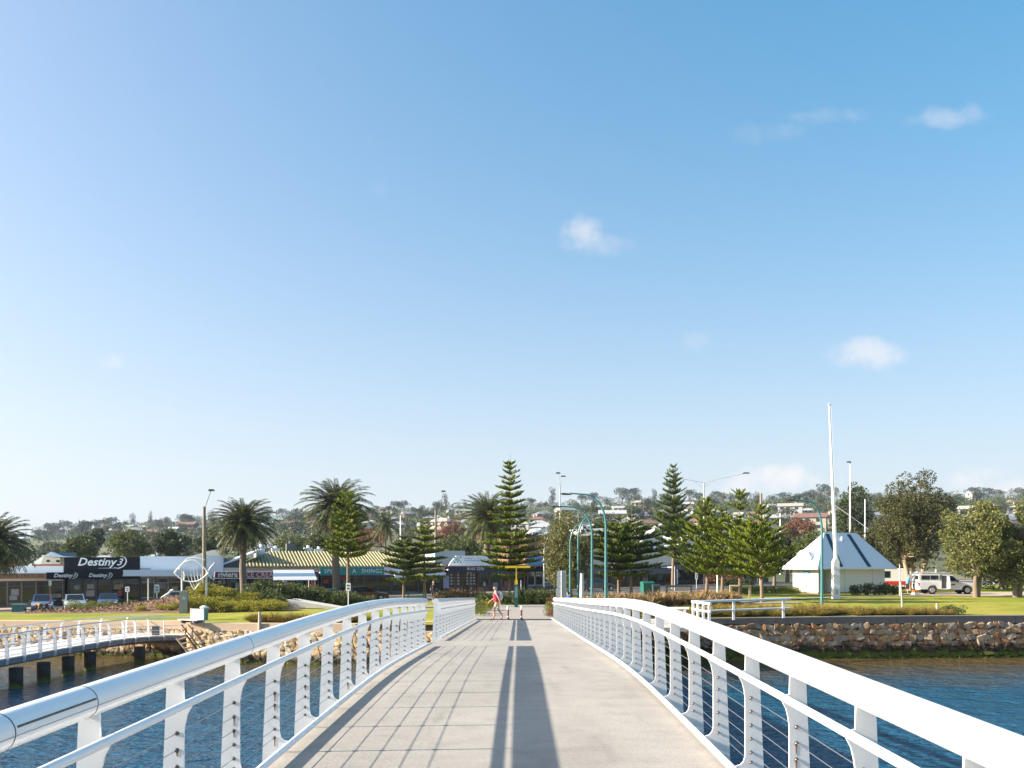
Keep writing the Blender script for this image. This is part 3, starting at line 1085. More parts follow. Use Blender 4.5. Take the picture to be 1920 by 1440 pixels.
for side in (1, -1):
    rt = link('railing', None, wkr)
    k = int(LWK / 1.15)
    for j in range(k + 1):
        t = (j + .3) / (k + .6)
        if side < 0 and t > .93:
            continue
        c, n_, _ = wk_at(t)
        b_ = c + n_ * side * (HW + .05)
        pts3 = [(b_, -.26, .05), (b_, .0, .09), (b_, .45, .08), (b_ - n_ * side * .02, .68, .065), (b_ - n_ * side * .09, .83, .042), (b_ - n_ * side * .17, .9, .022)]
        m2 = MB()
        # flat plate post, curved inwards at the top
        tv = Vector((-n_.y, n_.x)) * .012
        qv, qf = [], []
        for (p, z, w) in pts3:
            for (sg, q_) in ((-1, -1), (1, -1), (1, 1), (-1, 1)):
                pp = p + n_ * w * sg + tv * q_
                qv.append(wz(pp, WZ + z))
        for i in range(len(pts3) - 1):
            qf += [(i * 4 + a_, i * 4 + (a_ + 1) % 4, i * 4 + 4 + (a_ + 1) % 4, i * 4 + 4 + a_) for a_ in range(4)]
        qf += [(0, 1, 2, 3), tuple(4 * len(pts3) - 4 + a_ for a_ in range(4))]
        m2.add(qv, qf).build('post', M_wsteel, rt)
    for (h, inn, r_) in ((.915, .17, .03), (.5, .06, .018), (.28, .06, .012), (.1, .06, .012)):
        pts_ = []
        for i in range(N + 1):
            if side < 0 and i > N * .95:
                continue
            c, n_, _ = wk_at(i / N)
            pts_.append(wz(c + n_ * side * (HW + .05 - inn), WZ + h))
        MB().tube(pts_, r_, 8).build('rail', M_wsteel, rt, smooth=True)
# grey cabinet on its deck near the shore
cb = empty('cabinet', (PX(292, 44.6), 44.6, WZ), R(20), 'small dark grey metal cabinet on the shore end of the curved walkway', 'cabinet')
m_cab = mat('cabinet_grey', (.10, .10, .115), .5, var=.2, vscale=6)
MB().prism([(-.18, 0), (.18, 0), (.15, .42), (-.12, .5)], 'x', -.17, .17).build('case', m_cab, cb)
MB().b2(-.175, .175, -.19, .2, .002, .04).build('plinth', M_cap, cb)
MB().b2(-.13, .13, -.175, -.165, .08, .38).build('door', mat('cabinet_door', (.13, .13, .14), .45), cb)

# steep access ladder-stair down the wall
M_brown = mat('weathered_timber', (.16, .10, .06), .8, var=.5, vscale=5)
M_pale = mat('pale_timber', (.50, .40, .30), .8, var=.3, vscale=5)
stn = empty('stairway', (PX(345, 42.4), 42.2, 1.95), 0, 'steep weathered stair with brown handrails down the sandstone wall', 'stairs')
def st(px, py, D):
    D = D + 1.0
    return lw(stn, (PX(px, D), D, PZ(py, D)))
MB().tube([st(331, 1196, 41.5), st(368, 1243, 41.5)], .06, 6).build('stringer', M_pale, stn)
MB().tube([st(349, 1190, 41.0), st(386, 1243, 41.0)], .05, 6).build('stringer', M_brown, stn)
for j in range(6):
    t = (j + .5) / 6
    a_ = [st(331, 1196, 41.5)[k] * (1 - t) + st(368, 1243, 41.5)[k] * t for k in range(3)]
    b_ = [st(349, 1190, 41.0)[k] * (1 - t) + st(386, 1243, 41.0)[k] * t for k in range(3)]
    MB().tube([a_, b_], .05, 5).build('tread', M_brown, stn)
for D, dx in ((41.55, 0), (40.95, 13)):
    MB().tube([st(340 + dx, 1171, D), st(392 + dx, 1236, D)], .03, 6).build('handrail', M_brown, stn)
    for (x0, y0, x1, y1) in ((346, 1196, 349, 1176), (371, 1226, 378, 1214)):
        MB().tube([st(x0 + dx, y0, D), st(x1 + dx, y1, D)], .03, 6).build('handrail_post', M_brown, stn)

# ------------------------------------------------------------------ white lookout railing on the right wall
def pipe_fence(label, pts, h, mids, rt, rm, posts, name='pipe_railing'):
    """pts: plan points, railing of height h above the cap"""
    o = empty(name, (pts[0][0], pts[0][1], plateau(pts[0][0]) + .03), 0, label, 'railing')
    zz = lambda p: plateau(p[0]) + .03
    def box_rail(z, w, hh, nm):
        m2 = MB()
        for a_, b_ in zip(pts[:-1], pts[1:]):
            m2.tube([lw(o, (a_[0], a_[1], zz(a_) + z)), lw(o, (b_[0], b_[1], zz(b_) + z))], w, 8)
        m2.build(nm, M_white, o, smooth=True)
    box_rail(h, rt, rt, 'top_rail')
    for k in mids:
        box_rail(k, rm, rm, 'mid_rail')
    for p in posts:
        MB().box(lw(o, (p[0], p[1], zz(p) + (h - rt) / 2)), (.11, .11, h - rt)).build('post', M_white, o)
    return o
pipe_fence('white pipe railing on the sea wall, the long run right of the bridge', [(8.75, 42.4), (14.3, 44.75)], .98, (.50,), .065, .05, [(10.95, 43.3), (13.85, 44.5)])
pipe_fence('short white return railing with four close posts beside the sea wall', [(8.65, 42.3), (8.95, 39.6)], .99, (.62,), .065, .045, [(8.66, 42.15), (8.74, 41.4), (8.83, 40.6), (8.93, 39.8)])
pipe_fence('low white pipe railing between the bridge and the short return railing', [(2.6, 42.6), (8.4, 41.9)], .68, (.10,), .06, .045, [(3.2, 42.5), (5.8, 42.2), (8.2, 41.95)])
MB().b2(2.25, 9.2, 39.5, 44.05, 1.86, 2.04).build('lookout_slab', M_conc, wr, loc=tuple(-c for c in wr.location))
for x in (3.5, 8.3):
    MB().tube([lw(wr, (x, 40.3, -2)), lw(wr, (x, 40.3, 1.87))], .2, 12).build('lookout_pile', M_pile, wr)
# ------------------------------------------------------------------ vegetation
def leafmat(name, col, isl=.35, trans=.28, rough=.6, col2=None, var=.35, vscale=.6):
    return mat(name, col, rough, var=var, vscale=vscale, col2=col2, island=isl, trans=trans, spec=.3)
M_pine = leafmat('norfolk_foliage', (.175, .22, .014), .5, .25, col2=(.065, .105, .009), vscale=.8)
M_pineD = leafmat('norfolk_foliage_dark', (.085, .13, .016), .5, .22, col2=(.038, .07, .010), vscale=.8)
M_palm = leafmat('palm_leaf', (.085, .10, .025), .6, .2, col2=(.035, .048, .014))
M_palmdry = leafmat('dry_palm_leaf', (.24, .17, .08), .4, .2)
M_euc = leafmat('grey_green_leaf', (.17, .165, .055), .5, .25, col2=(.09, .10, .035))
M_cas = leafmat('she_oak_leaf', (.085, .085, .025), .5, .2, col2=(.045, .052, .018))
M_fig = leafmat('broad_leaf', (.17, .175, .05), .5, .25, col2=(.08, .10, .03))
M_dkleaf = leafmat('dark_leaf', (.05, .07, .02), .5, .2, col2=(.03, .045, .014))
M_mid = leafmat('mid_green_leaf', (.10, .125, .03), .5, .25, col2=(.055, .08, .02))
M_lime = leafmat('lime_shrub_leaf', (.30, .27, .03), .4, .3, col2=(.15, .17, .02))
M_hedge = leafmat('hedge_leaf', (.085, .11, .03), .5, .25, col2=(.045, .065, .02))
M_box = leafmat('box_shrub_leaf', (.17, .19, .025), .4, .3, col2=(.09, .12, .02))
M_flax = leafmat('flax_leaf', (.33, .22, .10), .7, .25, col2=(.12, .09, .05), vscale=2)
M_fgrass = leafmat('fountain_grass', (.36, .27, .07), .5, .35, col2=(.17, .19, .03), vscale=.7)
M_rust2 = leafmat('russet_leaf', (.20, .09, .045), .5, .25, col2=(.10, .06, .03))
M_bark = mat('grey_bark', (.22, .17, .13), .95, var=.6, vscale=4, col2=(.10, .075, .055), bump=.8, bscale=18, stretch=(1, 1, .4))
M_barkp = mat('pale_bark', (.42, .30, .20), .95, var=.5, vscale=3, col2=(.22, .15, .10), bump=.6, bscale=18, stretch=(1, 1, .4))
M_barkn = mat('pine_bark', (.26, .18, .12), .95, var=.6, vscale=5, col2=(.12, .085, .06), bump=.8, bscale=20)
M_palmtrunk = mat('palm_trunk', (.20, .155, .12), .95, var=.6, vscale=6, col2=(.09, .07, .055), bump=1.0, bscale=12, stretch=(1, 1, 2.2))

def norfolk(label, px, D, top_y, Rm, clear, prof, seed, m=None, up=(.12, .35), nb=6, gap=.42, lean=0.0, leader=.6, trunk_r=None, wind=(0, 0), skip=()):
    """Norfolk Island pine: straight trunk, tiers of branches, rope-like upturned branchlets"""
    global rng
    rng = np.random.default_rng(seed)
    X = PX(px, D)
    g = G(X, D)
    H = PZ(top_y, D) - g
    o = empty('norfolk_pine', (X, D, g), 0, label, 'pine tree', 'norfolk pines on the foreshore')
    tr = trunk_r or .012 * H + .06
    tp = [(lean * h + .03 * math.sin(h * .8 + seed), 0.03 * math.cos(h * .9 + seed), h) for h in np.linspace(-.2, H - .1, 12)]
    MB().tube(tp, [tr * (1 - .93 * i / 11) for i in range(12)], 9).build('trunk', M_barkn, o, smooth=True)
    ropes, rad = [], []
    wood, wr_ = [], []
    h = clear
    while h < H - leader * .4:
        t = (h - clear) / (H - clear)
        L0 = Rm * float(np.interp(t, prof[0], prof[1]))
        if any(a < t < b for a, b in skip):
            L0 *= .35
        n = nb if L0 > .8 else 5
        a0 = rng.uniform(0, 6.28)
        for k in range(n):
            az = a0 + 2 * math.pi * k / n + rng.uniform(-.25, .25)
            L = L0 * rng.uniform(.72, 1.12)
            d = np.array([math.cos(az), math.sin(az), 0])
            L *= 1 + wind[0] * d[0]
            base = np.array([lean * h, 0, h + rng.uniform(-.05, .05)])
            e1, e2 = up[0] + .38 * t * t + rng.uniform(-.04, .04), up[1] * rng.uniform(.7, 1.25)
            def P(s):
                s = np.asarray(s, dtype=float)[..., None]
                return base + d * (s * L) + np.array([wind[1] * s[..., 0] ** 2 * L, np.zeros_like(s[..., 0]), (e1 * s[..., 0] + e2 * s[..., 0] ** 2) * L]).T
            ss = np.linspace(0, 1, 5)
            wood.append(P(ss))
            wr_.append(np.linspace(.035 + .008 * L, .012, 5))
            ns = max(4, int(L / .125))
            s = np.linspace(.16, 1.0, ns) + rng.uniform(-.01, .01, ns)
            q = P(s)
            tang = nrm(P(s + .03) - P(s - .03))
            side = nrm(np.cross(tang, np.array([0, 0, 1.0])))
            for sg in (-1, 1):
                ln = (.16 + .34 * L0 * np.clip(1.02 - s, 0, 1) ** .7 * np.clip(s * 3, .3, 1)) * rng.uniform(.75, 1.2, ns)
                dirn = nrm(tang * rng.uniform(.5, .95, (ns, 1)) + side * sg * rng.uniform(.55, .95, (ns, 1)) + np.array([0, 0, 1.0]) * rng.uniform(.0, .22, (ns, 1)))
                p1 = q + dirn * (ln * .55)[:, None]
                p2 = q + dirn * ln[:, None] + np.array([0, 0, 1.0]) * (ln * .26)[:, None]
                ropes.append(np.stack([q, p1, p2], 1))
                rr_ = rng.uniform(.035, .06, ns)
                rad.append(np.stack([rr_ * .8, rr_, rr_ * .45], 1))
            # tip plume
            tip = P(np.array([1.0]))[0]
            td = nrm(P(np.array([1.0])) - P(np.array([.9])))[0]
            ropes.append(np.stack([tip, tip + td * .12, tip + td * .22 + np.array([0, 0, .08])])[None])
            rad.append(np.array([[.05, .05, .02]]))
        h += gap * rng.uniform(.85, 1.15) * (1.0 if t < .7 else .8)
    # leader shoot with small whorls
    v, f = np_tubes(np.concatenate(ropes), np.concatenate(rad), 3)
    w, wf = np_tubes(np.stack(wood), np.stack(wr_), 4)
    link('crown', npmesh('crown', v, f, m or M_pine), o)
    link('branches', npmesh('branches', w, wf, M_barkn), o)
    return o
CONE = ([0, .12, .45, .8, 1], [.72, 1, .66, .26, .05])
NARROW = ([0, .1, .3, .6, .85, 1], [.8, 1, .82, .5, .28, .08])
BUSH = ([0, .15, .45, .6, .75, .9, 1], [.8, 1, .9, .62, .35, .2, .06])
FLAT = ([0, .2, .6, .78, .9, 1], [.75, 1, .85, .35, .2, .05])
norfolk('tall symmetrical Norfolk pine straight ahead at the end of the bridge', 956, 64, 850, 2.45, 1.9, ([0, .06, .18, .3, .43, .55, .67, .8, .92, 1], [.55, .78, 1, .82, .6, .46, .38, .27, .14, .05]), 11, gap=.5, skip=((.36, .40),), leader=1.2, trunk_r=.13, up=(-.04, .16), nb=9)
norfolk('slender Norfolk pine in front of the taller left-hand palm', 652, 63, 912, 1.85, 3.5, ([0, .1, .5, .8, 1], [.95, 1, .7, .36, .06]), 12, gap=.46, leader=1.0, up=(.0, .22), nb=8)
norfolk('flat-topped young Norfolk pine left of the bridge, the left of two', 756, 79, 1004, 2.2, 2.0, FLAT, 13, m=M_pineD, up=(-.03, .18), gap=.52, nb=9)
norfolk('young Norfolk pine with a stepped crown, right beside a flat-topped one', 796, 80, 972, 2.3, 2.2, ([0, .2, .5, .62, .66, .8, .84, 1], [.85, 1, .9, .75, .55, .45, .25, .12]), 14, up=(-.04, .14), gap=.6, nb=9)
norfolk('Norfolk pine with a bare leader shoot behind the tall teal lamp posts', 1160, 82, 958, 3.0, 1.9, ([0, .2, .6, .72, .76, .9, 1], [.75, 1, .95, .7, .12, .2, .05]), 15, leader=1.4, up=(-.03, .18), gap=.62, nb=9)
norfolk('broad Norfolk pine with a thin bare top, right of the teal lamp posts', 1184, 79, 948, 3.1, 1.9, ([0, .2, .55, .66, .7, .9, 1], [.75, 1, .95, .7, .1, .08, .04]), 16, leader=1.9, m=M_pineD, up=(-.03, .18), gap=.62, nb=9)
norfolk('tall dark Norfolk pine beside the street, right of the lamp posts', 1262, 100, 872, 3.0, 3.9, NARROW, 17, m=M_pineD, up=(.04, .34), gap=.72, nb=9, trunk_r=.22)
norfolk('windswept Norfolk pine with a leaning trunk, leftmost of the right-hand clump', 1326, 75, 930, 2.7, 1.9, ([0, .15, .42, .55, .62, .8, .9, 1], [.85, 1, .9, .75, .5, .35, .2, .06]), 18, wind=(-.2, -.05), up=(.05, .24), nb=7, gap=.56)
norfolk('yellowish Norfolk pine behind the windswept clump, with an outward leaning trunk', 1354, 73, 944, 2.5, 1.9, BUSH, 19, wind=(-.12, -.04), up=(.04, .24), gap=.6)
norfolk('Norfolk pine with a long bare stepped leader in the right-hand clump', 1387, 66, 921, 2.1, 1.9, ([0, .15, .5, .58, .6, .645, .65, .70, .72, .80, .81, .86, .87, .97, 1], [.85, 1, .85, .6, .4, .5, .1, .1, .42, .38, .05, .05, .26, .2, .05]), 20, wind=(-.15, -.05), up=(.06, .24), nb=7, gap=.54, leader=.5)
norfolk('rightmost Norfolk pine of the clump, beside the white kiosk', 1428, 61.5, 938, 2.35, 1.8, ([0, .15, .5, .64, .66, .8, .82, 1], [.75, 1, .88, .5, .34, .34, .2, .1]), 21, wind=(-.08, -.03), up=(.05, .26), nb=7, gap=.54)

def palm(label, px, D, crown_y, Lf, seed, n=104, trunk_r=.32, droop=1.3, dry=16, ground=None):
    """Canary date palm: rough trunk, arching feather fronds, dry skirt"""
    global rng
    rng = np.random.default_rng(seed)
    X = PX(px, D)
    g = G(X, D) if ground is None else ground
    zc_ = PZ(crown_y, D) - g
    o = empty('palm_tree', (X, D, g), 0, label, 'palm tree', 'date palms along the street')
    pts_ = [(0, 0, -.2)] + [(.05 * math.sin(i), 0, zc_ * i / 10) for i in range(1, 11)] + [(0, 0, zc_ + .35)]
    MB().tube(pts_, [trunk_r * 1.25] + [trunk_r * (1.08 - .02 * i) for i in range(9)] + [trunk_r * 1.25, trunk_r * 1.2], 14).build('trunk', M_palmtrunk, o, smooth=True)
    for dryp in (False, True):
        N_ = dry if dryp else n
        B, Dv, Ln, Wd, Up, rb, rr_ = [], [], [], [], [], [], []
        for k in range(N_):
            az = k * 2.399 + rng.uniform(-.2, .2)
            u = (k + .5) / N_
            el = R(88 - 128 * u ** .85) if not dryp else R(rng.uniform(-62, -38))
            L = Lf * rng.uniform(.85, 1.1) * (.8 if u < .12 and not dryp else 1) * (.75 if dryp else 1)
            s = np.linspace(0, 1, 13)
            dh = np.array([math.cos(az), math.sin(az), 0])
            ang = el - droop * (s ** 1.6) * (.75 if el > 0 else .55)
            st_ = np.concatenate([[0], np.cumsum(np.full(12, L / 12))])
            px_ = np.concatenate([[0], np.cumsum(np.cos((ang[1:] + ang[:-1]) / 2) * L / 12)])
            pz_ = np.concatenate([[0], np.cumsum(np.sin((ang[1:] + ang[:-1]) / 2) * L / 12)])
            P = np.array([0, 0, zc_ + .15]) + dh * px_[:, None] + np.array([0, 0, 1.0]) * pz_[:, None]
            rb.append(P)
            rr_.append(np.linspace(.05, .012, 13))
            m_ = 40
            q = np.linspace(.1, 1, m_)
            Q = np.stack([np.interp(q, s, P[:, i]) for i in range(3)], 1)
            tg = nrm(np.stack([np.interp(np.clip(q + .03, 0, 1), s, P[:, i]) - np.interp(np.clip(q - .03, 0, 1), s, P[:, i]) for i in range(3)], 1))
            sd = np.array([-math.sin(az), math.cos(az), 0])
            upv = nrm(np.cross(np.tile(sd, (m_, 1)), tg))
            for sg in (-1, 1):
                dv = tg * .62 + sd * sg * .62 - upv * (-.30 if not dryp else .2) + rng.normal(0, .08, (m_, 3))
                B.append(Q)
                Dv.append(dv)
                Ln.append(L * .15 * (1.15 - .75 * np.abs(q - .4) ** 1.2) * rng.uniform(.8, 1.15, m_))
                Wd.append(np.full(m_, .075))
                Up.append(upv + rng.normal(0, .25, (m_, 3)))
        v1 = np_blades(np.concatenate(B), np.concatenate(Dv), np.concatenate(Ln), np.concatenate(Wd), np.concatenate(Up))
        v2 = np_tubes(np.stack(rb), np.stack(rr_), 3)
        v, f, _ = cat_np([v1, v2])
        link('dry_fronds' if dryp else 'fronds', npmesh('fronds', v, f, M_palmdry if dryp else M_palm), o)
    return o
palm('date palm with a clear trunk in front of the ice cream shop', 456, 84, 985, 3.55, 31)
palm('taller date palm rising in front of the striped roof', 630, 86, 952, 4.0, 32, trunk_r=.36)
palm('date palm with orange fruit stalks partly behind the tall centre pine', 914, 108, 970, 4.5, 33, n=84, trunk_r=.42, droop=1.3)
palm('date palm cut off by the left edge of the picture', -12, 72, 1022, 3.5, 34)
palm('small feathery palm standing behind the striped roof', 722, 125, 985, 3.3, 35, n=26, trunk_r=.16, dry=8)
# orange fruit stalks of the centre palm
po = [o for o in bpy.data.objects if o.get('label', '').startswith('date palm with orange')][0]
zc_ = PZ(972, 108) - po.location.z
rng = np.random.default_rng(5)
nn = 160
d_ = nrm(rng.normal(size=(nn, 3)) * np.array([1, 1, .6]) + np.array([-.4, -.5, .8]))
b0 = np.tile(np.array([0, 0, zc_ + .2]), (nn, 1))
p1_ = b0 + d_ * rng.uniform(.5, .9, (nn, 1))
p2_ = p1_ + d_ * .35 + np.array([0, 0, -.25])
v, f = np_tubes(np.stack([b0, p1_, p2_], 1), np.tile(np.array([.03, .05, .04]), (nn, 1)), 3)
link('fruit_stalks', npmesh('fruit_stalks', v, f, mat('orange_fruit', (.5, .24, .03), .6, island=.3)), po)

def leaves(c, r, n, size, seed=None, hang=0.0, flat=1.0, shell=.45):
    """leaf blades scattered through clumps: c (K,3), r (K,)"""
    K = len(c)
    c, r = np.asarray(c, float), np.asarray(r, float)
    w = r ** 2 / (r ** 2).sum()
    idx = rng.choice(K, n, p=w)
    d = rdir(n)
    rad_ = r[idx] * rng.uniform(shell, 1.0, n) ** .5
    pos = c[idx] + d * rad_[:, None] * np.array([1, 1, flat])
    dirn = nrm(d * .8 + rng.normal(0, .6, (n, 3)) + np.array([0, 0, .25 - hang]))
    return np_blades(pos, dirn, size * rng.uniform(.7, 1.4, n), size * rng.uniform(.4, .75, n), rdir(n))
def clumps_in(lo, hi, n, rmin, rmax, shape=None):
    """random clump centres in an egg-shaped crown from z lo to hi"""
    out, rr_ = [], []
    while len(out) < n:
        p = rng.uniform(-1, 1, 3)
        if np.linalg.norm(p) > 1 or np.linalg.norm(p) < .35:
            continue
        if shape and not shape(p):
            continue
        out.append(p)
        rr_.append(rng.uniform(rmin, rmax))
    return np.array(out), np.array(rr_)
def tree(label, px, D, top_y, bot_y, half_px, seed, m, bark, n=9000, size=.22, ncl=40, trunks=((0, 0),), cat='tree', name='tree', clr=(.16, .30), hang=0.0, depth=1.0, base_y=None, shape=None, shell=.45, group=None, squash=1.0):
    global rng
    rng = np.random.default_rng(seed)
    X = PX(px, D)
    g = G(X, D)
    zt, zb = PZ(top_y, D) - g, PZ(bot_y, D) - g
    rx = half_px * D / F
    o = empty(name, (X, D, g), 0, label, cat, group)
    cc, rr_ = clumps_in(zb, zt, ncl, *clr, shape=shape)
    cz, hz = (zt + zb) / 2, (zt - zb) / 2
    mean = (rx + hz) / 2
    rr_ = rr_ * mean
    k = 1 - np.mean(rr_) / mean * .8
    C = cc * np.array([rx * k, rx * k * depth, hz * k]) + np.array([0, 0, cz])
    v, f = leaves(C, rr_, n, size, hang=hang, shell=shell, flat=squash)
    link('crown', npmesh('crown', v, f, m), o)
    # trunk and limbs running out to the clumps
    mb_ = MB()
    br, bw = [], []
    for (tx, ty) in trunks:
        r0 = .035 * (zt) ** .9 / len(trunks) ** .5 + .04
        fork = np.array([tx * rx * 1.2, ty * rx, max(zb * 1.05, zt * .25)])
        b0_ = np.array([tx * rx * .35, ty * rx * .4, -.2])
        mid = (b0_ + fork) / 2 + rng.normal(0, .05, 3) * np.array([zt * .12, zt * .12, 0])
        mb_.tube([b0_, mid, fork], [r0 * 1.25, r0, r0 * .8], 9)
        for q in C[rng.permutation(len(C))[:max(5, len(C) // (2 * len(trunks)))]]:
            m1 = fork * .45 + q * .55 + rng.normal(0, .08, 3) * rx - np.array([0, 0, .1 * hz])
            br.append(np.stack([fork, fork * .75 + m1 * .25 + np.array([0, 0, .05 * hz]), m1, q]))
            bw.append(np.array([r0 * .5, r0 * .38, r0 * .24, .012]))
    mb_.build('trunk', bark, o, smooth=True)
    v, f = np_tubes(np.stack(br), np.stack(bw), 5)
    link('branches', npmesh('branches', v, f, bark), o)
    return o
# foreshore and car park trees
tree('tall bushy grey-green tree behind the row of teal lamp posts', 1068, 79, 944, 1112, 54, 51, M_euc, M_bark, 15000, .20, 46, hang=.3, clr=(.2, .34), shape=lambda p: p[2] < .5 or abs(p[0]) < .55)
tree('tall dark she-oak with forked pale trunks behind the utility truck', 1712, 88, 876, 1068, 76, 52, M_cas, M_barkp, 30000, .20, 84, trunks=((-.18, 0), (0.02, .1), (.25, -.1)), hang=.55, clr=(.13, .26), shape=lambda p: not (p[2] > .35 and p[0] < -.55))
tree('olive-leaved tree with a stout trunk beside the utility truck bonnet', 1830, 71, 936, 1092, 78, 53, M_fig, M_bark, 14000, .20, 58, trunks=((.0, 0), (.12, .1)), clr=(.11, .22), shell=.5)
tree('dark leafy tree with a forked trunk at the right edge', 1908, 70.5, 944, 1104, 80, 54, M_fig, M_bark, 17000, .21, 64, trunks=((-.1, 0), (.1, .05)), clr=(.12, .22))
tree('dark dense tree behind the right edge of the car park', 1880, 92, 1000, 1108, 90, 55, M_dkleaf, M_bark, 9000, .28, 40)
tree('thin straggly conifer rising behind the kiosk roof', 1597, 140, 884, 1040, 34, 56, M_dkleaf, M_bark, 6500, .34, 34, clr=(.12, .3), shape=lambda p: abs(p[0]) < .9 - .55 * max(0, p[2]))
tree('dense olive tree just behind the right end of the kiosk roof', 1630, 96, 972, 1085, 40, 57, M_cas, M_bark, 7000, .24, 30)
tree('mid green rounded tree behind the left side of the kiosk roof', 1530, 112, 996, 1062, 62, 58, M_mid, M_bark, 7000, .3, 34)
tree('dark rounded shrub tree left of the kiosk, behind the pines', 1476, 118, 990, 1062, 30, 59, M_dkleaf, M_bark, 4000, .3, 22)
tree('yellow-green tree behind the low fence left of the kiosk', 1452, 104, 1015, 1080, 38, 60, M_mid, M_bark, 4500, .28, 24)
tree('dark tree in the gap between the kiosk and the she-oak', 1672, 118, 990, 1095, 45, 61, M_dkleaf, M_bark, 5000, .32, 26)
# trees behind the shops
BT = [('round dark tree behind the white shed roof, left of the black shop', 152, 130, 1006, 1050, 34, M_mid), ('large round dark tree above the black shop sign', 240, 135, 994, 1052, 44, M_mid),
      ('round dark tree right of the apricot house above the white shop', 323, 138, 994, 1048, 34, M_dkleaf), ('dark olive tree behind the utility pole and palm', 402, 150, 990, 1046, 44, M_dkleaf),
      ('pale green tree between the two tall palms', 545, 165, 1000, 1050, 40, M_mid), ('tall thin dark tree rising between roofs at far left', 178, 210, 985, 1035, 16, M_dkleaf),
      ('bright green tree beside the slender pine, behind the striped roof', 596, 140, 1005, 1040, 30, M_mid), ('reddish brown tree right of the slender pine', 688, 190, 985, 1035, 40, M_rust2),
      ('olive tree behind the flat-topped pines', 865, 150, 1000, 1045, 44, M_mid), ('russet tree above the shop row, right of the stepped pine', 845, 210, 972, 1020, 36, M_rust2),
      ('dark tree behind the brick building', 985, 160, 985, 1040, 32, M_dkleaf), ('dark tree behind the broad pine, right of the lamp posts', 1125, 120, 975, 1050, 34, M_dkleaf),
      ('brown-green tree between the bare leader pine and the kiosk', 1500, 190, 968, 1020, 34, M_rust2), ('dark green tree in the middle distance right of the tall dark pine', 1300, 180, 985, 1030, 36, M_mid)]
for i, (lb, px, D, ty, by, hp, m) in enumerate(BT):
    tree(lb, px, D, ty, by, hp, 70 + i, m, M_bark, 4200, .36, 26, clr=(.2, .36), group='trees behind the shops')

# ------------------------------------------------------------------ garden bed, shrubs
def bump_(X, D):
    return 1.05 * math.exp(-((X + 22.0) / 4.6) ** 2) * math.exp(-((D - 60.5) / 3.6) ** 2)
def GB(X, D):
    return G(X, D) + bump_(X, D)
M_mulch = mat('bark_mulch', (.19, .11, .06), .95, var=.6, vscale=3.5, col2=(.13, .065, .04), bump=.8, bscale=25)
bed = [[(x, d) for x in np.linspace(-33, -14.0, 42)] for d in np.linspace(54.4, 66, 24)]
def bedz(X, D):
    e = min(X + 33, -14.0 - X, D - 54.4 + .12 * math.sin(X * 2.1), 66 - D)
    return GB(X, D) + .05 * min(1, e / .5) - .06 * (e < .02) + (.0 if e > .3 else -.1 + .33 * e)
tag(sheet('garden_bed', bed, bedz, M_mulch), kind='structure')
rng = np.random.default_rng(3)
n = 5200
cx, cy = rng.uniform(-32, -20.8, n), rng.uniform(54.9, 61, n)
cz = np.array([bedz(a, b) for a, b in zip(cx, cy)]) + .03
v, f = np_blades(np.stack([cx, cy, cz], 1), rdir(n) * np.array([1, 1, .35]) + np.array([0, 0, .15]), rng.uniform(.08, .24, n), rng.uniform(.04, .1, n), rdir(n) * .6 + np.array([0, 0, 1]))
tag(link('mulch_chips', npmesh('mulch_chips', v, f, mat('mulch_chip', (.25, .15, .085), .95, island=.6))), 'loose reddish brown bark chips on the sloping garden bed', 'mulch', kind='stuff')

SHRUB = {}
def shrub_mesh(kind, seed, m, n, size, flat=.8):
    global rng
    rng = np.random.default_rng(seed)
    k = 16
    c = rng.uniform(-1, 1, (k, 3)) * np.array([.62, .62, .3]) + np.array([0, 0, .45])
    r = rng.uniform(.26, .42, k)
    v, f = leaves(c, r, n, size, flat=flat, shell=.6)
    v[:, 2] = np.maximum(v[:, 2], -.05)
    return npmesh('foliage', v, f, m)
def shrub(kind, label, X, D, w, h, d=None, group=None, zf=None, cat='shrub', name='shrub', seed=0):
    me_ = SHRUB[kind][seed % len(SHRUB[kind])]
    o = link(name, me_, None, (X, D, (zf or G)(X, D)), (seed * 1.7) % 6.28)
    o.scale = (w / 2, (d or w) / 2, h)
    return tag(o, label, cat, group)
SHRUB['lime'] = [shrub_mesh('lime', 100 + i, M_lime, 1100, .13) for i in range(3)]
SHRUB['box'] = [shrub_mesh('box', 110 + i, M_box, 900, .11) for i in range(3)]
SHRUB['hedge'] = [shrub_mesh('hedge', 120 + i, M_hedge, 1300, .13) for i in range(3)]
SHRUB['dark'] = [shrub_mesh('dark', 130 + i, M_dkleaf, 900, .16) for i in range(2)]
SHRUB['russet'] = [shrub_mesh('russet', 140 + i, M_rust2, 900, .12) for i in range(2)]
rs = random.Random(4)
ORD = ['first', 'second', 'third', 'fourth', 'fifth', 'sixth', 'seventh', 'eighth', 'ninth', 'tenth', 'eleventh', 'twelfth', 'thirteenth', 'fourteenth', 'fifteenth', 'sixteenth', 'seventeenth', 'eighteenth', 'nineteenth', 'twentieth']
for i, (px, D, w, h) in enumerate(((137, 59.0, 1.3, .75), (160, 60.2, 1.3, .7), (183, 61.0, 1.2, .62), (205, 61.6, 1.3, .62), (229, 62.2, 1.1, .55), (252, 62.6, 1.3, .55), (277, 63, 1.1, .5), (300, 63.2, 1.2, .5), (322, 63.2, 1.2, .5))):
    shrub('box', 'small rounded green shrub on the mulch bed crest, %s from the left' % ORD[i], PX(px, D), D, w, h, group='shrub row on the mulch bed', zf=GB, seed=i)
for i, (px, D) in enumerate(((262, 55.2), (318, 55.3), (330, 56.2), (302, 55.6))):
    shrub('lime', 'low yellowish shrub at the front edge of the mulch bed', PX(px, D), D, .9, .38, group='shrubs at the front of the mulch bed', zf=GB, seed=i)
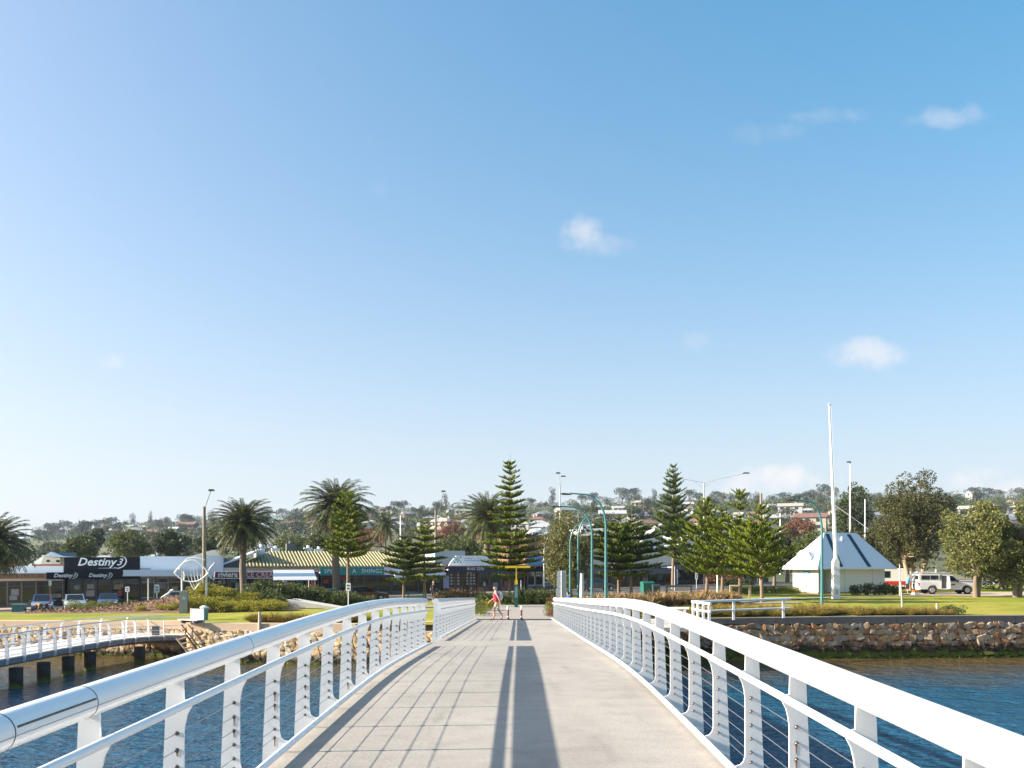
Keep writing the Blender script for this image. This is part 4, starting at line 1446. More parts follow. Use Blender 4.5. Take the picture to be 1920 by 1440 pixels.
for i in range(46):
    px = 362 + (i % 12) * 14.5 + rs.uniform(-6, 6)
    D = 55.0 + (i // 12) * 1.55 + rs.uniform(-.4, .4)
    if px > 530 - (i // 12) * 4:
        continue
    shrub('lime', 'yellow-green shrub, %s from left in the %s row by the fish sculpture' % (ORD[i % 12], ('front', 'second', 'third', 'back')[i // 12]), PX(px, D), D, 1.3, rs.uniform(.62, .85) * (1 if px < 430 else .75), group='yellow-green shrub mass', zf=GB, seed=i)
for i in range(38):
    px = 478 + (i % 13) * 15 + rs.uniform(-6, 6)
    D = 61.5 + (i // 13) * 1.5 + rs.uniform(-.4, .4)
    shrub('hedge', 'dark hedge shrub, %s from left in the %s row behind the yellow shrubs' % (ORD[i % 13], ('front', 'middle', 'back')[i // 13]), PX(px, D), D, 1.6, rs.uniform(1.0, 1.3) * (1.15 if px < 600 else .85), group='dark green hedge on the left', zf=GB, seed=i)
for i, (px, D, w, h) in enumerate(((525, 58.6, 1.7, .8), (545, 57.8, 1.6, .6), (505, 59.4, 1.8, 1.0), (665, 66, 1.6, .7), (690, 66.5, 1.6, .6), (640, 65.5, 1.7, .8))):
    shrub('hedge', ('dark shrub left of the pale ramp, middle of three', 'lowest dark shrub at the tip of the pale ramp', 'tallest dark shrub left of the pale ramp', 'dark shrub behind the right end of the pale ramp, middle of three', 'dark shrub behind the pale ramp nearest the bridge', 'dark shrub behind the pale ramp nearest the hedge')[i], PX(px, D), D, w, h, group='shrubs by the ramp', zf=GB, seed=i)
# hedge across the end of the path
for i in range(30):
    px = 988 + (i % 10) * 8.4 - (20 if i < 10 else 0) + rs.uniform(-3, 3)
    D = 61.3 + (i // 10) * .9
    if 938 < px < 1050:
        shrub('hedge', 'green shrub, %s from left in the %s row of the path-end hedge' % (ORD[i % 10], ('front', 'middle', 'back')[i // 10]), PX(px, D), D, 1.05, rs.uniform(.85, 1.15), group='hedge across the path end', seed=i)
for i, (px, D, w, h, k) in enumerate(((905, 60.8, 1.3, .9, 'hedge'), (925, 61, 1.3, .95, 'hedge'), (945, 61.5, 1.3, .9, 'hedge'), (912, 53, 1.0, .75, 'lime'), (898, 49.5, .9, .8, 'hedge'), (905, 47.6, .8, .62, 'box'))):
    shrub(k, ('yellow-green' if k == 'lime' else 'bright green' if k == 'box' else 'green') + ' shrub left of the path beyond the bridge, ' + ('behind the walker' if px > 918 else 'by the railing'), PX(px, D), D, w, h, group='shrubs left of the path end', seed=i)
for i, (px, D, w, h, k) in enumerate(((1028, 47.3, .62, .85, 'box'), (1033, 46.6, .5, .6, 'russet'), (1040, 54, 1.0, .9, 'russet'))):
    shrub(k, ('yellow-green shrub at the far end of the right bridge railing', 'low russet shrub at the far end of the right bridge railing', 'russet shrub below the information sign')[i], PX(px, D), D, w, h, seed=i)
for i, px in enumerate((1606, 1625, 1644, 1662, 1680)):
    shrub('dark', 'dark shrub against the shaded kiosk wall, %s from the left' % ORD[i], PX(px, 76.2), 76.2, 1.3, .95 + .1 * (i % 2), group='shrubs at the kiosk wall', seed=i)
for i in range(20):
    px = 1375 + i * 6.2
    D = 80 + (i % 3) * .8
    shrub('box', 'low green hedge plant left of the kiosk, %s from the left' % ORD[i], PX(px, D), D, 1.2, .7, group='low hedge left of the kiosk', seed=i)
for i, (px, D) in enumerate(((1345, 110), (1372, 110.5))):
    shrub('russet', 'wide russet hedge across the road behind the pines', PX(px, D), D, 4.2, 1.7, group='russet hedge', seed=i)
for i, (px, D) in enumerate(((1362, 106), (1380, 106), (1398, 105))):
    shrub('dark', 'grey-green bush across the road behind the pines', PX(px, D), D, 2.2, 1.0, group='bushes across the road', seed=i)

def straps(name, seed, n, L, m, spread=.6, w=.05, r=.18):
    global rng
    rng = np.random.default_rng(seed)
    az = rng.uniform(0, 6.28, n)
    tilt = rng.uniform(.05, 1, n) * spread
    ln = L * rng.uniform(.6, 1.1, n)
    d = np.stack([np.cos(az) * np.sin(tilt), np.sin(az) * np.sin(tilt), np.cos(tilt)], 1)
    h_ = np.stack([np.cos(az), np.sin(az), np.zeros(n)], 1)
    b0 = h_ * rng.uniform(0, r, (n, 1))
    P = np.stack([b0, b0 + d * (ln * .55)[:, None], b0 + d * (ln * .9)[:, None] + h_ * (ln * .12 * spread)[:, None] - np.array([0, 0, 1]) * (ln * .08 * spread)[:, None]], 1)
    v, f = np_tubes(P, np.stack([np.full(n, w), np.full(n, w * .9), np.full(n, w * .15)], 1), 2)
    v, f = np_tubes(P, np.stack([np.full(n, w), np.full(n, w * .9), np.full(n, w * .15)], 1), 3)
    return npmesh(name, v, f, m)
FLAX = [straps('leaves', 200 + i, 40, 1.0, M_flax, .8, .034, .15) for i in range(4)]
FGR = [straps('blades', 210 + i, 260, .95, M_fgrass, 1.15, .009, .15) for i in range(4)]
def scatter(meshes, name, label, cat, group, spots):
    for i, (X, D, s) in enumerate(spots):
        o = link(name, meshes[i % len(meshes)], None, (X, D, G(X, D) - .02), rs.uniform(0, 6))
        o.scale = (s, s, s * rs.uniform(.85, 1.15))
        tag(o, label, cat, group)
sp_ = []
for i in range(40):
    px = rs.uniform(815, 902)
    sp_.append((PX(px, 64), 62.8 + rs.uniform(0, 2.6), rs.uniform(.9, 1.25)))
scatter(FLAX, 'flax_plant', 'brown strap-leaved plant in the band left of the path end', 'plant', 'strap-leaved plants left of the path', sp_)
sp_ = []
for i in range(110):
    px = rs.uniform(1105, 1384)
    D = 55 + rs.uniform(0, 3.5) + (px - 1105) * .012
    sp_.append((PX(px, D), D, rs.uniform(.85, 1.25)))
scatter(FLAX, 'flax_plant', 'brown strap-leaved plant in the long band right of the bridge', 'plant', 'strap-leaved plants right of the bridge', sp_)
sp_ = []
for i in range(120):
    X = rs.uniform(9.0, 24.5) if i < 110 else rs.uniform(5, 9)
    D = wall_front(X) + .9 + rs.uniform(0, 2.0) * (1 if X < 19 else .55)
    sp_.append((X, D, rs.uniform(.6, 1.05) * (1 if X < 17 else .72)))
scatter(FGR, 'fountain_grass', 'golden fountain grass clump along the top of the right sea wall', 'grass clump', 'fountain grass on the right sea wall', sp_)
sp_ = []
for i in range(34):
    X = rs.uniform(-14.0, -6.0)
    sp_.append((X, wall_front(X) + .8 + rs.uniform(0, .9), rs.uniform(.5, .8)))
scatter(FGR, 'fountain_grass', 'golden fountain grass clump along the top of the left sea wall', 'grass clump', 'fountain grass on the left sea wall', sp_)
shrub('hedge', 'low dark green bush on the lawn edge near the right sea wall', PX(1790, 46.8), 46.8, 1.2, .5, seed=2)
# ------------------------------------------------------------------ shops along the street
M_glass = mat('dark_shop_glass', (.018, .024, .030), .06, var=.5, vscale=.8, col2=(.05, .045, .04), spec=.6)
M_frame = mat('dark_aluminium', (.09, .10, .115), .4)
M_lframe = mat('pale_frame', (.55, .56, .56), .4)
M_black = mat('black_panel', (.008, .009, .016), .7, spec=.15, var=.3, vscale=3, col2=(.02, .02, .026))
M_whitef = mat('white_fascia', (.86, .87, .88), .5, var=.12, vscale=1.5, col2=(.62, .64, .66))
M_bluef = mat('pale_blue_fascia', (.70, .78, .88), .5, var=.15, vscale=1.2, col2=(.60, .67, .76))
M_tan = mat('tan_sign', (.42, .25, .11), .6, var=.3, vscale=2)
M_teal = mat('teal_sign', (.012, .23, .25), .5)
M_maroon = mat('maroon_sign', (.11, .014, .045), .5)
M_letter = mat('white_lettering', (.80, .82, .85), .4)
M_letdark = mat('dark_lettering', (.08, .035, .03), .5)
M_brick = mat('brick_front', (.23, .12, .085), .9, var=.5, vscale=5, col2=(.16, .09, .07))
M_greywall = mat('grey_render', (.14, .155, .17), .8, var=.3, vscale=1)
M_cream = mat('cream_render', (.62, .56, .46), .85, var=.2, vscale=1)
M_zinc = mat('pale_metal_roof', (.62, .63, .62), .45, var=.2, vscale=.6, col2=(.48, .48, .46))
M_yroof = mat('straw_yellow_roof', (.36, .33, .17), .6, var=.2, vscale=1, col2=(.29, .265, .13))
M_ypan_shade = mat('straw_roof_pan_shade', (.20, .185, .095), .7)  # rib colour darkened: the shade between the ribs put into the pans
POST_COLS = [mat('poster_%d' % i, c, .6, var=.4, vscale=6) for i, c in enumerate(((.55, .55, .52), (.35, .45, .55), (.45, .08, .06), (.08, .3, .38), (.5, .42, .2), (.3, .28, .26)))]
class Shop:
    def __init__(s, label, px0, px1, cat='shop', t=0.0, name='shop'):
        s.t = t
        s.s0, s.s1 = s_of(px0, t), s_of(px1, t)
        s.W = s.s1 - s.s0
        p = on_street(s.s0, t)
        s.z0 = zst((s.s0 + s.s1) / 2) + .12
        s.o = empty(name, (p[0], p[1], s.z0), R(22), label, cat)
        s.rs = random.Random(int(px0 * 7 + px1))
    def xl(s, px, out=0.0):
        """local x of a pixel column for something standing `out` metres in front of the facade"""
        return s_of(px, s.t + out) - s.s0
    def zl(s, py, px=None, out=0.0):
        ss = s_of(px, s.t + out) if px is not None else (s.s0 + s.s1) / 2
        D = on_street(ss, s.t + out)[1]
        return PZ(py, D) - s.z0
    def box(s, name, x0, x1, y0, y1, z0, z1, m, parent=None):
        return MB().b2(x0, x1, y0, y1, z0, z1).build(name, m, parent or s.o)
    def front(s, x0, x1, h, n, wall=None, pier=.22, sill=.45, door=None, frame=None, posters=3, y=0.0):
        """glazed ground floor: piers, windows with frames, a door, things stuck on the glass"""
        wd = (x1 - x0) / n
        for i in range(n):
            a, b = x0 + i * wd, x0 + (i + 1) * wd
            isd = door is not None and i in door
            s.box('pier', a, a + pier / 2, y, y + .3, 0, h, wall or M_frame)
            zb = .06 if isd else sill
            if not isd:
                s.box('stall_riser', a + pier / 2, b - .02, y + .06, y + .25, 0, sill, wall or M_brick)
            w = s.box('door' if isd else 'window', a + pier / 2, b - .02, y + .14, y + .17, zb, h, M_glass)
            fr = frame or M_frame
            m2 = MB()
            m2.b2(a + pier / 2, b, y + .08, y + .13, h - .09, h)
            m2.b2(a + pier / 2, b, y + .08, y + .13, zb, zb + .08)
            m2.b2(b - .09, b, y + .075, y + .13, zb, h)
            m2.b2(a + pier / 2, b, y + .085, y + .13, zb + (h - zb) * .76, zb + (h - zb) * .76 + .06)
            m2.build('frame', fr, w)
            for k in range(s.rs.randint(0, posters)):
                pw, ph = s.rs.uniform(.25, .8), s.rs.uniform(.25, .7)
                pa = a + pier / 2 + .1 + s.rs.uniform(0, max(.05, wd - pw - .4))
                pz = zb + s.rs.uniform(.1, max(.2, h - zb - ph - .3))
                m3 = MB().b2(pa, min(pa + pw, b - .12), y + .125 - .004 * k, y + .128 - .004 * k, pz, pz + ph)
                m3.build('poster', s.rs.choice(POST_COLS), w)
        s.box('pier', x1 - pier / 2, x1, y + .004, y + .3, 0, h, wall or M_frame)
    def body(s, x0, x1, depth, h, m, hollow_h=None):
        """walls behind the glazing"""
        m2 = MB()
        y0 = .32
        m2.b2(x0, x1, y0 + .9, depth, 0, h - .05)
        m2.b2(x0, x1, .02, y0 + .9, hollow_h or 2.6, h)
        m2.build('wall', m, s.o)
        s.box('interior_back', x0 + .05, x1 - .05, y0 + .85, y0 + .895, .02, (hollow_h or 2.6) - .02, M_black)
    def awning(s, px0, px1, y0, y1, m, out=2.7, name='awning', text=None):
        x0, x1 = s.xl(px0, out), s.xl(px1, out)
        zt, zb = s.zl(y0, (px0 + px1) / 2, out), s.zl(y1, (px0 + px1) / 2, out)
        a = MB().b2(x0, x1, -out, .01, zb + .25, zb + .37).build(name, M_whitef, s.o)
        f = MB().b2(x0, x1, -out - .06, -out, zb, zt).build('fascia', m, a)
        return a, f, (x0 + x1) / 2, (zt + zb) / 2, zt - zb
    def posts(s, xs_, y, h, r, m):
        for x in xs_:
            MB().tube([(x, y, 0), (x, y, h)], r, 8).build('awning_post', m, s.o)

# cafe with the tan sign, far left
b = Shop('low white shop with a tan lettered awning sign, at the left edge', -70, 119)
hp = b.zl(1061, 60)
b.body(0, b.W, 11, hp, M_whitef)
b.box('parapet_trim', b.xl(60), b.W, -.03, .02, hp + .001, hp + .16, mat('terracotta_trim', (.42, .12, .06), .7))
b.front(0, b.W, 2.55, 7, door=(2, 6), wall=mat('stone_grey', (.24, .23, .22), .8), posters=2)
a, f, cx, cz, hh = b.awning(-75, 87, 1075, 1085.5, M_tan)
text_mesh('lettering', 'HOMES & TRISTORE', hh * .82, M_letdark, f, (b.xl(38, 2.7), -2.765, cz), spacing=1.05)
b.box('coloured_panel', b.xl(11), b.xl(27), -.04, .015, hp - .1, hp + .5, mat('orange_panel', (.55, .14, .06), .6))
b.box('menu_board', b.xl(77), b.xl(94), -.4, -.36, .55, 1.15, mat('red_board', (.45, .06, .03), .6))
# big shed with a skillion roof behind it
s2 = Shop('white shed with a skillion roof and two small windows behind the cafe', 40, 121, t=-14, cat='shed', name='shed')
zA, zB_ = s2.zl(1047, 60), s2.zl(1035, 95)
MB().prism([(0, 0), (s2.W, 0), (s2.W, zA + .1), (s2.xl(95), zB_), (0, zA - 1.2)], 'y', 0, 9).build('wall', mat('pale_blue_wall', (.70, .78, .80), .7), s2.o)
MB().prism([(s2.xl(80), s2.zl(1062, 100)), (s2.W - .2, s2.zl(1062, 100)), (s2.W - .2, s2.zl(1046, 115)), (s2.xl(86), s2.zl(1044, 90))], 'y', -2.2, -.01).build('lean_to', M_cream, s2.o)
for px in (92, 110):
    w = s2.box('window', s2.xl(px), s2.xl(px + 6.5), -2.23, -2.19, s2.zl(1054, 100), s2.zl(1050, 100), M_glass)
MB().prism([(s2.xl(84), s2.zl(1043.6, 100)), (s2.W + 2.2, s2.zl(1046, 120)), (s2.W + 2.2, s2.zl(1045, 120)), (s2.xl(84), s2.zl(1041, 100))], 'y', -2.5, 1).build('roof', M_zinc, s2.o)
s2.box('upper_wall', s2.xl(95), s2.xl(138), 3, 3.3, s2.zl(1043, 110), s2.zl(1035.5, 110), mat('steel_blue_wall', (.07, .16, .24), .6))

# black shop
b = Shop('black fronted surf shop with a large white italic name sign', 120, 262)
hp = b.zl(1045, 190)
zs = b.zl(1068, 190)
b.body(0, b.W, 12, hp, M_black)
sg = b.box('sign', .05, b.W - .05, -.12, .015, zs, hp + .02, M_black)
zc2 = b.zl(1054, 195)
text_mesh('lettering', 'Destiny', 1.12, M_letter, sg, (b.xl(181), -.135, zc2), shear=.3, offset=.022, spacing=1.0)
text_mesh('lettering', '3', 1.0, M_letter, sg, (b.xl(223), -.135, zc2 - .02), shear=.45, offset=.01)
def swoosh(parent, cx, y, cz, rx, rz_, r):
    pts_ = [(cx + rx * math.cos(t) + .28 * rz_ * math.sin(t), y, cz + rz_ * math.sin(t)) for t in np.linspace(-2.2, 1.75, 22)]
    rad_ = [r * (.25 + .75 * math.sin(math.pi * i / 21)) for i in range(22)]
    MB().tube(pts_, rad_, 5).build('swoosh', M_letter, parent)
swoosh(sg, b.xl(224), -.15, zc2 - .02, .62, .60, .07)
for k in range(9):
    b.box('lettering', b.xl(185) + k * .18, b.xl(185) + k * .18 + .1, -.127, -.121, zc2 - .66, zc2 - .57, mat('grey_lettering', (.4, .42, .46), .5), sg)
a, f, cx, cz, hh = b.awning(87, 230, 1073, 1086, M_black)
for px in (118, 183):
    text_mesh('lettering', 'Destiny', .52, M_letter, f, (b.xl(px, 2.7), -2.77, cz + .03), shear=.3, offset=.012)
    text_mesh('lettering', '3', .46, M_letter, f, (b.xl(px + 20.5, 2.7), -2.77, cz + .03), shear=.45, offset=.004)
    swoosh(f, b.xl(px + 21, 2.7), -2.775, cz + .02, .3, .28, .035)
b.front(.3, b.W, 2.6, 5, wall=mat('slate_blue_render', (.05, .06, .075), .7), door=(2,), posters=4)

# white and pale blue shop
b = Shop('shop with a blank pale blue parapet, right of the black shop', 262.5, 419)
hp = b.zl(1043.5, 340)
b.body(0, b.W, 12, hp, M_bluef)
b.box('parapet_panel', .04, b.W * .97, -.08, .015, b.zl(1066, 340), hp + .015, M_bluef)
a, f, cx, cz, hh = b.awning(231, 381, 1068.5, 1080, M_bluef)
b.front(.05, b.W - .05, 2.55, 6, wall=M_greywall, door=(1, 4), frame=M_lframe, posters=2)
MB().prism([(b.xl(343), hp - .2), (b.W - .3, hp - .2), (b.W - .3, b.zl(1030, 410)), (b.xl(400), b.zl(1030.5, 400))], 'y', 3, 10).build('roof', mat('beige_roof', (.62, .57, .46), .6, var=.2), b.o)
b.box('sign_bracket', b.xl(262), b.xl(283), -.6, -.55, b.zl(1067.5, 270), b.zl(1066, 270), M_black)

# ice cream shop and furnishing shop under the straw coloured ribbed roof
b = Shop('ice cream shop and showroom under a long ribbed straw-yellow roof', 420, 834)
ze, zr = b.zl(1062.5, 620), b.zl(1034, 620)
xe0, xe1 = b.xl(452), b.W
b.body(0, b.W, 13, ze - .1, M_cream)
dp = 5.5
sl0, sl1 = 3.4, 4.0
MB().add([(xe0, -.6, ze), (xe1, -.6, ze), (xe1 - sl1, dp, zr), (xe0 + sl0, dp, zr), (xe0, -.6, ze - .12), (xe1, -.6, ze - .12), (xe1, 2 * dp, ze), (xe0, 2 * dp, ze)],
         [(0, 1, 2, 3), (0, 4, 5, 1), (1, 6, 2), (0, 3, 7), (2, 6, 7, 3)]).build('roof', M_ypan_shade, b.o)
rb = MB()
x = xe0 + .2
while x < xe1 - .1:
    tmax = min(1.0, (x - xe0) / sl0, (xe1 - x) / sl1)
    w = .085
    p0, p1 = (-.62, ze + .005), (-.6 + (dp + .6) * tmax, ze + (zr - ze) * tmax)
    rb.add([(x - w, p0[0], p0[1]), (x + w, p0[0], p0[1]), (x + w * .6, p0[0], p0[1] + .13), (x - w * .6, p0[0], p0[1] + .13), (x - w, p1[0], p1[1]), (x + w, p1[0], p1[1]), (x + w * .6, p1[0], p1[1] + .13), (x - w * .6, p1[0], p1[1] + .13)],
           [(0, 1, 2, 3), (0, 3, 7, 4), (3, 2, 6, 7), (1, 5, 6, 2), (4, 7, 6, 5)])
    x += .365
tag(rb.build('roof_ribs', M_yroof, b.o), kind='stuff')
a, f, cx, cz, hh = b.awning(401, 596, 1070.5, 1084.5, M_maroon, out=1.6)
MB().b2(b.xl(401, 1.6), b.xl(596, 1.6), -1.69, -1.655, cz + hh / 2 - .1, cz + hh / 2).build('trim', M_whitef, f)
MB().b2(b.xl(401, 1.6), b.xl(596, 1.6), -1.69, -1.655, cz - hh / 2, cz - hh / 2 + .07).build('trim', M_whitef, f)
text_mesh('lettering', 'riviera', hh * .95, M_letter, f, (b.xl(427, 1.6), -1.672, cz + .02), offset=.015, spacing=1.0)
text_mesh('lettering', 'ICE CREAM', hh * .88, mat('pink_lettering', (.75, .55, .62), .4), f, (b.xl(490, 1.6), -1.672, cz), offset=.002, spacing=1.02)
b.front(b.xl(402), b.xl(598), 2.6, 8, wall=M_greywall, door=(1, 5), posters=3)
a2, f2, cx, cz, hh = b.awning(600, 720, 1063.5, 1078.5, M_teal, out=1.6)
for tx, px in (('SPL', 616), ('A', 664), ('SHINGS', 697)):
    text_mesh('lettering', tx, hh * .72, M_letter, f2, (b.xl(px, 1.6), -1.665, cz), spacing=1.1)
a3, f3, cx, cz, hh = b.awning(720.5, 758, 1064, 1078, mat('lilac_sign', (.55, .58, .78), .5), out=1.6)
a4, f4, cx, cz, hh = b.awning(740, 836, 1074, 1083, M_bluef, out=2.6)
b.front(b.xl(602), b.W - .1, 2.6, 9, wall=M_greywall, door=(3, 7), posters=3)
b.box('gable_wing', b.xl(421), b.xl(457), 1.6, 9, ze - .5, ze + .9, M_greywall)
MB().prism([(b.xl(420), ze + .2), (b.xl(493), ze + 1.75), (b.xl(493), ze + 1.95), (b.xl(420), ze + .4)], 'y', 1.0, 9).build('wing_roof', M_bluef, b.o)
for (px, w, h, m) in ((493, .8, .8, M_whitef), (521, .9, .6, M_whitef), (550, 1.0, 1.3, M_greywall), (563, 1.8, .5, mat('vent_green', (.05, .12, .1), .6)), (586, .9, .7, M_whitef), (607, .9, .5, M_whitef)):
    r_ = MB()
    r_.b2(b.xl(px), b.xl(px) + w, dp + .6, dp + 1.5, zr - .5, zr + h * .75)
    r_.lathe([(.18, 0), (.2, .18), (.12, .3)], (b.xl(px) + w / 2, dp + 1.0, zr + h * .75), 8)
    r_.build('roof_vent', m, b.o)
for px, col in ((487, (.5, .03, .07)), (537, (.42, .42, .62)), (588, (.35, .05, .08))):
    fl = empty('feather_flag', (*on_street(s_of(px, 2.2), 2.2), zst(s_of(px, 2.2)) + .15), R(22), ('crimson', 'lavender', 'dark red')[(487, 537, 588).index(px)] + ' feather flag leaning on the footpath of the ice cream shop', 'flag')
    MB().prism([(-.05, .35), (.12, .1), (.62, .25), (.42, 1.1), (.2, 1.75), (-.12, 2.1), (-.32, 1.95), (-.3, 1.2)], 'y', -.008, .008).build('cloth', mat('flag_%d' % px, col, .7, var=.4, vscale=5), fl)
    MB().tube([(.42, 0, 0), (.1, 0, 1.0), (-.35, 0, 2.0)], .018, 6).build('pole', M_lframe, fl)

# striped canopy shelter standing in front
sh = Shop('open shelter with a blue and white striped canopy in front of the ice cream shop', 512, 592, cat='shelter', t=5.0, name='street_shelter')
zt, zb = sh.zl(1068.5, 550), sh.zl(1087, 550)
M_cblue = mat('canopy_blue', (.20, .33, .50), .6)
for i in range(3):
    z1_, z2_ = zt + (zb - zt) * i / 3, zt + (zb - zt) * (i + 1) / 3
    y1_, y2_ = .9 - 1.5 * i / 3, .9 - 1.5 * (i + 1) / 3
    MB().add([(.1 - .05 * i, y1_, z1_), (sh.W - .1 + .05 * i, y1_, z1_), (sh.W - .1 + .05 * (i + 1), y2_, z2_), (.1 - .05 * (i + 1), y2_, z2_), (.1 - .05 * i, y1_, z1_ - .05), (sh.W - .1 + .05 * i, y1_, z1_ - .05), (sh.W - .1 + .05 * (i + 1), y2_, z2_ - .05), (.1 - .05 * (i + 1), y2_, z2_ - .05)],
             [(0, 1, 2, 3), (4, 7, 6, 5), (3, 2, 6, 7), (0, 3, 7, 4), (1, 5, 6, 2), (0, 4, 5, 1)]).build('canopy_stripe', (M_whitef, M_cblue, M_whitef)[i], sh.o)
for x, y in ((.5, -.4), (1.1, .8), (sh.W - .6, .8), (sh.W - .15, -.4)):
    MB().tube([(x, y, -.1), (x, y, zb + (.05 if y < 0 else .9))], .06, 8).build('post', mat('cream_post', (.62, .55, .42), .6), sh.o)

# estate agent with the white lettered parapet
b = Shop('estate agency with a white sloped parapet and window posters, left of the tall centre pine', 836, 986)
hp, hb = b.zl(1042, 880), b.zl(1060.5, 880)
b.body(0, b.W, 10, hb + .1, M_brick, 2.9)
b.box('back_roof', b.xl(830), b.xl(888), 3.2, 8, hb, b.zl(1032, 860), mat('grey_blue_roof', (.35, .45, .50), .6))
p_ = MB().prism([(b.xl(839), hb), (b.xl(929), hb), (b.xl(921), hb + .3), (b.xl(909), hp), (b.xl(853), hp), (b.xl(843), hb + .45)], 'y', -.5, -.3).build('sign_parapet', M_whitef, b.o)
M_tealp = mat('logo_teal', (.04, .22, .24), .5)
for dx, dz in ((0, .25), (.75, .3), (.2, 0), (.55, -.05), (.0, -.3), (.75, -.28), (.38, -.22), (.38, .18)):
    MB().lathe([(.10, 0), (.10, .012)], (0, 0, 0), 8).build('logo_mark', M_tealp, p_).matrix_local = Matrix.Translation((b.xl(850) + dx, -.5, (hp + hb) / 2 + .1 + dz)) @ Matrix.Rotation(R(90), 4, 'X')
for k, (w, dz) in enumerate(((1.0, .2), (2.2, -.05))):
    b.box('logo_line', b.xl(868), b.xl(868) + w, -.512, -.502, (hp + hb) / 2 + dz, (hp + hb) / 2 + dz + .09, mat('logo_grey', (.45, .5, .55), .5), p_)
a, f, cx, cz, hh = b.awning(840, 934, 1062, 1073, mat('navy_awning', (.02, .022, .05), .5), out=1.4)
text_mesh('lettering', '8165 3201', hh * .7, M_letter, f, (b.xl(892, 1.4), -1.468, cz + .05), spacing=1.05)
b.front(b.xl(840), b.xl(893), 2.75, 4, wall=M_brick, door=(2,), posters=0)
for i in range(3):
    for side, pa in ((0, 845), (1, 875)):
        for j in range(5):
            x = b.xl(pa) + i * .42
            b.box('listing_card', x, x + .26, .10, .105, .8 + j * .36, 1.02 + j * .36, POST_COLS[0])
b.box('poster', b.xl(831), b.xl(842), -.02, .015, .4, 1.9, mat('lavender_poster', (.5, .5, .72), .6, var=.5, vscale=8))
b.box('poster', b.xl(877), b.xl(884), .06, .09, 2.1, 2.7, M_letter)
b.front(b.xl(895), b.W - .1, 2.7, 4, wall=M_brick, door=(1,), posters=1)

# brick building with a pale blue parapet, then the long row behind the pines
b = Shop('brown brick building with a bright blue awning, right of the tall centre pine', 987, 1080)
b.body(0, b.W, 10, b.zl(1003, 1010), M_brick, 2.8)
MB().prism([(b.xl(1016), b.zl(1004, 1040)), (b.xl(1062), b.zl(1004, 1040)), (b.xl(1044), b.zl(987, 1040))], 'y', -.3, 8).build('gable_roof', M_zinc, b.o)
a, f, cx, cz, hh = b.awning(988, 1024, 1041, 1060, mat('bright_blue_awning', (.10, .25, .55), .5), out=1.8)
a, f, cx, cz, hh = b.awning(988, 1070, 1062, 1072, M_black, out=2.0)
b.front(.1, b.W - .1, 2.7, 6, wall=M_greywall, frame=M_lframe, door=(4,), posters=2)
b = Shop('long low shop row with a white metal roof behind the right-hand pines', 1081, 1262)
hp = b.zl(1030, 1180)
b.body(0, b.W, 12, hp, M_cream, 2.7)
MB().prism([(b.xl(1128), b.zl(1000, 1170)), (b.xl(1215), b.zl(1000, 1170)), (b.xl(1215), b.zl(985, 1170)), (b.xl(1128), b.zl(989, 1170))], 'y', 6, 16).build('upper_storey', M_whitef, b.o)
MB().prism([(b.xl(1188), b.zl(1022, 1215)), (b.xl(1250), b.zl(1022, 1215)), (b.xl(1222), b.zl(992, 1215))], 'y', -1.0, 10).build('gable_roof', M_zinc, b.o)
a, f, cx, cz, hh = b.awning(1082, 1262, 1066, 1076, M_greywall)
b.front(.1, b.W - .1, 2.7, 12, wall=M_brick, door=(3, 8), posters=2)
b = Shop('dark veranda shops with bright window displays behind the windswept pines', 1263, 1442)
hp = b.zl(1036, 1330)
b.body(0, b.W, 12, hp, M_greywall, 2.8)
a, f, cx, cz, hh = b.awning(1263, 1442, 1058, 1068, M_greywall, out=3.0)
b.posts([b.xl(px, 2.9) for px in (1270, 1320, 1370, 1420)], -2.9, b.zl(1066, 1330, 2.9), .07, M_whitef)
b.front(.1, b.W - .1, 2.8, 12, wall=M_frame, door=(4, 9), posters=5)
MB().prism([(0, hp), (b.W, hp), (b.W - 3, b.zl(1002, 1400)), (3, b.zl(1002, 1300))], 'y', 1, 11).build('roof', M_zinc, b.o)

# ------------------------------------------------------------------ white kiosk with the flared hip roof
KD, KRZ = 79.0, R(23)
kx = PX(1534, KD)
kg = G(kx, KD)
kio = empty('kiosk', (kx, KD, kg), KRZ, 'white kiosk with a flared hip roof and two dark roof strips, on the right lawn', 'kiosk')
M_kw = mat('kiosk_white_wall', (.70, .70, .67), .7, var=.15, vscale=1.5, col2=(.58, .58, .55))
M_kroof = mat('kiosk_white_roof', (.64, .68, .72), .4, var=.12, vscale=1.2, col2=(.60, .64, .69))
M_kdark = mat('kiosk_skylight', (.02, .035, .06), .25)
KW, KDp, KH = 8.2, 3.4, 2.45
mb = MB()
mb.b2(1.5, KW, 0, KDp, 0, KH)
mb.b2(0, 1.5, 1.3, KDp, 0, KH)
mb.b2(0, .16, 0, 1.3, 0, KH)
mb.build('wall', M_kw, kio)
MB().b2(-.03, KW + .03, -.03, KDp + .03, 0, .13).build('plinth', mat('plinth_brick', (.34, .20, .14), .9), kio)
for (x0, x1, y0, y1, z0, z1, nm) in ((.45, 1.4, 1.255, 1.29, .15, 2.2, 'door'), (1.6, 2.5, -.03, -.002, 1.1, 2.3, 'window')):
    w = MB().b2(x0, x1, y0, y1, z0, z1).build(nm, mat('kiosk_dark_green_glass', (.02, .06, .055), .15), kio)
    MB().b2(x0 - .05, x1 + .05, y0 - .02, y0 - .002, z1, z1 + .07).build('frame', M_kw, w)
sg = MB().b2(-.035, -.003, 1.1, 2.0, 1.8, 2.1).build('sign', mat('blue_sign', (.03, .20, .5), .5), kio)
MB().b2(-.042, -.036, 1.2, 1.9, 1.9, 2.0).build('lettering', M_letter, sg)
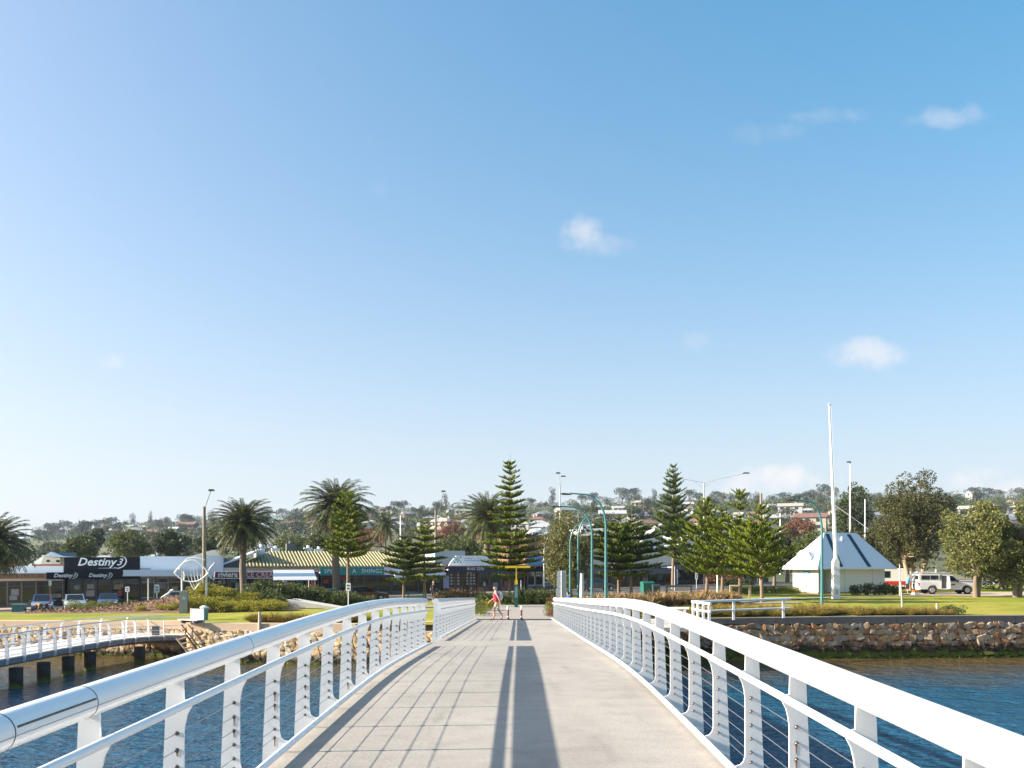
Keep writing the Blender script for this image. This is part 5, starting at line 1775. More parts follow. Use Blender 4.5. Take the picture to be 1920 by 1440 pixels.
for y in (.9, 2.6):
    MB().b2(-.012, -.002, y, y + .03, .15, KH).build('panel_joint', mat('joint_grey', (.35, .35, .34), .7), kio)
for x in (3.2, 6.6):
    MB().b2(x, x + .03, -.012, -.002, .15, KH).build('panel_joint', MATS['joint_grey'], kio)
ov = .75
eave = [(-ov, -ov), (KW + ov, -ov), (KW + ov, KDp + ov), (-ov, KDp + ov)]
RX0, RX1, RY = 2.3, 6.3, KDp / 2
zev, zrid = KH - .04, PZ(999, 82.5) - kg
levels = []
for t in np.linspace(0, 1, 7):
    k = t ** 1.28                                  # flared eaves
    z = zev + (zrid - zev) * (.38 * t + .62 * t * t) if False else zev + (zrid - zev) * (t ** 1.02)
    x0, x1 = -ov + (RX0 + ov) * t, KW + ov + (RX1 - KW - ov) * t
    y0, y1 = -ov + (RY + ov) * t, KDp + ov + (RY - KDp - ov) * t
    levels.append([(x0, y0, z), (x1, y0, z), (x1, y1, z), (x0, y1, z)])
v, f = [], []
for L_ in levels:
    v += L_
for i in range(6):
    f += [(i * 4 + k, i * 4 + (k + 1) % 4, i * 4 + 4 + (k + 1) % 4, i * 4 + 4 + k) for k in range(4)]
f += [(3, 2, 1, 0)]
roof = MB().add(v, f).build('roof', M_kroof, kio)
MB().b2(-ov, KW + ov, -ov - .03, -ov + .05, zev - .14, zev - .005).build('gutter', M_kw, kio)
MB().b2(-ov - .03, -ov + .05, -ov, KDp + ov, zev - .145, zev - .006).build('gutter', M_kw, kio)
def roof_pt(u, t, lift=.03):
    a_, b_ = levels[0], levels[-1]
    i = min(5, int(t * 6))
    q = t * 6 - i
    p0 = [levels[i][0][k] * (1 - q) + levels[i + 1][0][k] * q for k in range(3)]
    p1 = [levels[i][1][k] * (1 - q) + levels[i + 1][1][k] * q for k in range(3)]
    return (u, p0[1] - lift * .6, p0[2] + lift)
for (ub, ut) in ((2.1, 2.55), (5.6, 5.15)):
    v, f = [], []
    for t in np.linspace(.03, .95, 8):
        c = ub + (ut - ub) * t
        v += [roof_pt(c - .22, t), roof_pt(c + .22, t), roof_pt(c + .22, t, .0), roof_pt(c - .22, t, .0)]
    for i in range(7):
        f += [(i * 4 + k, i * 4 + (k + 1) % 4, i * 4 + 4 + (k + 1) % 4, i * 4 + 4 + k) for k in range(4)]
    MB().add(v, f).build('roof_strip', M_kdark, kio)
MB().ball(roof_pt(3.9, .78, .1), (.12, .12, .3), 8, 6).build('roof_cowl', M_kroof, kio, smooth=True)
# half-round vent on the sunny hip
v = []
pts_ = [(-ov + (RX0 + ov) * .42 + .02, RY + .95 * math.cos(t), zev + (zrid - zev) * .22 + .9 * math.sin(t)) for t in np.linspace(0, math.pi, 14)]
MB().prism([(p[1], p[2]) for p in pts_], 'x', -.25, 1.3).build('half_round_vent', M_kroof, kio)
MB().tube([(-.25, x[1], x[2]) for x in pts_], .05, 6).build('vent_rim', M_kw, kio)
# red and white panel van parked behind the kiosk
# ------------------------------------------------------------------ hillside suburb
def hill_D(px, py):
    """distance at which the ground is seen at picture row py on column px"""
    lo, hi = 128.0, 960.0
    for _ in range(36):
        m_ = (lo + hi) / 2
        y = YH + (EYE - G(PX(px, m_), m_)) * F / m_
        if y > py:
            lo = m_
        else:
            hi = m_
    return (lo + hi) / 2
ROOFS = {'terracotta': (.22, .115, .085), 'white': (.46, .46, .45), 'grey': (.24, .25, .27), 'brown': (.17, .125, .10), 'pale green': (.30, .34, .29), 'cream': (.40, .37, .31)}
WALLS = {'white': (.46, .455, .44), 'cream': (.40, .35, .28), 'brick': (.25, .15, .115), 'grey': (.30, .30, .30)}
M_win = mat('house_window', (.03, .04, .05), .15)
WH = [(40, 'above the left edge palm'), (120, 'above the tan sign'), (190, 'left of the black sign lettering'), (262, 'above the black sign'), (340, 'above the pale blue parapet'), (400, 'near the left utility pole'), (480, 'behind the left palm'), (545, 'left of the tall palm'), (600, 'above the striped canopy'), (680, 'behind the slender pine'),
      (740, 'above the teal sign'), (800, 'above the flat-topped pine'), (860, 'above the stepped pine'), (910, 'left of the fruiting palm'), (990, 'behind the centre pine'), (1045, 'left of the twin floodlight'), (1100, 'behind the bushy grey-green tree'), (1150, 'above the lamp posts'), (1210, 'above the broad pines'), (1290, 'behind the tall dark pine'),
      (1350, 'near the two-armed street light'), (1410, 'above the windswept pines'), (1460, 'above the rightmost pine'), (1530, 'left of the mast'), (1600, 'right of the mast'), (1660, 'left of the she-oak'), (1760, 'behind the she-oak'), (1840, 'above the olive tree'), (9999, 'at the right edge')]
def where(px):
    return [b for a, b in WH if px < a][0]
HP = {}
def house_proto(roof, wall, hip, two):
    key = (roof, wall, hip, two)
    if key in HP:
        return HP[key]
    mr = mat('roof_' + roof.replace(' ', '_'), ROOFS[roof], .6, var=.25, vscale=.4)
    mw = mat('housewall_' + wall, WALLS[wall], .8, var=.15, vscale=.5)
    W, Dp, H = 13.0, 9.0, 5.4 if two else 2.8
    parts = []
    parts.append(('wall', MB().b2(-W / 2, W / 2, -Dp / 2, Dp / 2, -2.5, H).mesh('wall', mw)))
    e, rh = .6, 2.0
    r0 = W / 2 - (4.2 if hip else -e)
    rf = MB().add([(-W / 2 - e, -Dp / 2 - e, H), (W / 2 + e, -Dp / 2 - e, H), (W / 2 + e, Dp / 2 + e, H), (-W / 2 - e, Dp / 2 + e, H), (-r0, 0, H + rh), (r0, 0, H + rh)],
                  [(0, 1, 5, 4), (2, 3, 4, 5), (1, 2, 5), (3, 0, 4), (3, 2, 1, 0)])
    rf.b2(W * .2, W * .2 + .8, .6, 1.4, H + .6, H + 2.6)
    parts.append(('roof', rf.mesh('roof', mr)))
    for z in ((1.0,) if not two else (.9, 3.6)):
        for x in (-4.4, -1.2, 3.4):
            parts.append(('window', MB().b2(x - .95, x + .95, -Dp / 2 - .06, -Dp / 2 + .02, z, z + 1.35).mesh('window', M_win)))
        parts.append(('window', MB().b2(-W / 2 - .06, -W / 2 + .02, -1.2, 1.2, z, z + 1.35).mesh('window', M_win)))
    parts.append(('door', MB().b2(.6, 1.6, -Dp / 2 - .05, -Dp / 2 + .02, 0, 2.1).mesh('door', mat('house_door', (.12, .09, .07), .6))))
    HP[key] = parts
    return parts
hcount = {}
def house(px, py, wpx, roof, wall, hip=True, two=False, rz=0.0, D=None, label=None):
    D = D or hill_D(px, py)
    X = PX(px, D)
    sc = wpx * D / F / 14.2
    sc = max(.5, min(1.25, sc)) * .8
    o = empty('house', (X, D, G(X, D)), rz)
    o.scale = (sc, sc, .75 * sc + .25)
    for nm, me_ in house_proto(roof, wall, hip, two):
        link(nm, me_, o)
    lb = label or '%s %s house with %s %s roof, %s' % ('two-storey' if two else 'low', wall, roof, 'hipped' if hip else 'gabled', where(px))
    tag(o, lb, 'house', 'houses on the hillside')
    return o
house(283, 1036, 40, 'pale green', 'cream', True, True, R(-20), D=165, label='apricot two-storey house with a pale green roof between round dark trees')
house(196, 1040, 24, 'white', 'white', True, True, R(10), D=170, label='white house between the two round dark trees above the black shop')
house(75, 1022, 34, 'cream', 'grey', True, False, R(5), D=220, label='low grey house with a cream roof at far left behind the shed')
house(498, 1030, 52, 'white', 'white', False, True, R(25), D=215, label='white gabled house between the two tall palms')
house(560, 1035, 26, 'cream', 'cream', True, False, R(-15), D=230, label='low cream house right of the white gabled one between the palms')
house(1148, 985, 66, 'white', 'white', False, True, R(-5), label='long white two-storey house below the big ridge trees')
house(1205, 1000, 44, 'white', 'white', False, False, R(15), label='low white house left of the tall dark pine')
house(1068, 965, 30, 'terracotta', 'brick', True, False, R(5))
house(1420, 992, 52, 'terracotta', 'brick', True, False, R(-12), label='pink-roofed brick bungalow above the clump of pines')
house(1482, 968, 66, 'cream', 'white', False, True, R(-20), label='cream gabled house group high on the right hillside')
house(1500, 985, 48, 'terracotta', 'white', True, False, R(10), label='white bungalow with a dark red roof left of the flagpole')
house(1445, 955, 34, 'white', 'white', False, False, R(25), label='white house among trees just below the right ridge')
house(1385, 970, 24, 'white', 'white', False, False, R(-30), label='small white gabled house among the dark hillside trees')
house(1830, 938, 60, 'grey', 'white', False, True, R(8), label='long pale house on the right skyline beside flat-topped trees')
house(1770, 950, 40, 'white', 'grey', True, False, R(0), label='white-roofed house on the right skyline behind the she-oak')
house(1010, 990, 46, 'white', 'brick', True, False, R(6))
house(860, 990, 46, 'white', 'brick', True, False, R(3), label='wide white-roofed bungalow left of the fruiting palm')
house(600, 962, 24, 'white', 'white', False, True, R(-28), label='white steep-gabled house on the ridge left of the tall palm')
hr = random.Random(12)
def occupied(px, py, lst):
    return any(abs(px - a) < 17 and abs(py - b) < 6.5 for a, b in lst)
spots = [(1148, 985), (1205, 1000), (1068, 965), (1420, 992), (1482, 968), (1500, 985), (1445, 955), (1385, 970), (1010, 990), (860, 990), (600, 962)]
tries = 0
while len(spots) < 104 and tries < 6000:
    tries += 1
    px = hr.choice([hr.uniform(560, 1300), hr.uniform(640, 1300), hr.uniform(20, 560), hr.uniform(1300, 1920)])
    ry = interp(RIDGE_PX, RIDGE_Y, px)
    py = hr.uniform(ry + 3, max(ry + 6, 1004))
    if px > 1300 and py < 962 and hr.random() < .75:
        continue
    if occupied(px, py, spots):
        continue
    spots.append((px, py))
    D = hill_D(px, py)
    house(px, py, hr.uniform(10.5, 15.5) * F / D, hr.choice(['terracotta', 'white', 'grey', 'brown', 'white', 'cream', 'terracotta', 'pale green', 'grey']), hr.choice(['white', 'cream', 'brick', 'white', 'grey', 'cream']),
          hr.random() < .6, hr.random() < .18, R(hr.uniform(-35, 35)), D)

# trees of the hillside: a few shapes, copied
M_far1 = leafmat('far_gum_leaf', (.060, .070, .036), .4, .15, col2=(.035, .042, .022), vscale=.15)
M_far2 = leafmat('far_green_leaf', (.075, .095, .035), .4, .15, col2=(.045, .06, .022), vscale=.15)
M_far3 = leafmat('far_olive_leaf', (.11, .105, .045), .4, .15, col2=(.06, .06, .03), vscale=.15)
M_fbark = mat('far_bark', (.16, .13, .105), .95)
def far_tree(kind, seed, m):
    """unit tree 10 m high"""
    global rng
    rng = np.random.default_rng(seed)
    if kind == 'umbrella':
        k = 13
        a = rng.uniform(0, 6.28, k)
        r = rng.uniform(.5, 4.2, k)
        c = np.stack([np.cos(a) * r, np.sin(a) * r, 7.6 - .12 * r ** 2 + rng.uniform(-.7, .9, k)], 1)
        rr_ = rng.uniform(1.1, 1.9, k)
        v1 = leaves(c, rr_, 720, .62, flat=.62)
    elif kind == 'round':
        k = 14
        c = rng.normal(0, 1, (k, 3))
        c = nrm(c) * rng.uniform(.8, 2.5, (k, 1)) * np.array([1.1, 1.1, 1]) + np.array([0, 0, 5.6])
        v1 = leaves(c, rng.uniform(1.2, 2.1, k), 780, .62)
    elif kind == 'tall':
        k = 14
        z = np.linspace(3.2, 9.2, k)
        c = np.stack([rng.normal(0, 1.1, k) * (1.25 - z / 12), rng.normal(0, 1.1, k) * (1.25 - z / 12), z], 1)
        v1 = leaves(c, rng.uniform(.8, 1.5, k), 640, .58)
    else:
        k = 12
        z = np.linspace(1.5, 9.6, k)
        c = np.stack([rng.normal(0, .15, k), rng.normal(0, .15, k), z], 1)
        v1 = leaves(c, 2.1 * (1.08 - z / 10) + .2, 620, .6, flat=.35)
    tp = np.array([[[0, 0, -1.0], [.1, 0, 3.0], [0, .1, 6.5]]])
    tr_ = np.array([[.32, .24, .1]])
    br, bw = [], []
    for q in c:
        br.append(np.stack([np.array([.08, 0, 3.2]), np.array([.05, 0, 3.4]) * .5 + q * .5 - np.array([0, 0, .5]), q]))
        bw.append(np.array([.16, .11, .04]))
    v, f, mi = cat_np([v1 + (0,), np_tubes(tp, tr_, 5) + (1,), np_tubes(np.stack(br), np.stack(bw), 3) + (1,)])
    return npmesh('far_tree', v, f, [m, M_fbark], mi)
FT = {'umbrella': [far_tree('umbrella', 300 + i, M_far1) for i in range(4)], 'round': [far_tree('round', 310 + i, (M_far1, M_far2, M_far3, M_far2)[i]) for i in range(4)],
      'tall': [far_tree('tall', 320 + i, (M_far1, M_far3)[i]) for i in range(2)], 'cone': [far_tree('cone', 330, M_far1)]}
FL = {'umbrella': 'flat-topped gum tree %s the hill', 'round': 'rounded tree %s the hill', 'tall': 'upright open-crowned tree %s the hill', 'cone': 'dark conical pine %s the hill'}
nft = 0
def ftree(kind, px, D, h, wide=1.0, label=None):
    global nft
    X = PX(px, D)
    o = link('hill_tree', FT[kind][nft % len(FT[kind])], None, (X, D, G(X, D) - .2), (nft * 2.4) % 6.28)
    s = h / 10
    o.scale = (s * wide, s * wide, s)
    tag(o, label or (('small ' if h < 6.5 else 'big ' if h > 10.5 else '') + FL[kind] % (('low on', 'partway up', 'high on', 'at the top of')[(D > 330) + (D > 560) + (D > 840)]) + ', ' + where(px)), 'tree', 'trees on the hillside')
    nft += 1
# skyline trees: (px, top row, width factor, kind)
SKY = [(30, 1001, 1.4, 'round'), (42, 996, 1.3, 'umbrella'), (75, 992, 1.6, 'umbrella'), (100, 985, 1.3, 'round'), (120, 974, 1.3, 'umbrella'), (138, 984, 1.2, 'round'), (160, 986, 1.4, 'umbrella'), (186, 971, 1.2, 'umbrella'), (212, 968, 1.3, 'umbrella'), (236, 972, 1.2, 'round'),
       (249, 963, .9, 'tall'), (282, 955, .8, 'cone'), (300, 973, 1.2, 'round'), (318, 972, 1.2, 'round'), (345, 961, 1.2, 'umbrella'), (372, 972, 1.1, 'round'), (505, 953, 1.3, 'umbrella'), (530, 951, 1.4, 'umbrella'), (555, 960, 1.3, 'round'), (575, 955, 1.2, 'round'), (706, 947, 1.2, 'umbrella'),
       (757, 936, 1.1, 'umbrella'), (775, 950, 1.2, 'round'), (792, 945, 1.2, 'round'), (823, 938, 1.4, 'round'), (835, 925, .8, 'tall'), (872, 940, 1.1, 'tall'), (893, 936, 1.2, 'round'), (995, 932, 1.3, 'umbrella'), (1012, 938, 1.2, 'round'), (1037, 915, .8, 'tall'), (1090, 925, 1.4, 'umbrella'),
       (1112, 922, 1.4, 'umbrella'), (1138, 928, 1.3, 'round'), (1166, 911, 1.2, 'umbrella'), (1190, 911, 1.2, 'umbrella'), (1180, 925, 1.4, 'round'), (1215, 928, 1.2, 'round'), (1228, 918, .9, 'tall'), (1292, 914, 1.3, 'umbrella'), (1310, 921, 1.3, 'round'), (1345, 918, 1.3, 'umbrella'), (1370, 922, 1.4, 'round'),
       (1400, 920, 1.2, 'umbrella'), (1420, 926, 1.3, 'round'), (1448, 924, 1.5, 'round'), (1470, 921, 1.5, 'umbrella'), (1495, 922, 1.4, 'round'), (1520, 915, 1.4, 'round'), (1545, 904, 1.2, 'umbrella'), (1560, 912, 1.2, 'round'), (1585, 925, 1.3, 'round'), (1620, 925, 1.3, 'umbrella'), (1650, 925, 1.2, 'tall'),
       (1790, 930, 1.2, 'round'), (1828, 910, 1.3, 'umbrella'), (1850, 913, 1.4, 'umbrella'), (1872, 916, 1.2, 'umbrella'), (1908, 912, 1.1, 'umbrella'), (1918, 920, 1.2, 'round'), (1750, 930, 1.2, 'round'), (1690, 925, 1.3, 'round')]
for (px, ty, wd, k) in SKY:
    D = 885 + (nft % 5) * 9
    X = PX(px, D)
    h = (PZ(ty, D) - G(X, D))
    ftree(k, px, D, max(7, h), wd)
trees_ = 0
tr_r = random.Random(5)
while trees_ < 175:
    px = tr_r.uniform(-40, 1960)
    ry = interp(RIDGE_PX, RIDGE_Y, px)
    py = tr_r.uniform(ry + 2, max(ry + 8, 1012 if tr_r.random() < .5 else 992))
    if px > 1300 and tr_r.random() < .5:
        py = tr_r.uniform(ry, 965)
    D = hill_D(px, py)
    if occupied(px, py + 4, spots) and tr_r.random() < .72:
        continue
    k = tr_r.choice(['round', 'round', 'umbrella', 'tall', 'round', 'umbrella'])
    ftree(k, px, D + tr_r.uniform(-6, 10), tr_r.uniform(5.5, 10.0) if D < 450 else tr_r.uniform(7, 13), tr_r.uniform(.9, 1.4))
    trees_ += 1
for i in range(58):
    px = tr_r.choice([tr_r.uniform(-40, 560), tr_r.uniform(1600, 1980), tr_r.uniform(-40, 420), tr_r.uniform(560, 1600)])
    D = tr_r.uniform(150, 300)
    if street(PX(px, D), D)[1] < -24:
        ftree(tr_r.choice(['round', 'round', 'umbrella']), px, D, tr_r.uniform(4.5, 8.0), tr_r.uniform(.9, 1.3))
# scrub and garden greenery too dense to count
rng = np.random.default_rng(77)
cl, rr_ = [], []
for i in range(3400):
    px = rng.uniform(-60, 1980)
    ry = interp(RIDGE_PX, RIDGE_Y, px)
    py = rng.uniform(ry + 1, max(ry + 5, 1012)) if rng.random() < .7 else rng.uniform(ry, ry + 16)
    if px > 1300 and rng.random() < .55:
        py = rng.uniform(ry, 962)
    D = hill_D(px, py)
    X = PX(px, D)
    r_ = rng.uniform(1.2, 3.0) * (.7 if D < 350 else 1.15)
    cl.append((X, D, G(X, D) + r_ * .35))
    rr_.append(r_)
for i in range(420):
    px = rng.choice([rng.uniform(-60, 700), rng.uniform(1480, 1990), rng.uniform(700, 1480)], p=[.5, .35, .15])
    D = rng.uniform(132, 260)
    X = PX(px, D)
    if street(X, D)[1] > -22:
        continue
    r_ = rng.uniform(.9, 2.0)
    cl.append((X, D, G(X, D) + r_ * .4))
    rr_.append(r_ * 1.1)
for i in range(900):
    px = rng.uniform(60, 1990)
    D = rng.uniform(800, 960)
    X = PX(px, D)
    r_ = rng.uniform(1.8, 4.2)
    cl.append((X, D, G(X, D) + r_ * rng.uniform(.3, 1.0)))
    rr_.append(r_)
v, f = leaves(np.array(cl), np.array(rr_), 190000, 1.0, flat=.85)
tag(link('hillside_scrub', npmesh('hillside_scrub', v, f, M_far2)), 'dense scrub and garden greenery between the hillside houses', 'scrub', kind='stuff')
# ------------------------------------------------------------------ the air between here and the hills
hz_m = bpy.data.materials.new('sea_haze')
hz_m.use_nodes = True
nt = hz_m.node_tree
nt.nodes.remove(nt.nodes['Principled BSDF'])
pv = nt.nodes.new('ShaderNodeVolumePrincipled')
pv.inputs['Color'].default_value = (.62, .79, 1.0, 1)
pv.inputs['Density'].default_value = .00013
pv.inputs['Anisotropy'].default_value = .2
nt.links.new(pv.outputs[0], nt.nodes['Material Output'].inputs['Volume'])
HZ = MB().b2(-1500, 1500, -60, 1500, -3.0, 95).build('haze', hz_m)
tag(HZ, 'thin pale sea haze over the town and hills', 'haze', kind='stuff')
# ------------------------------------------------------------------ lamps, masts, poles
M_tealp2 = mat('teal_lamp_paint', (.07, .21, .22), .35, var=.2, vscale=2)
M_grey = mat('galvanised', (.48, .49, .50), .45, var=.2, vscale=3)
M_dkhead = mat('lamp_head_dark', (.06, .07, .08), .4)
M_timber = mat('pole_timber', (.30, .24, .19), .9, var=.5, vscale=3, stretch=(1, 1, .2))
M_mast = mat('mast_white', (.82, .81, .80), .4, var=.08, vscale=1)
def swan_lamp(label, px, D, top_y, arm, m=M_tealp2, r=.085, group='teal lamp posts', cat='street lamp'):
    """swan-neck lamp: straight tapered pole, quarter arch, level arm and head; arm < 0 bends left"""
    X = PX(px, D)
    g = G(X, D)
    H = PZ(top_y, D) - g
    o = empty('street_lamp', (X, D, g), 0, label, cat, group)
    q = 1.9
    sg = 1 if arm > 0 else -1
    L = abs(arm)
    pts_ = [(0, 0, -.1), (0, 0, 1.0), (0, 0, H - q)] + [(sg * L * .62 * (1 - math.cos(t)), 0, H - q + q * .97 * math.sin(t)) for t in np.linspace(.15, math.pi / 2, 9)] + [(sg * L, 0, H)]
    rr_ = [r * 1.25, r * 1.1, r * .8] + [r * .8 - .025 * i / 9 for i in range(9)] + [r * .5]
    MB().tube(pts_, rr_, 12).build('pole', m, o, smooth=True)
    MB().prism([(sg * (L - .1), -.02), (sg * (L + .45), .02), (sg * (L + .62), -.03), (sg * (L + .4), -.10), (sg * (L - .05), -.09)], 'y', -.12, .12).build('lamp_head', M_dkhead, o, loc=(0, 0, H))
    MB().lathe([(r * 2.2, 0), (r * 2.2, .03), (r * 1.5, .06)], (0, 0, .02), 12).build('base_flange', m, o)
    MB().b2(-.05, .05, -r * 1.35, -r * .9, .6, .95).build('access_door', m, o)
    return o
swan_lamp('tallest teal swan-neck lamp post beside the bridge end, bending left', 1136, 50.5, 925, -2.1)
swan_lamp('teal swan-neck lamp post bending left, second from the right in the row of four', 1110, 56, 949, -2.1)
swan_lamp('teal swan-neck lamp post bending right, third from the right in the row', 1084, 66, 965, 1.75)
swan_lamp('shortest teal swan-neck lamp post bending right, leftmost of the row of four', 1069, 74, 980, 1.75)
swan_lamp('lone teal swan-neck lamp post on the lawn in front of the kiosk', 1541, 53.5, 937, -1.6)
swan_lamp('pale swan-neck lamp beside the blue awning, right of the centre pine', 1020, 88, 1006, 1.0, m=M_mast, group=None, r=.08)
# white mast with the stout base
D = 68.0
X = PX(1567, D)
o = empty('flagpole', (X, D, G(X, D)), 0, 'very tall white mast with a stout square base in front of the kiosk', 'flagpole')
H = PZ(760, D) - o.location.z
MB().prism([(-.24, 0), (.26, 0), (.22, 2.95), (.1, 3.25), (-.1, 3.25), (-.24, 2.95)], 'y', -.24, .24).build('base', M_mast, o)
MB().tube([(0, 0, 3.2), (-.2, 0, 8), (-.52, 0, H)], [.155, .12, .06], 14).build('mast', M_mast, o, smooth=True)
MB().lathe([(.10, 0), (.12, .06), (.06, .14)], (-.52, 0, H), 10).build('truck_cap', M_grey, o)
MB().tube([(.12, -.2, 1.2), (.02, -.18, 4), (-.40, -.1, H - .1)], .008, 4).build('halyard', M_grey, o)
MB().b2(-.1, .1, -.262, -.242, .35, .75).build('hatch', M_grey, o)
def pole(label, px, D, y0, y1, r, m, arms=(), cat='pole', name='utility_pole', lean=0.0, group=None, base=True, heads=()):
    """straight pole; arms: (dx, dz0, dz1) metres from the top; heads: lamp heads at the ends"""
    X = PX(px, D)
    g = G(X, D)
    H = PZ(y0, D) - g
    o = empty(name, (X, D, g), 0, label, cat, group)
    MB().tube([(0, 0, -.3), (lean * .5, 0, H * .5), (lean, 0, H)], [r * 1.2, r, r * .75], 10).build('pole', m, o, smooth=True)
    for (x0, z0, x1, z1, rr_) in arms:
        MB().tube([(lean + x0, 0, H + z0), (lean + (x0 + x1) / 2, 0, H + (z0 + z1) / 2 + .04), (lean + x1, 0, H + z1)], rr_, 6).build('arm', m if rr_ < .06 else m, o)
    for (x, z, w) in heads:
        MB().prism([(-w, -.05), (w, -.05), (w * .8, .1), (-w * .6, .12)], 'y', -.16, .16).build('lamp_head', M_dkhead, o, loc=(lean + x, 0, H + z))
    return o
pole('thick timber utility pole with a slim lamp arm left of the left palm', 383, 74, 950, 1110, .17, M_timber, arms=((0, -.3, .6, 1.4, .03),), heads=((.62, 1.4, .25),))
pole('timber utility pole with a leaning lamp arm behind the flat-topped pines', 817, 104, 956, 1040, .16, M_timber, arms=((.1, -2.2, .9, 2.2, .035), (-1.0, -5.0, 1.0, -5.0, .07)), heads=((.95, 2.25, .28),))
pole('slim white street pole behind the flat-topped young pine', 751, 118, 966, 1040, .10, M_mast)
pole('tall floodlight pole with two lamp heads behind the bushy grey-green tree', 1050, 118, 915, 1050, .12, M_grey, arms=((0, -.2, -.25, 2.0, .05), (0, -.2, .25, 1.6, .05)), heads=((-.28, 2.05, .35), (.45, 1.6, .35)))
pole('tall street light with two wide arms behind the clump of pines', 1320, 122, 905, 1060, .12, M_grey, arms=((0, 0, -4.9, .8, .04), (0, -.9, -1.4, .1, .025), (0, 0, 5.8, 1.3, .04), (0, -.7, 1.4, .25, .025)), heads=((-5.1, .85, .5), (6.0, 1.35, .5)))
pole('pale floodlight pole with a stay behind the kiosk roof', 1594, 116, 868, 990, .11, M_mast, heads=((-.2, .1, .3),), arms=((-2.6, -5.4, 2.5, -9.0, .05),))
pole('short pale post right of the stayed floodlight pole behind the kiosk', 1622, 118, 936, 975, .09, M_mast)
pole('thin pale pole behind the rightmost pine of the clump', 1463, 150, 962, 1010, .12, M_mast)
pole('broken-topped timber pole behind the rightmost pine', 1427, 108, 925, 1000, .2, M_timber)
pole('galvanised street light with a bent double arm above the right-hand trees', 1864, 112, 946, 1000, .1, M_grey, arms=((0, 0, -1.6, .75, .04), (0, -.4, -.8, .1, .03)))
pole('grey sign pole at the kiosk corner beside the two people', 1687, 75, 1058, 1112, .05, M_grey)
pole('white street post between the windswept pine trunks', 1345, 88, 1062, 1110, .07, M_mast)
pole('slim grey street post left of the tall dark pine', 1265, 97, 1062, 1112, .06, M_grey)
pole('short white post on the street beyond the centre hedge', 977, 90, 1088, 1110, .06, M_mast)
pole('pale service post beside the lamp posts, behind the right railing', 1091, 62, 1075, 1118, .16, mat('service_post', (.55, .55, .58), .5))
pole('leaning thin pale stake on the edge of the right sea wall', 1693, 47.4, 1092, 1158, .05, mat('driftwood', (.45, .38, .31), .9), lean=-.12)
pole('short square timber bollard on the right sea wall edge', 1757, 46.6, 1131, 1156, .075, mat('driftwood', (.45, .38, .31), .9))
pole('short timber bollard on the left sea wall edge', 487, 42.7, 1147, 1173, .075, mat('driftwood', (.45, .38, .31), .9))
pole('slim grey stake in front of the white and blue shop', 278, 66, 1085, 1118, .04, M_mast)

# ------------------------------------------------------------------ signs
def sign(label, px, D, y0, y1, wpx, post_top=None, m=None, postm=None, marks=True):
    X = PX(px, D)
    g = G(X, D)
    o = empty('road_sign', (X, D, g), 0, label, 'sign')
    z1, z0 = PZ(y0, D) - g, PZ(y1, D) - g
    w = wpx * D / F
    MB().tube([(0, .03, -.2), (0, .03, z1 - .02)], .032, 8).build('post', postm or M_mast, o)
    b_ = MB().prism([(-w / 2 + .04, z0), (w / 2 - .04, z0), (w / 2, z0 + .04), (w / 2, z1 - .04), (w / 2 - .04, z1), (-w / 2 + .04, z1), (-w / 2, z1 - .04), (-w / 2, z0 + .04)], 'y', -.025, -.003).build('board', m or M_whitef, o)
    if marks:
        MB().b2(-w * .3, w * .3, -.031, -.026, z0 + (z1 - z0) * .6, z0 + (z1 - z0) * .78).build('marking', M_frame, b_)
        MB().b2(-w * .22, w * .22, -.031, -.026, z0 + (z1 - z0) * .2, z0 + (z1 - z0) * .42).build('marking', M_frame, b_)
    return o
sign('small white parking sign on a reddish post behind the parked hatchback', 94, 73, 1089, 1098, 5, postm=mat('red_post', (.45, .12, .06), .6))
sign('white parking sign on a white post behind the shrub row', 239, 64, 1100, 1110, 8)
sign('white plate sign on a white post in front of the slender pine', 653, 58, 1093, 1108, 9)
sign('blue-framed white notice on the pale blue shop footpath', 294, 72, 1096, 1111, 10, m=POST_COLS[1])
sign('small pale sign on a short post by the road behind the pines', 1306, 100, 1074, 1086, 5)
# information board seen from behind
D = 56.0
X = PX(1053, D)
o = empty('information_board', (X, D, G(X, D)), 0, 'grey-blue information board seen from behind, above the right railing end', 'sign board')
g = o.location.z
M_bk = mat('board_back', (.40, .45, .52), .5, var=.2, vscale=3)
za, zm, zb = PZ(1070, D) - g, PZ(1103, D) - g, PZ(1120, D) - g
MB().tube([(0, -.05, -.2), (0, -.05, za)], .05, 10).build('post', M_grey, o)
MB().b2(-.30, .30, 0, .03, zm + .02, za).build('panel', M_bk, o)
MB().b2(-.37, .37, 0, .03, zb, zm).build('panel', M_bk, o)
for z in (za - .3, za - .75, zm - .3):
    MB().b2(-.28, .28, -.03, -.002, z - .025, z + .025).build('bracket', M_grey, o)
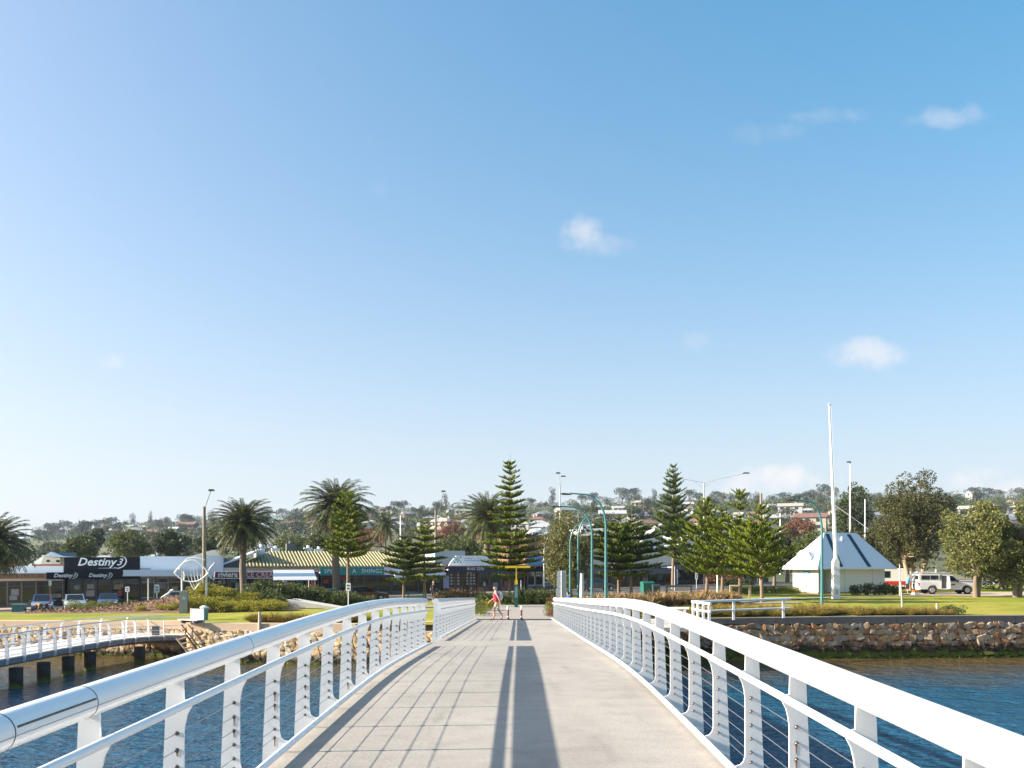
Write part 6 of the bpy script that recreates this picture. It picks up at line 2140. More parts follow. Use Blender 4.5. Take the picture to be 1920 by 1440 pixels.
# direction post: green with yellow fingers
D = 57.0
X = PX(968, D)
o = empty('direction_post', (X, D, G(X, D)), 0, 'dark green direction post with two yellow finger boards beyond the bollards', 'signpost')
g = o.location.z
zf = PZ(1063, D) - g
M_yel = mat('yellow_sign', (.72, .50, .02), .5)
MB().b2(-.12, .12, -.12, .12, 0, PZ(1096, D) - g).build('post', mat('deep_green_post', (.012, .085, .075), .45), o)
MB().b2(-.09, .09, -.14, -.122, .7, PZ(1100, D) - g).build('panel', mat('panel_grey_teal', (.12, .25, .28), .5), o)
MB().b2(-.1, .1, -.1, .1, PZ(1095.9, D) - g, PZ(1088, D) - g).build('band', M_yel, o)
MB().b2(-.045, .045, -.045, .045, PZ(1087.9, D) - g, zf - .06).build('upper_post', M_yel, o)
for s_, x0, x1 in (('a', -.78, .06), ('b', .08, .98)):
    y_ = -.10 if s_ == 'a' else .03
    q = [(x0 + (.1 if s_ == 'a' else 0), zf - .07), (x1 - (.1 if s_ == 'b' else 0), zf - .07), (x1, zf), (x1 - (.1 if s_ == 'b' else 0), zf + .07), (x0 + (.1 if s_ == 'a' else 0), zf + .07), (x0, zf)]
    MB().prism(q, 'y', y_, y_ + .03).build('finger_board', M_yel, o)

# ------------------------------------------------------------------ bollards at the bridge end
for i, px in enumerate((952.5, 977.5)):
    D = 43.85
    o = empty('bollard', (PX(px, D), D, deck_z(D)), 0, 'red and white bollard at the end of the bridge, %s of the two' % ('left' if i == 0 else 'right'), 'bollard', 'bollards at the bridge end')
    MB().lathe([(.105, 0), (.105, .05), (.06, .08), (.06, .12)], n=12).build('base', mat('cast_base', (.05, .05, .05), .6), o)
    MB().lathe([(.052, .12), (.052, .54)], n=12).build('shaft', mat('red_post_paint', (.26, .05, .04), .5), o)
    MB().lathe([(.054, .53), (.056, .53), (.056, .70), (.04, .725), (.0, .73)], n=12).build('reflective_cap', M_white, o)
    MB().lathe([(.055, .13), (.055, .2)], n=12).build('band', M_grey, o)

# ------------------------------------------------------------------ fish sculpture on a grey plinth
D = 57.5
X = PX(366, D)
gz = GB(X, D)
fs = empty('fish_sculpture', (X, D, gz), 0, 'white wire outline fish sculpture on posts beside the mulch bed', 'sculpture')
def fp(px, py, dy=0.0):
    return (PX(px, D) - X, dy, PZ(py, D) - gz)
M_wire = mat('wire_white', (.80, .80, .78), .45)
def wire(pts_, r, nm='wire'):
    MB().tube([fp(*p) for p in pts_], r, 7).build(nm, M_wire, fs, smooth=True)
top = [(327, 1074), (335, 1064), (346, 1054), (357, 1050), (366, 1051), (377, 1058), (385, 1067), (391, 1074)]
bot = [(327, 1074), (336, 1083), (346, 1089), (358, 1091), (369, 1090), (379, 1085), (387, 1078), (391, 1074)]
wire(top, .05, 'outline')
wire(bot, .05, 'outline')
wire([(345, 1053), (352, 1047), (362, 1045), (374, 1047), (384, 1050), (380, 1056)], .035, 'dorsal_fin')
wire([(389, 1073), (396, 1062), (402.5, 1055), (403, 1072), (401, 1088), (397, 1085), (390, 1076)], .038, 'tail')
wire([(356, 1091), (361, 1101), (364, 1106), (369, 1100), (375, 1092), (379, 1086)], .035, 'belly_fin')
for k in range(5):
    x = 352 + k * 6
    wire([(x, 1077), (x + 1, 1084), (x + 5, 1094 + (k % 2) * 4)], .025, 'rib')
    if k < 4:
        wire([(x, 1055), (x - .5, 1066), (x, 1077)], .012, 'rib')
wire([(338, 1063), (344, 1068), (346, 1078), (345, 1088)], .05, 'gill')
MB().ball(fp(337, 1066, 0), .10, 8, 6).build('eye', M_wire, fs, smooth=True)
for px in (340, 386):
    MB().tube([fp(px, 1068, .1), (PX(px, D) - X, .1, -.3)], .065, 8).build('post', M_wire, fs)
D2 = 54.3
o = empty('plinth', (PX(345, D2), D2, GB(PX(345, D2), D2)), R(8), 'tall dark grey plinth with a small plaque below the fish sculpture', 'plinth')
h_ = PZ(1108, D2) - o.location.z
MB().prism([(-.26, -.3), (.26, -.3), (.24, h_), (-.24, h_)], 'y', -.2, .2).build('block', mat('plinth_grey', (.28, .30, .31), .7, var=.3, vscale=3), o)
MB().b2(-.05, .15, -.22, -.201, h_ - .55, h_ - .35).build('plaque', M_grey, o)

# ------------------------------------------------------------------ white-backed bench and bin by the left wall
D = 42.95
o = empty('bench', (PX(361, D), D + .4, G(PX(361, D), D)), R(-28), 'bench with a blank white back panel at the corner of the left sea wall', 'bench')
MB().b2(-.40, .42, .10, .14, .20, .75).build('back_panel', M_white, o)
for x in (-.43, .45):
    MB().b2(x - .035, x + .035, .08, .15, 0, .78).build('leg', M_grey, o)
MB().b2(-.95, .45, -.32, .06, .18, .22).build('seat', mat('seat_pale', (.62, .58, .52), .7), o)
for x in (-.7, .2):
    MB().prism([(-.28, .05), (.28, .05), (.3, .178), (-.3, .178)], 'x', x - .04, x + .04).build('seat_bracket', M_dkhead, o)
    MB().b2(x - .05, x + .05, -.16, -.06, 0, .06).build('foot', M_dkhead, o)
o = empty('litter_bin', (PX(383, 46.5), 46.5, G(PX(383, 46.5), 46.5)), 0, 'small teal litter bin behind the white-backed bench', 'bin')
MB().lathe([(.16, 0), (.2, .05), (.22, .62), (.2, .66)], n=12).build('body', M_tealp2, o)
MB().lathe([(.23, .66), (.23, .72), (.1, .8)], n=12).build('lid', M_white, o)
# pale concrete ramp
D = 57.5
x0, x1 = PX(538, D), PX(642, D)
rz0 = G(x0, D)
o = MB().add([(x0, D - .0, rz0 - .2), (x1, D - .2, rz0 - .2), (x1, D - .2, rz0 + .06), (x0, D, rz0 + .62), (x0 + .3, D + 1.2, rz0 - .2), (x1, D + 1.2, rz0 - .2), (x1, D + 1.2, rz0 + .08), (x0 + .3, D + 1.2, rz0 + .66)],
             [(0, 1, 2, 3), (4, 7, 6, 5), (3, 2, 6, 7), (0, 3, 7, 4), (1, 5, 6, 2)]).build('concrete_ramp', mat('pale_concrete', (.62, .58, .52), .85, var=.2, vscale=1.5))
tag(o, 'wedge-shaped pale concrete wall beside the dark hedge on the left', 'ramp wall')

# ------------------------------------------------------------------ bins, boxes, benches, low rails
def bin_(label, px, D, w, h, col, name='wheelie_bin'):
    X = PX(px, D)
    o = empty(name, (X, D, G(X, D)), R(10), label, 'bin')
    m = mat('bin_' + '_'.join('%d' % int(c * 100) for c in col), col, .5)
    MB().box((0, 0, h / 2), (w * .85, w * .85, h), 0, taper=1.15).build('body', m, o)
    MB().prism([(-w * .55, h), (w * .55, h), (w * .45, h + .1), (-w * .3, h + .16)], 'x', -w * .52, w * .52).build('lid', m, o)
    for x in (-w * .35, w * .35):
        MB().tube([(x - .03, w * .42, .1), (x + .03, w * .42, .1)], .1, 10).build('wheel', M_dark, o)
bin_('dark green litter bin with a rounded lid beside the road, right of the lamp posts', 1213, 74, .95, 1.2, (.012, .12, .10), 'litter_bin')
bin_('dark slate bin with a red mark, right of the green roadside bin', 1229, 73.5, .65, .95, (.04, .06, .075))
bin_('grey bin with a white lid beside the street shelter', 607, 84, .8, .9, (.25, .28, .28))
bin_('dark teal bin with a red label beside the grey one', 622, 84, .95, 1.25, (.015, .08, .11))
X, D = PX(36, 76), 76
o = empty('service_box', (X, D, G(X, D)), R(4), 'teal green service box on the kerb at the far left', 'service box')
MB().b2(-.52, .52, -.25, .25, 0, .74).build('case', mat('service_green', (.03, .17, .16), .5), o)
MB().b2(-.56, .56, -.29, .29, .74, .8).build('lid', mat('service_lid', (.25, .3, .3), .5), o)
for x in (-.5, .02):
    MB().b2(x, x + .48, -.268, -.251, .06, .7).build('door', mat('service_green_door', (.035, .19, .18), .5), o)
X, D = PX(780, 73), 73
o = empty('picnic_table', (X, D, G(X, D)), R(5), 'dark teal picnic table under the flat-topped pines', 'picnic table')
mt = mat('table_teal', (.02, .09, .085), .5)
for k in range(3):
    MB().b2(-.9, .9, -.36 + k * .25, -.14 + k * .25, .72, .76).build('top_plank', mt, o)
for y in (-.75, .7):
    MB().b2(-.9, .9, y - .13, y + .13, .42, .46).build('seat', mt, o)
for x in (-.65, .65):
    MB().prism([(-.75, 0), (-.65, 0), (-.15, .715), (.15, .715), (.65, 0), (.75, 0), (.28, .715), (-.28, .715)], 'x', x - .04, x + .04).build('leg', mt, o)
def low_rail(label, px0, px1, D, h):
    a_, b_ = PX(px0, D), PX(px1, D)
    o = empty('timber_rail', (a_, D, G(a_, D)), 0, label, 'barrier')
    m = mat('barrier_timber', (.48, .38, .26), .85, var=.4, vscale=4)
    for x in np.linspace(.1, b_ - a_ - .1, 2):
        MB().b2(x - .09, x + .09, -.09, .09, -.2, h).build('post', m, o)
    MB().tube([(0, 0, h + .08), (b_ - a_, 0, h + .08)], .1, 8).build('rail', m, o)
low_rail('low log barrier beside the tall dark pine at the roadside', 1248, 1298, 82, .75)
low_rail('low log barrier behind the pines left of the kiosk hedge', 1368, 1408, 72, .85)
low_rail('short log barrier by the estate agency kerb', 1030, 1046, 80, .5)
o = empty('outdoor_shower', (PX(300, 68), 68, G(PX(300, 68), 68)), 0, 'bent white pipe shower standing in front of the white and blue shop', 'shower')
MB().tube([(0, 0, 0), (0, 0, .9), (.15, 0, 1.1), (.7, 0, 1.45), (.85, 0, 1.65), (1.0, 0, 1.7)], .05, 8).build('pipe', M_mast, o, smooth=True)
MB().lathe([(.13, 0), (.1, .05), (.03, .08)], (1.0, 0, 1.64), 10).build('rose', M_mast, o)

# ------------------------------------------------------------------ vehicles
M_tyre = mat('tyre', (.018, .018, .018), .9)
M_rim = mat('wheel_rim', (.45, .46, .47), .3, metal=.6)
M_cglass = mat('car_glass', (.015, .02, .025), .05, spec=.7)
M_lampw = mat('headlight', (.75, .77, .8), .15)
M_lampr = mat('tail_light', (.35, .015, .012), .2)
M_trim = mat('black_trim', (.02, .02, .022), .5)
def wheel(root, x, y, r, w):
    o = link('wheel', None, root, (x, y, r))
    MB().tube([(0, -w / 2, 0), (0, -w / 2 + .03, 0), (0, w / 2 - .03, 0), (0, w / 2, 0)], [r * .92, r, r, r * .92], 18).build('tyre', M_tyre, o, smooth=True)
    sg = 1 if y > 0 else -1
    m2 = MB().tube([(0, sg * (w / 2 - .01), 0), (0, sg * (w / 2 + .012), 0)], [r * .66, r * .6], 14)
    for k in range(5):
        a_ = k * 2 * math.pi / 5
        m2.box((math.cos(a_) * r * .38, sg * (w / 2 + .014), math.sin(a_) * r * .38), (r * .16, .02, r * .16))
    m2.build('rim', M_rim, o)
def slab(prof, w, inset=.07, rows_=((-1, .0), (-.86, 1), (.86, 1), (1, 0))):
    """side profile (x, z) swept across the width with softened flanks"""
    cx = sum(p[0] for p in prof) / len(prof)
    cz = sum(p[1] for p in prof) / len(prof)
    v, f = [], []
    n_ = len(prof)
    for (t, full) in rows_:
        for p in prof:
            k = 1 if full else (1 - inset)
            v.append((cx + (p[0] - cx) * (1 if full else 1 - inset * .35), t * w / 2, cz + (p[1] - cz) * k))
    for i in range(len(rows_) - 1):
        f += [(i * n_ + k, i * n_ + (k + 1) % n_, (i + 1) * n_ + (k + 1) % n_, (i + 1) * n_ + k) for k in range(n_)]
    f += [tuple(range(n_)), tuple((len(rows_) - 1) * n_ + k for k in range(n_ - 1, -1, -1))]
    return MB().add(v, f)
def arch(cx, r, z0, n_=6):
    return [(cx + r * math.cos(t), max(z0, .32 + r * math.sin(t))) for t in np.linspace(0, math.pi, n_)]
def glass_quad(root, pts_, m=None, name='window', off_=.0):
    v = pts_ + [tuple(np.array(p) * 1.0) for p in pts_]
    return MB().add(pts_, [tuple(range(len(pts_)))]).build(name, m or M_cglass, root)
def hatch(label, px, D, rz, paint, L=4.0, W=1.74, H=1.48, z=None, group='cars parked along the kerb'):
    """hatchback, nose towards local +x"""
    X = PX(px, D)
    o = empty('parked_car', (X, D, (G(X, D) + .05) if z is None else z), rz, label, 'car', group)
    mp = mat('paint_' + '_'.join('%d' % int(c * 1000) for c in paint), paint, .3, coat=.8, metal=.2)
    h = L / 2
    fx, rx_ = h * .62, -h * .62
    body = [(h, .42), (h - .02, .62), (h - .18, .76), (h * .42, .93), (-h * .9, .98), (-h, .8), (-h + .02, .4), (-h + .2, .22)]
    body += arch(rx_, .36, .22)[::-1] + arch(fx, .36, .22)[::-1] + [(h - .15, .22)]
    slab(body, W, .10).build('body', mp, o, smooth=True)
    tw = W * .40
    bl, tp = [(h * .46, .92), (-h * .93, .96)], [(h * .05, H), (-h * .72, H - .03)]
    v = []
    for y in (-1, 1):
        v += [(bl[0][0], y * W * .46, bl[0][1]), (tp[0][0], y * tw, tp[0][1]), (tp[1][0], y * tw, tp[1][1]), (bl[1][0], y * W * .455, bl[1][1])]
    MB().add(v, [(0, 1, 2, 3), (7, 6, 5, 4), (0, 4, 5, 1), (1, 5, 6, 2), (2, 6, 7, 3)]).build('cabin', mp, o)
    def lerp3(a, b, t):
        return tuple(a[k] + (b[k] - a[k]) * t for k in range(3))
    e = .012
    def patch(A, B, C, Dd, s0, s1, t0, t1, n_, nm='window'):
        q = []
        for (s, t) in ((s0, t0), (s1, t0), (s1, t1), (s0, t1)):
            p = lerp3(lerp3(A, B, s), lerp3(Dd, C, s), t)
            q.append(tuple(p[k] + n_[k] * e for k in range(3)))
        return MB().add(q, [(0, 1, 2, 3)]).build(nm, M_cglass, o)
    patch(v[0], v[4], v[5], v[1], .07, .93, .08, .93, (.6, 0, .5), 'windscreen')
    patch(v[3], v[7], v[6], v[2], .1, .9, .25, .92, (-.8, 0, .4), 'rear_window')
    for y, q in ((-1, (v[0], v[3], v[2], v[1])), (1, (v[4], v[7], v[6], v[5]))):
        patch(*q, .16, .5, .1, .88, (0, y, .2), 'side_window')
        patch(*q, .53, .9, .12, .88, (0, y, .2), 'side_window')
        m2 = MB().box((h * .36, y * (W / 2 + .08), .98), (.1, .18, .13))
        m2.build('mirror', mp, o)
        MB().b2(-.05, .12, y * (W / 2 + .004), y * (W / 2 + .02), .78, .81).build('door_handle', M_trim, o)
        MB().add([(h - .03, y * W * .28, .62), (h - .02, y * W * .45, .60), (h - .42, y * W * .475, .78), (h - .32, y * W * .34, .755)], [(0, 1, 2, 3)]).build('headlight', M_lampw, o, loc=(.035, 0, .03))
        MB().b2(-h - .012, -h + .2, y * W * .38, y * W * .485, .66, .9).build('tail_light', M_lampr, o)
    MB().b2(h - .08, h + .012, -W * .26, W * .26, .42, .58).build('grille', M_trim, o)
    MB().b2(h - .04, h + .03, -.2, .2, .44, .54).build('number_plate', M_letter, o)
    MB().b2(h - .25, h + .006, -W * .42, W * .42, .24, .34).build('bumper', M_trim, o)
    for x in (fx, rx_):
        for y in (-1, 1):
            wheel(o, x, y * (W / 2 - .1), .31, .2)
    return o
hatch('blue and silver hatchback parked nose-on at the far left', 80, 77.5, R(-62), (.10, .17, .30), H=1.52)
hatch('silver hatchback parked beside the shrub row, nose towards the lawn', 140, 77.5, R(-60), (.58, .60, .63))
hatch('dark blue car mostly hidden behind the mulch bed shrubs', 203, 80, R(-66), (.035, .06, .13), H=1.45)
hatch('white car partly hidden behind the fish sculpture', 352, 81, R(22), (.55, .56, .58), L=4.4)
hatch('teal-roofed car behind the yellow-green shrubs', 436, 82.5, R(22), (.04, .16, .16))
hatch('dark red car parked beneath the teal shop sign', 685, 86, R(22), (.05, .008, .014), L=4.5, H=1.45)
hatch('dark grey car parked behind the right-hand pines', 1120, 99, R(22), (.05, .055, .07), L=4.4)

def ute(px, D, rz):
    X = PX(px, D)
    o = empty('utility_truck', (X, D, G(X, D) + .05), rz, 'white utility truck with canopy, roof rack and an open door on the gravel', 'utility truck')
    mp = mat('ute_white', (.72, .74, .75), .3, coat=.6, var=.08, vscale=2)
    L, W = 5.15, 1.8
    h = L / 2
    fx, rx_ = 1.62, -1.42
    body = [(h, .5), (h - .02, .85), (h - .12, 1.0), (1.05, 1.1), (.9, 1.12), (-h, 1.12), (-h - .02, .55), (-h + .05, .42)]
    body += [(rx_ - .46, .42)] + [(rx_ - .46 * math.cos(t), .42 + .44 * math.sin(t)) for t in np.linspace(.3, math.pi - .3, 6)] + [(rx_ + .46, .42)]
    body += [(fx - .46, .36)] + [(fx - .46 * math.cos(t), .40 + .46 * math.sin(t)) for t in np.linspace(.3, math.pi - .3, 6)] + [(fx + .46, .40), (h - .1, .38)]
    slab(body, W, .08).build('body', mp, o, smooth=True)
    # cab, with the rear door bay open, and canopy
    v = []
    for y in (-1, 1):
        v += [(1.0, y * .84, 1.1), (.42, y * .70, 1.72), (-.62, y * .70, 1.74), (-.66, y * .84, 1.1)]
    cabm = MB().add(v, [(0, 1, 2, 3), (7, 6, 5, 4), (0, 4, 5, 1), (1, 5, 6, 2), (2, 6, 7, 3)])
    cabm.build('cab', mp, o)
    MB().b2(-h + .02, -.72, -.80, .80, 1.121, 1.80).build('canopy', mp, o)
    for x0, x1 in ((-2.35, -1.62), (-1.54, -.88)):
        w = MB().b2(x0, x1, -.822, -.801, 1.3, 1.68).build('canopy_window', M_cglass, o)
    MB().b2(-h - .006, -h + .02, -.7, .7, 1.3, 1.68).build('rear_window', M_cglass, o)
    def side(pts_, nm, m):
        return MB().add(pts_, [tuple(range(len(pts_)))]).build(nm, m, o)
    side([(.86, -.845, 1.17), (.40, -.735, 1.65), (-.02, -.735, 1.66), (-.02, -.845, 1.17)], 'front_side_window', M_cglass)
    side([(.955, -.74, 1.16), (.955, .74, 1.16), (.48, .63, 1.68), (.48, -.63, 1.68)], 'windscreen', M_cglass).location = (.03, 0, .03)
    MB().b2(-.62, -.16, -.912, -.80, .52, 1.66).build('door_opening', M_trim, o)
    MB().b2(-.18, -.08, -1.52, -.905, .50, 1.12).build('open_door', mp, o)
    w = MB().prism([(-1.45, 1.14), (-.90, 1.14), (-.86, 1.62), (-1.3, 1.6)], 'x', -.165, -.10).build('open_door_frame', mp, o)
    MB().b2(.02, .9, -.906, -.896, .62, 1.02).build('front_door_panel', mp, o)
    MB().b2(.12, .55, -.912, -.9065, .80, .92).build('door_emblem', mat('emblem_green', (.03, .12, .10), .5), o)
    MB().b2(.0, .14, -.925, -.9, .98, 1.02).build('door_handle', M_trim, o)
    rk = link('roof_rack', None, o)
    for y in (-.72, .72):
        MB().tube([(-h + .05, y, 1.95), (.35, y, 1.93)], .03, 6).build('side_rail', M_grey, rk)
    for x in (-2.4, -1.7, -1.0, -.3, .25):
        MB().b2(x - .03, x + .03, -.74, .74, 1.90, 1.93).build('cross_bar', M_grey, rk)
        MB().b2(x - .02, x + .02, -.70, -.66, 1.78, 1.9).build('foot', M_grey, rk)
    MB().b2(-h, -.5, -.55, -.2, 1.955, 2.03).build('ladder', mat('ladder_grey', (.35, .36, .37), .5), rk)
    MB().tube([(-1.0, -.6, 1.95), (-1.0, -.6, 2.2)], .06, 8).build('beacon', M_letter, rk)
    MB().tube([(-1.9, .5, 1.8), (-1.9, .5, 2.3)], .012, 5).build('aerial', M_trim, rk)
    MB().b2(h - .1, h + .02, -.6, .6, .6, .82).build('grille', M_trim, o)
    MB().b2(h - .2, h + .06, -.88, .88, .42, .58).build('bumper', mp, o)
    for y in (-1, 1):
        MB().b2(h - .2, h + .005, y * .62, y * .86, .72, .92).build('headlight', M_lampw, o)
        MB().b2(-h - .03, -h + .06, y * .74, y * .89, .72, 1.05).build('tail_light', M_lampr, o)
        MB().box((.72, y * 1.02, 1.16), (.1, .2, .2)).build('mirror', M_trim, o)
        MB().b2(-.9, 1.05, y * .82, y * .9, .34, .40).build('side_step', M_trim, o)
        for x in (fx, rx_):
            wheel(o, x, y * .80, .37, .25)
ute(1771, 77.2, R(-4))
# red and white van behind the kiosk
X, D = PX(1668, 90), 90
o = empty('parked_van', (X, D, G(X, D) + .05), R(172), 'red and white van parked behind the right end of the kiosk', 'van')
mw = mat('van_white', (.75, .74, .72), .35, coat=.5)
slab([(2.3, .35), (2.3, .95), (1.7, 1.25), (1.1, 2.2), (-2.3, 2.25), (-2.35, .4), (-2.1, .3), (2.1, .3)], 1.9, .05).build('body', mw, o, smooth=True)
MB().b2(-2.33, 1.0, -.962, -.953, .5, .9).build('red_stripe', mat('van_red', (.5, .03, .03), .4), o)
MB().b2(-2.33, 1.0, .953, .962, .5, .9).build('red_stripe', mat('van_red', (.5, .03, .03), .4), o)
MB().b2(-2.37, -2.355, -.8, .8, 1.1, 1.9).build('rear_window', M_cglass, o)
for y in (-1, 1):
    MB().b2(.2, 1.0, y * .955, y * .965, 1.25, 1.95).build('side_window', M_cglass, o)
    for x in (1.5, -1.5):
        wheel(o, x, y * .85, .33, .2)
# ------------------------------------------------------------------ people and the dog
M_skin = mat('skin', (.48, .27, .19), .6)
def figure(label, loc, rz, joints, bones, regions, name='person', cat='person', subs=2):
    """continuous body grown from a skeleton of (point, radius); regions(face centre) -> material index"""
    names = list(joints)
    me = bpy.data.meshes.new('body')
    me.from_pydata([joints[k][0] for k in names], [(names.index(a), names.index(b)) for a, b in bones], [])
    tmp = bpy.data.objects.new('tmp_body', me)
    COL.objects.link(tmp)
    md = tmp.modifiers.new('skin', 'SKIN')
    md.use_smooth_shade = True
    if not me.skin_vertices:
        bpy.context.view_layer.update()
    sv = me.skin_vertices[0].data if me.skin_vertices else None
    if sv is None:
        bm = bmesh.new()
        bm.from_mesh(me)
        bm.verts.layers.skin.verify()
        bm.to_mesh(me)
        bm.free()
        sv = me.skin_vertices[0].data
    for i, k in enumerate(names):
        r = joints[k][1]
        sv[i].radius = (r, r) if not isinstance(r, tuple) else r
        sv[i].use_root = (i == 0)
    sb = tmp.modifiers.new('sub', 'SUBSURF')
    sb.levels = subs
    sb.render_levels = subs
    bpy.context.view_layer.update()
    out = bpy.data.meshes.new_from_object(tmp.evaluated_get(bpy.context.evaluated_depsgraph_get()))
    bpy.data.objects.remove(tmp)
    out.name = 'body'
    out.materials.clear()
    mats_, fn = regions
    for m in mats_:
        out.materials.append(m)
    out.polygons.foreach_set('material_index', [fn(p.center) for p in out.polygons])
    out.polygons.foreach_set('use_smooth', [True] * len(out.polygons))
    root = empty(name, loc, rz, label, cat)
    link('body', out, root)
    return root
def human(H=1.72, stride=.0, lean=.0, arms=((.12, .02), (-.12, .02)), bend=0.0, sit=False):
    """standing or walking figure facing +x; returns joints and bones (scaled to height H)"""
    k = H / 1.75
    J, B = {}, []
    def j(n, p, r, par=None):
        J[n] = (tuple(c * k for c in p), tuple(q * k for q in r) if isinstance(r, tuple) else r * k)
        if par:
            B.append((par, n))
    j('pelvis', (0, 0, .95), .135)
    j('waist', (.01 + lean * .12, 0, 1.10), .125, 'pelvis')
    j('chest', (.02 + lean * .3, 0, 1.30), .15, 'waist')
    j('collar', (.01 + lean * .42, 0, 1.44), .095, 'chest')
    j('neck', (.02 + lean * .48, 0, 1.52), .055, 'collar')
    j('jaw', (.05 + lean * .55, 0, 1.58), .07, 'neck')
    j('skull', (.035 + lean * .6, 0, 1.66), .092, 'jaw')
    j('crown', (.02 + lean * .62, 0, 1.72), .062, 'skull')
    j('nose', (.135 + lean * .6, 0, 1.625), .012, 'skull')
    for s, sg in (('l', 1), ('r', -1)):
        sw = stride * sg
        a = arms[0 if sg > 0 else 1]
        j('sh' + s, (.01 + lean * .4, .19 * sg, 1.41), .062, 'collar')
        j('el' + s, (-.03 + a[0] + lean * .25, .25 * sg, 1.14), .045, 'sh' + s)
        j('wr' + s, (.03 + a[0] * 2.3 + lean * .2, .24 * sg, .90 + a[1]), .03, 'el' + s)
        j('pa' + s, (.05 + a[0] * 2.6 + lean * .2, .235 * sg, .83 + a[1]), .032, 'wr' + s)
        j('fi' + s, (.075 + a[0] * 2.8 + lean * .2, .225 * sg, .75 + a[1] * 1.1), .017, 'pa' + s)
        j('th' + s, (.10 + a[0] * 2.7 + lean * .2, .21 * sg, .80 + a[1]), .013, 'pa' + s)
        j('hip' + s, (0, .09 * sg, .90), .10, 'pelvis')
        j('kn' + s, (.04 + sw * .55, .10 * sg, .50), .064, 'hip' + s)
        j('ca' + s, (-.02 + sw * .75 - abs(stride) * .1, .10 * sg, .34), .06, 'kn' + s)
        j('an' + s, (-.03 + sw * 1.05 - (.12 * abs(stride) if sg * stride < 0 else 0), .10 * sg, .085 + (.06 if sw < -.05 else 0)), .038, 'ca' + s)
        j('ball' + s, (.09 + sw * 1.08 - (.1 * abs(stride) if sg * stride < 0 else 0), .105 * sg, .035 + (.0 if sw < -.05 else 0)), .035, 'an' + s)
        j('toe' + s, (.16 + sw * 1.08 - (.1 * abs(stride) if sg * stride < 0 else 0), .105 * sg, .028), .026, 'ball' + s)
    return J, B, k
def dress(k, top, bottom, leg, shoe, skin, hem=.55, sleeve=1.16, long=False):
    def fn(c):
        x, y, z = c.x / k, c.y / k, c.z / k
        if z > 1.49:
            return 4
        if abs(y) > .205 and z < 1.34:
            return 0 if z > sleeve else 4
        if z > .97:
            return 0
        if z > hem:
            return 1
        if z > .11:
            return 2
        return 3
    return ([top, bottom, leg, shoe, skin], fn)
def cloth(name, c):
    return mat(name, c, .9, var=.25, vscale=12)
# the walker
J, B, k = human(1.74, stride=.21, lean=.12, arms=((-.10, .02), (.13, .08)))
D = 43.3
w = figure('person in a red vest, khaki shorts and backpack walking off the bridge end', (PX(932, D), D, deck_z(D) + .002), R(178), J, B, dress(k, cloth('check_shirt', (.50, .30, .30)), cloth('khaki_shorts', (.55, .46, .32)), M_skin, cloth('brown_boot', (.12, .06, .04)), M_skin))
vm = MB()
for z0, z1, r0, r1, x0, x1 in ((.94, 1.12, .165, .16, .02, .03), (1.12, 1.28, .16, .185, .03, .055), (1.28, 1.42, .185, .13, .055, .06)):
    a_, b_ = [], []
    for t in np.linspace(0, 2 * math.pi, 15)[:-1]:
        a_.append((x0 * k + r0 * k * .92 * math.cos(t), r0 * k * 1.12 * math.sin(t), z0 * k))
        b_.append((x1 * k + r1 * k * .92 * math.cos(t), r1 * k * 1.12 * math.sin(t), z1 * k))
    vm.add(a_ + b_, [(i, (i + 1) % 14, 14 + (i + 1) % 14, 14 + i) for i in range(14)])
vm.build('vest', cloth('red_vest', (.42, .03, .05)), w, smooth=True)
bp_ = MB().ball((-.19 * k, 0, 1.22 * k), (.11, .15, .21), 10, 8)
bp_.build('backpack', cloth('pale_pack', (.55, .55, .60)), w, smooth=True)
for y in (-.11, .11):
    MB().tube([(-.12, y, 1.36 * k), (.05, y, 1.45 * k), (.19, y, 1.33 * k), (.17, y, 1.1 * k), (-.08, y, 1.05 * k)], .016, 5).build('strap', cloth('pale_pack', (.55, .55, .60)), bpy.data.objects['backpack'])
hm = MB()
for sg in (-1, 1):
    hm.ball((.10 * k, sg * .088 * k, 1.645 * k), (.022, .02, .035), 6, 5)
hm.build('ears', M_skin, w, smooth=True)
hm = MB()
for t in np.linspace(.9, 2 * math.pi - .9, 16):
    hm.ball((.10 * k + .088 * k * math.cos(t), .082 * k * math.sin(t), 1.63 * k), (.028, .028, .04), 6, 4)
hm.build('hair', cloth('grey_hair', (.45, .42, .40)), w, smooth=True)
em = MB()
for sg in (-1, 1):
    em.ball((.185 * k, sg * .032 * k, 1.655 * k), (.01, .014, .009), 6, 4)
em.build('eyes', M_trim, w)
# person in black under the pines
J, B, k = human(1.62, stride=.06, arms=((.0, .25), (.02, .22)))
D = 66.0
X = PX(813, D)
p = figure('person in dark clothes standing by the flat-topped pines', (X, D, G(X, D)), R(-100), J, B, dress(k, cloth('black_top', (.02, .02, .022)), cloth('black_trousers', (.025, .025, .03)), cloth('beige_leggings', (.45, .38, .30)), cloth('pale_shoe', (.5, .48, .45)), M_skin, hem=.45))
MB().ball((.02 * k, 0, 1.67 * k), (.105 * k, .098 * k, .11 * k), 10, 7).build('hair', cloth('sandy_hair', (.40, .27, .15)), p, smooth=True)
p_ = p.children[1]
p_.location = (-.02, 0, .015)
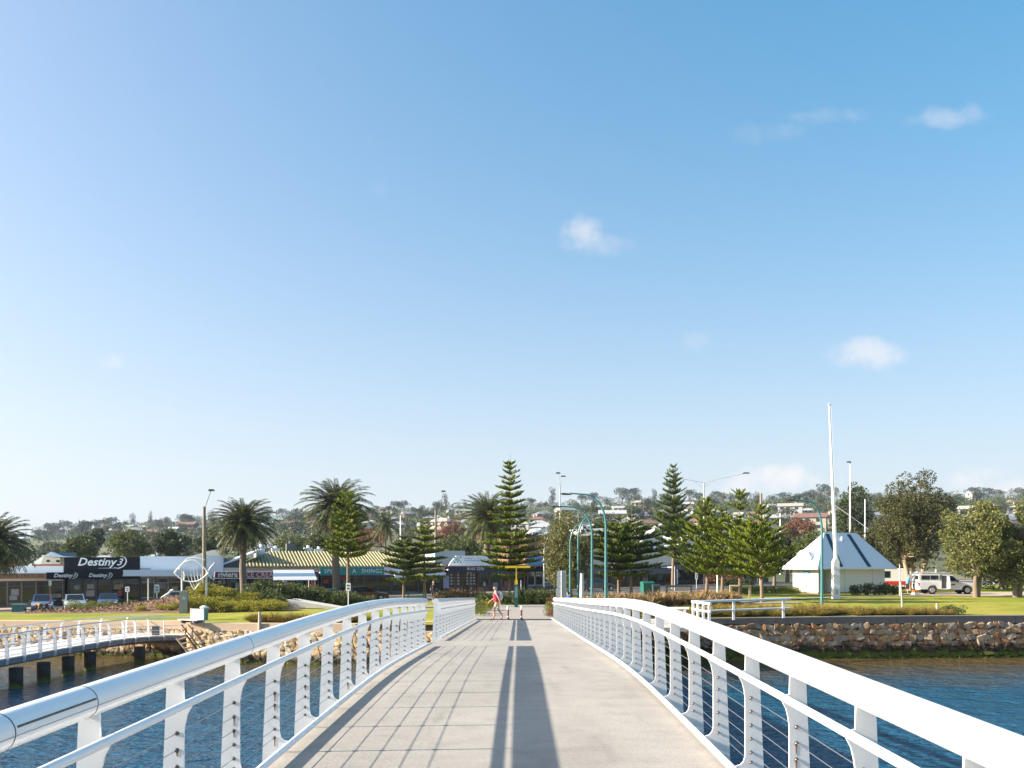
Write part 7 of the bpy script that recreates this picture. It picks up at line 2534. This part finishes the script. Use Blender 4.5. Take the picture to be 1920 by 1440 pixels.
# person in blue seated beyond the right railing
J, B, k = human(1.68, arms=((.16, .12), (.16, .12)))
def seat_pose(J, k):
    d = dict(J)
    for s, sg in (('l', 1), ('r', -1)):
        d['kn' + s] = ((.42 * k, .11 * sg * k, .93 * k), .07 * k)
        d['ca' + s] = ((.45 * k, .11 * sg * k, .72 * k), .058 * k)
        d['an' + s] = ((.44 * k, .11 * sg * k, .50 * k), .04 * k)
        d['ball' + s] = ((.55 * k, .11 * sg * k, .46 * k), .036 * k)
        d['toe' + s] = ((.62 * k, .11 * sg * k, .455 * k), .028 * k)
        d['wr' + s] = ((.33 * k, .2 * sg * k, 1.05 * k), .03 * k)
        d['pa' + s] = ((.40 * k, .17 * sg * k, 1.04 * k), .033 * k)
        d['fi' + s] = ((.47 * k, .15 * sg * k, 1.02 * k), .018 * k)
        d['th' + s] = ((.43 * k, .13 * sg * k, 1.06 * k), .013 * k)
    return d
J = seat_pose(J, k)
D = 51.0
X = PX(1066, D)
p = figure('person in a blue top seated beyond the far end of the right railing', (X, D, G(X, D) - .43 * k), R(200), J, B, ([cloth('blue_top', (.03, .07, .34)), cloth('navy_trousers', (.03, .035, .06)), M_skin, cloth('dark_shoe', (.03, .03, .03))], lambda c: 2 if c.z / k > 1.5 else 0 if c.z / k > 1.0 else 1 if c.z / k > .5 else 3))
MB().ball((.015 * k, 0, 1.665 * k), (.10 * k, .097 * k, .10 * k), 10, 7).build('hair', cloth('black_hair', (.02, .016, .013)), p, smooth=True)
sb = empty('stool_block', (X, D, G(X, D)), 0, 'low concrete block under the seated person in blue', 'block')
MB().box((-.02, 0, .21), (.55, .5, .42), 0, taper=.95).build('block', M_conc, sb)
MB().box((-.02, 0, .425), (.56, .52, .02)).build('top_slab', M_path, sb)
# two people by the truck
D = 75.6
X = PX(1701, D)
J, B, k = human(1.76, lean=.35, arms=((.16, .25), (.14, .2)))
p = figure('person in a blue shirt and black shorts leaning over behind the utility truck', (X, D, G(X, D) + .05), R(15), J, B, dress(k, cloth('sky_shirt', (.10, .30, .55)), cloth('black_shorts', (.02, .02, .022)), M_skin, cloth('pale_shoe', (.5, .48, .45)), M_skin, hem=.48))
MB().ball((.24 * k, 0, 1.675 * k), (.10 * k, .095 * k, .09 * k), 10, 7).build('cap', cloth('blue_cap', (.10, .28, .6)), p, smooth=True)
X = PX(1716, D)
J, B, k = human(1.74, lean=.05, arms=((.12, .22), (.10, .18)))
p = figure('person in a white shirt and green cap at the tail of the utility truck', (X, D + .3, G(X, D) + .05), R(-20), J, B, dress(k, cloth('white_shirt', (.66, .66, .68)), cloth('dark_shorts', (.03, .03, .035)), M_skin, cloth('pale_shoe', (.5, .48, .45)), M_skin, hem=.5))
MB().ball((.05 * k, 0, 1.68 * k), (.11 * k, .10 * k, .09 * k), 10, 7).build('cap', cloth('green_cap', (.03, .30, .14)), p, smooth=True)
X, D = PX(1717, 75.2), 75.2
o = empty('tool_box', (X, D, G(X, D) + .05), R(12), 'orange and white box on the ground behind the utility truck', 'box')
MB().box((0, 0, .10), (.55, .35, .2)).build('body', M_letter, o)
MB().box((0, 0, .29), (.5, .32, .17)).build('lid', mat('box_orange', (.75, .18, .02), .5), o)
MB().tube([(-.15, 0, .375), (-.15, 0, .43), (.15, 0, .43), (.15, 0, .375)], .015, 6).build('handle', M_trim, o)
# dog on the left lawn
JD = {'hipc': ((-.26, 0, .46), .10), 'belly': ((-.05, 0, .44), .095), 'chest': ((.20, 0, .43), .125), 'neck': ((.36, 0, .50), .075), 'head': ((.46, 0, .47), .075), 'muz': ((.58, 0, .41), .035), 'nose': ((.63, 0, .395), .02),
      'tail1': ((-.38, 0, .50), .035), 'tail2': ((-.50, 0, .60), .028), 'tail3': ((-.56, 0, .74), .015)}
BD = [('hipc', 'belly'), ('belly', 'chest'), ('chest', 'neck'), ('neck', 'head'), ('head', 'muz'), ('muz', 'nose'), ('hipc', 'tail1'), ('tail1', 'tail2'), ('tail2', 'tail3')]
for s, sg in (('l', 1), ('r', -1)):
    f_ = .06 * sg
    JD.update({'sh' + s: ((.20, .07 * sg, .36), .055), 'el' + s: ((.17 + f_, .08 * sg, .26), .038), 'wf' + s: ((.20 + f_, .08 * sg, .12), .024), 'pf' + s: ((.21 + f_, .08 * sg, .025), .024), 'tf' + s: ((.26 + f_, .08 * sg, .02), .018),
               'th' + s: ((-.24, .07 * sg, .38), .07), 'kn' + s: ((-.18 - f_, .08 * sg, .27), .046), 'hk' + s: ((-.32 - f_, .08 * sg, .15), .025), 'ph' + s: ((-.30 - f_, .08 * sg, .025), .022), 'tt' + s: ((-.24 - f_, .08 * sg, .02), .018),
               'ea' + s: ((.43, .06 * sg, .56), .022)})
    BD += [('chest', 'sh' + s), ('sh' + s, 'el' + s), ('el' + s, 'wf' + s), ('wf' + s, 'pf' + s), ('pf' + s, 'tf' + s), ('hipc', 'th' + s), ('th' + s, 'kn' + s), ('kn' + s, 'hk' + s), ('hk' + s, 'ph' + s), ('ph' + s, 'tt' + s), ('head', 'ea' + s)]
D = 58.5
X = PX(80, D)
dog = figure('tan and black dog sniffing along the left lawn', (X, D, G(X, D)), R(175), JD, BD, ([cloth('dog_black', (.03, .025, .02)), cloth('dog_tan', (.50, .27, .10)), cloth('dog_cream', (.6, .5, .38))], lambda c: 1 if c.x > .17 and c.z > .22 else 2 if c.z < .2 else 0), 'dog', 'dog')
dog.scale = (1.05, 1.05, 1.05)
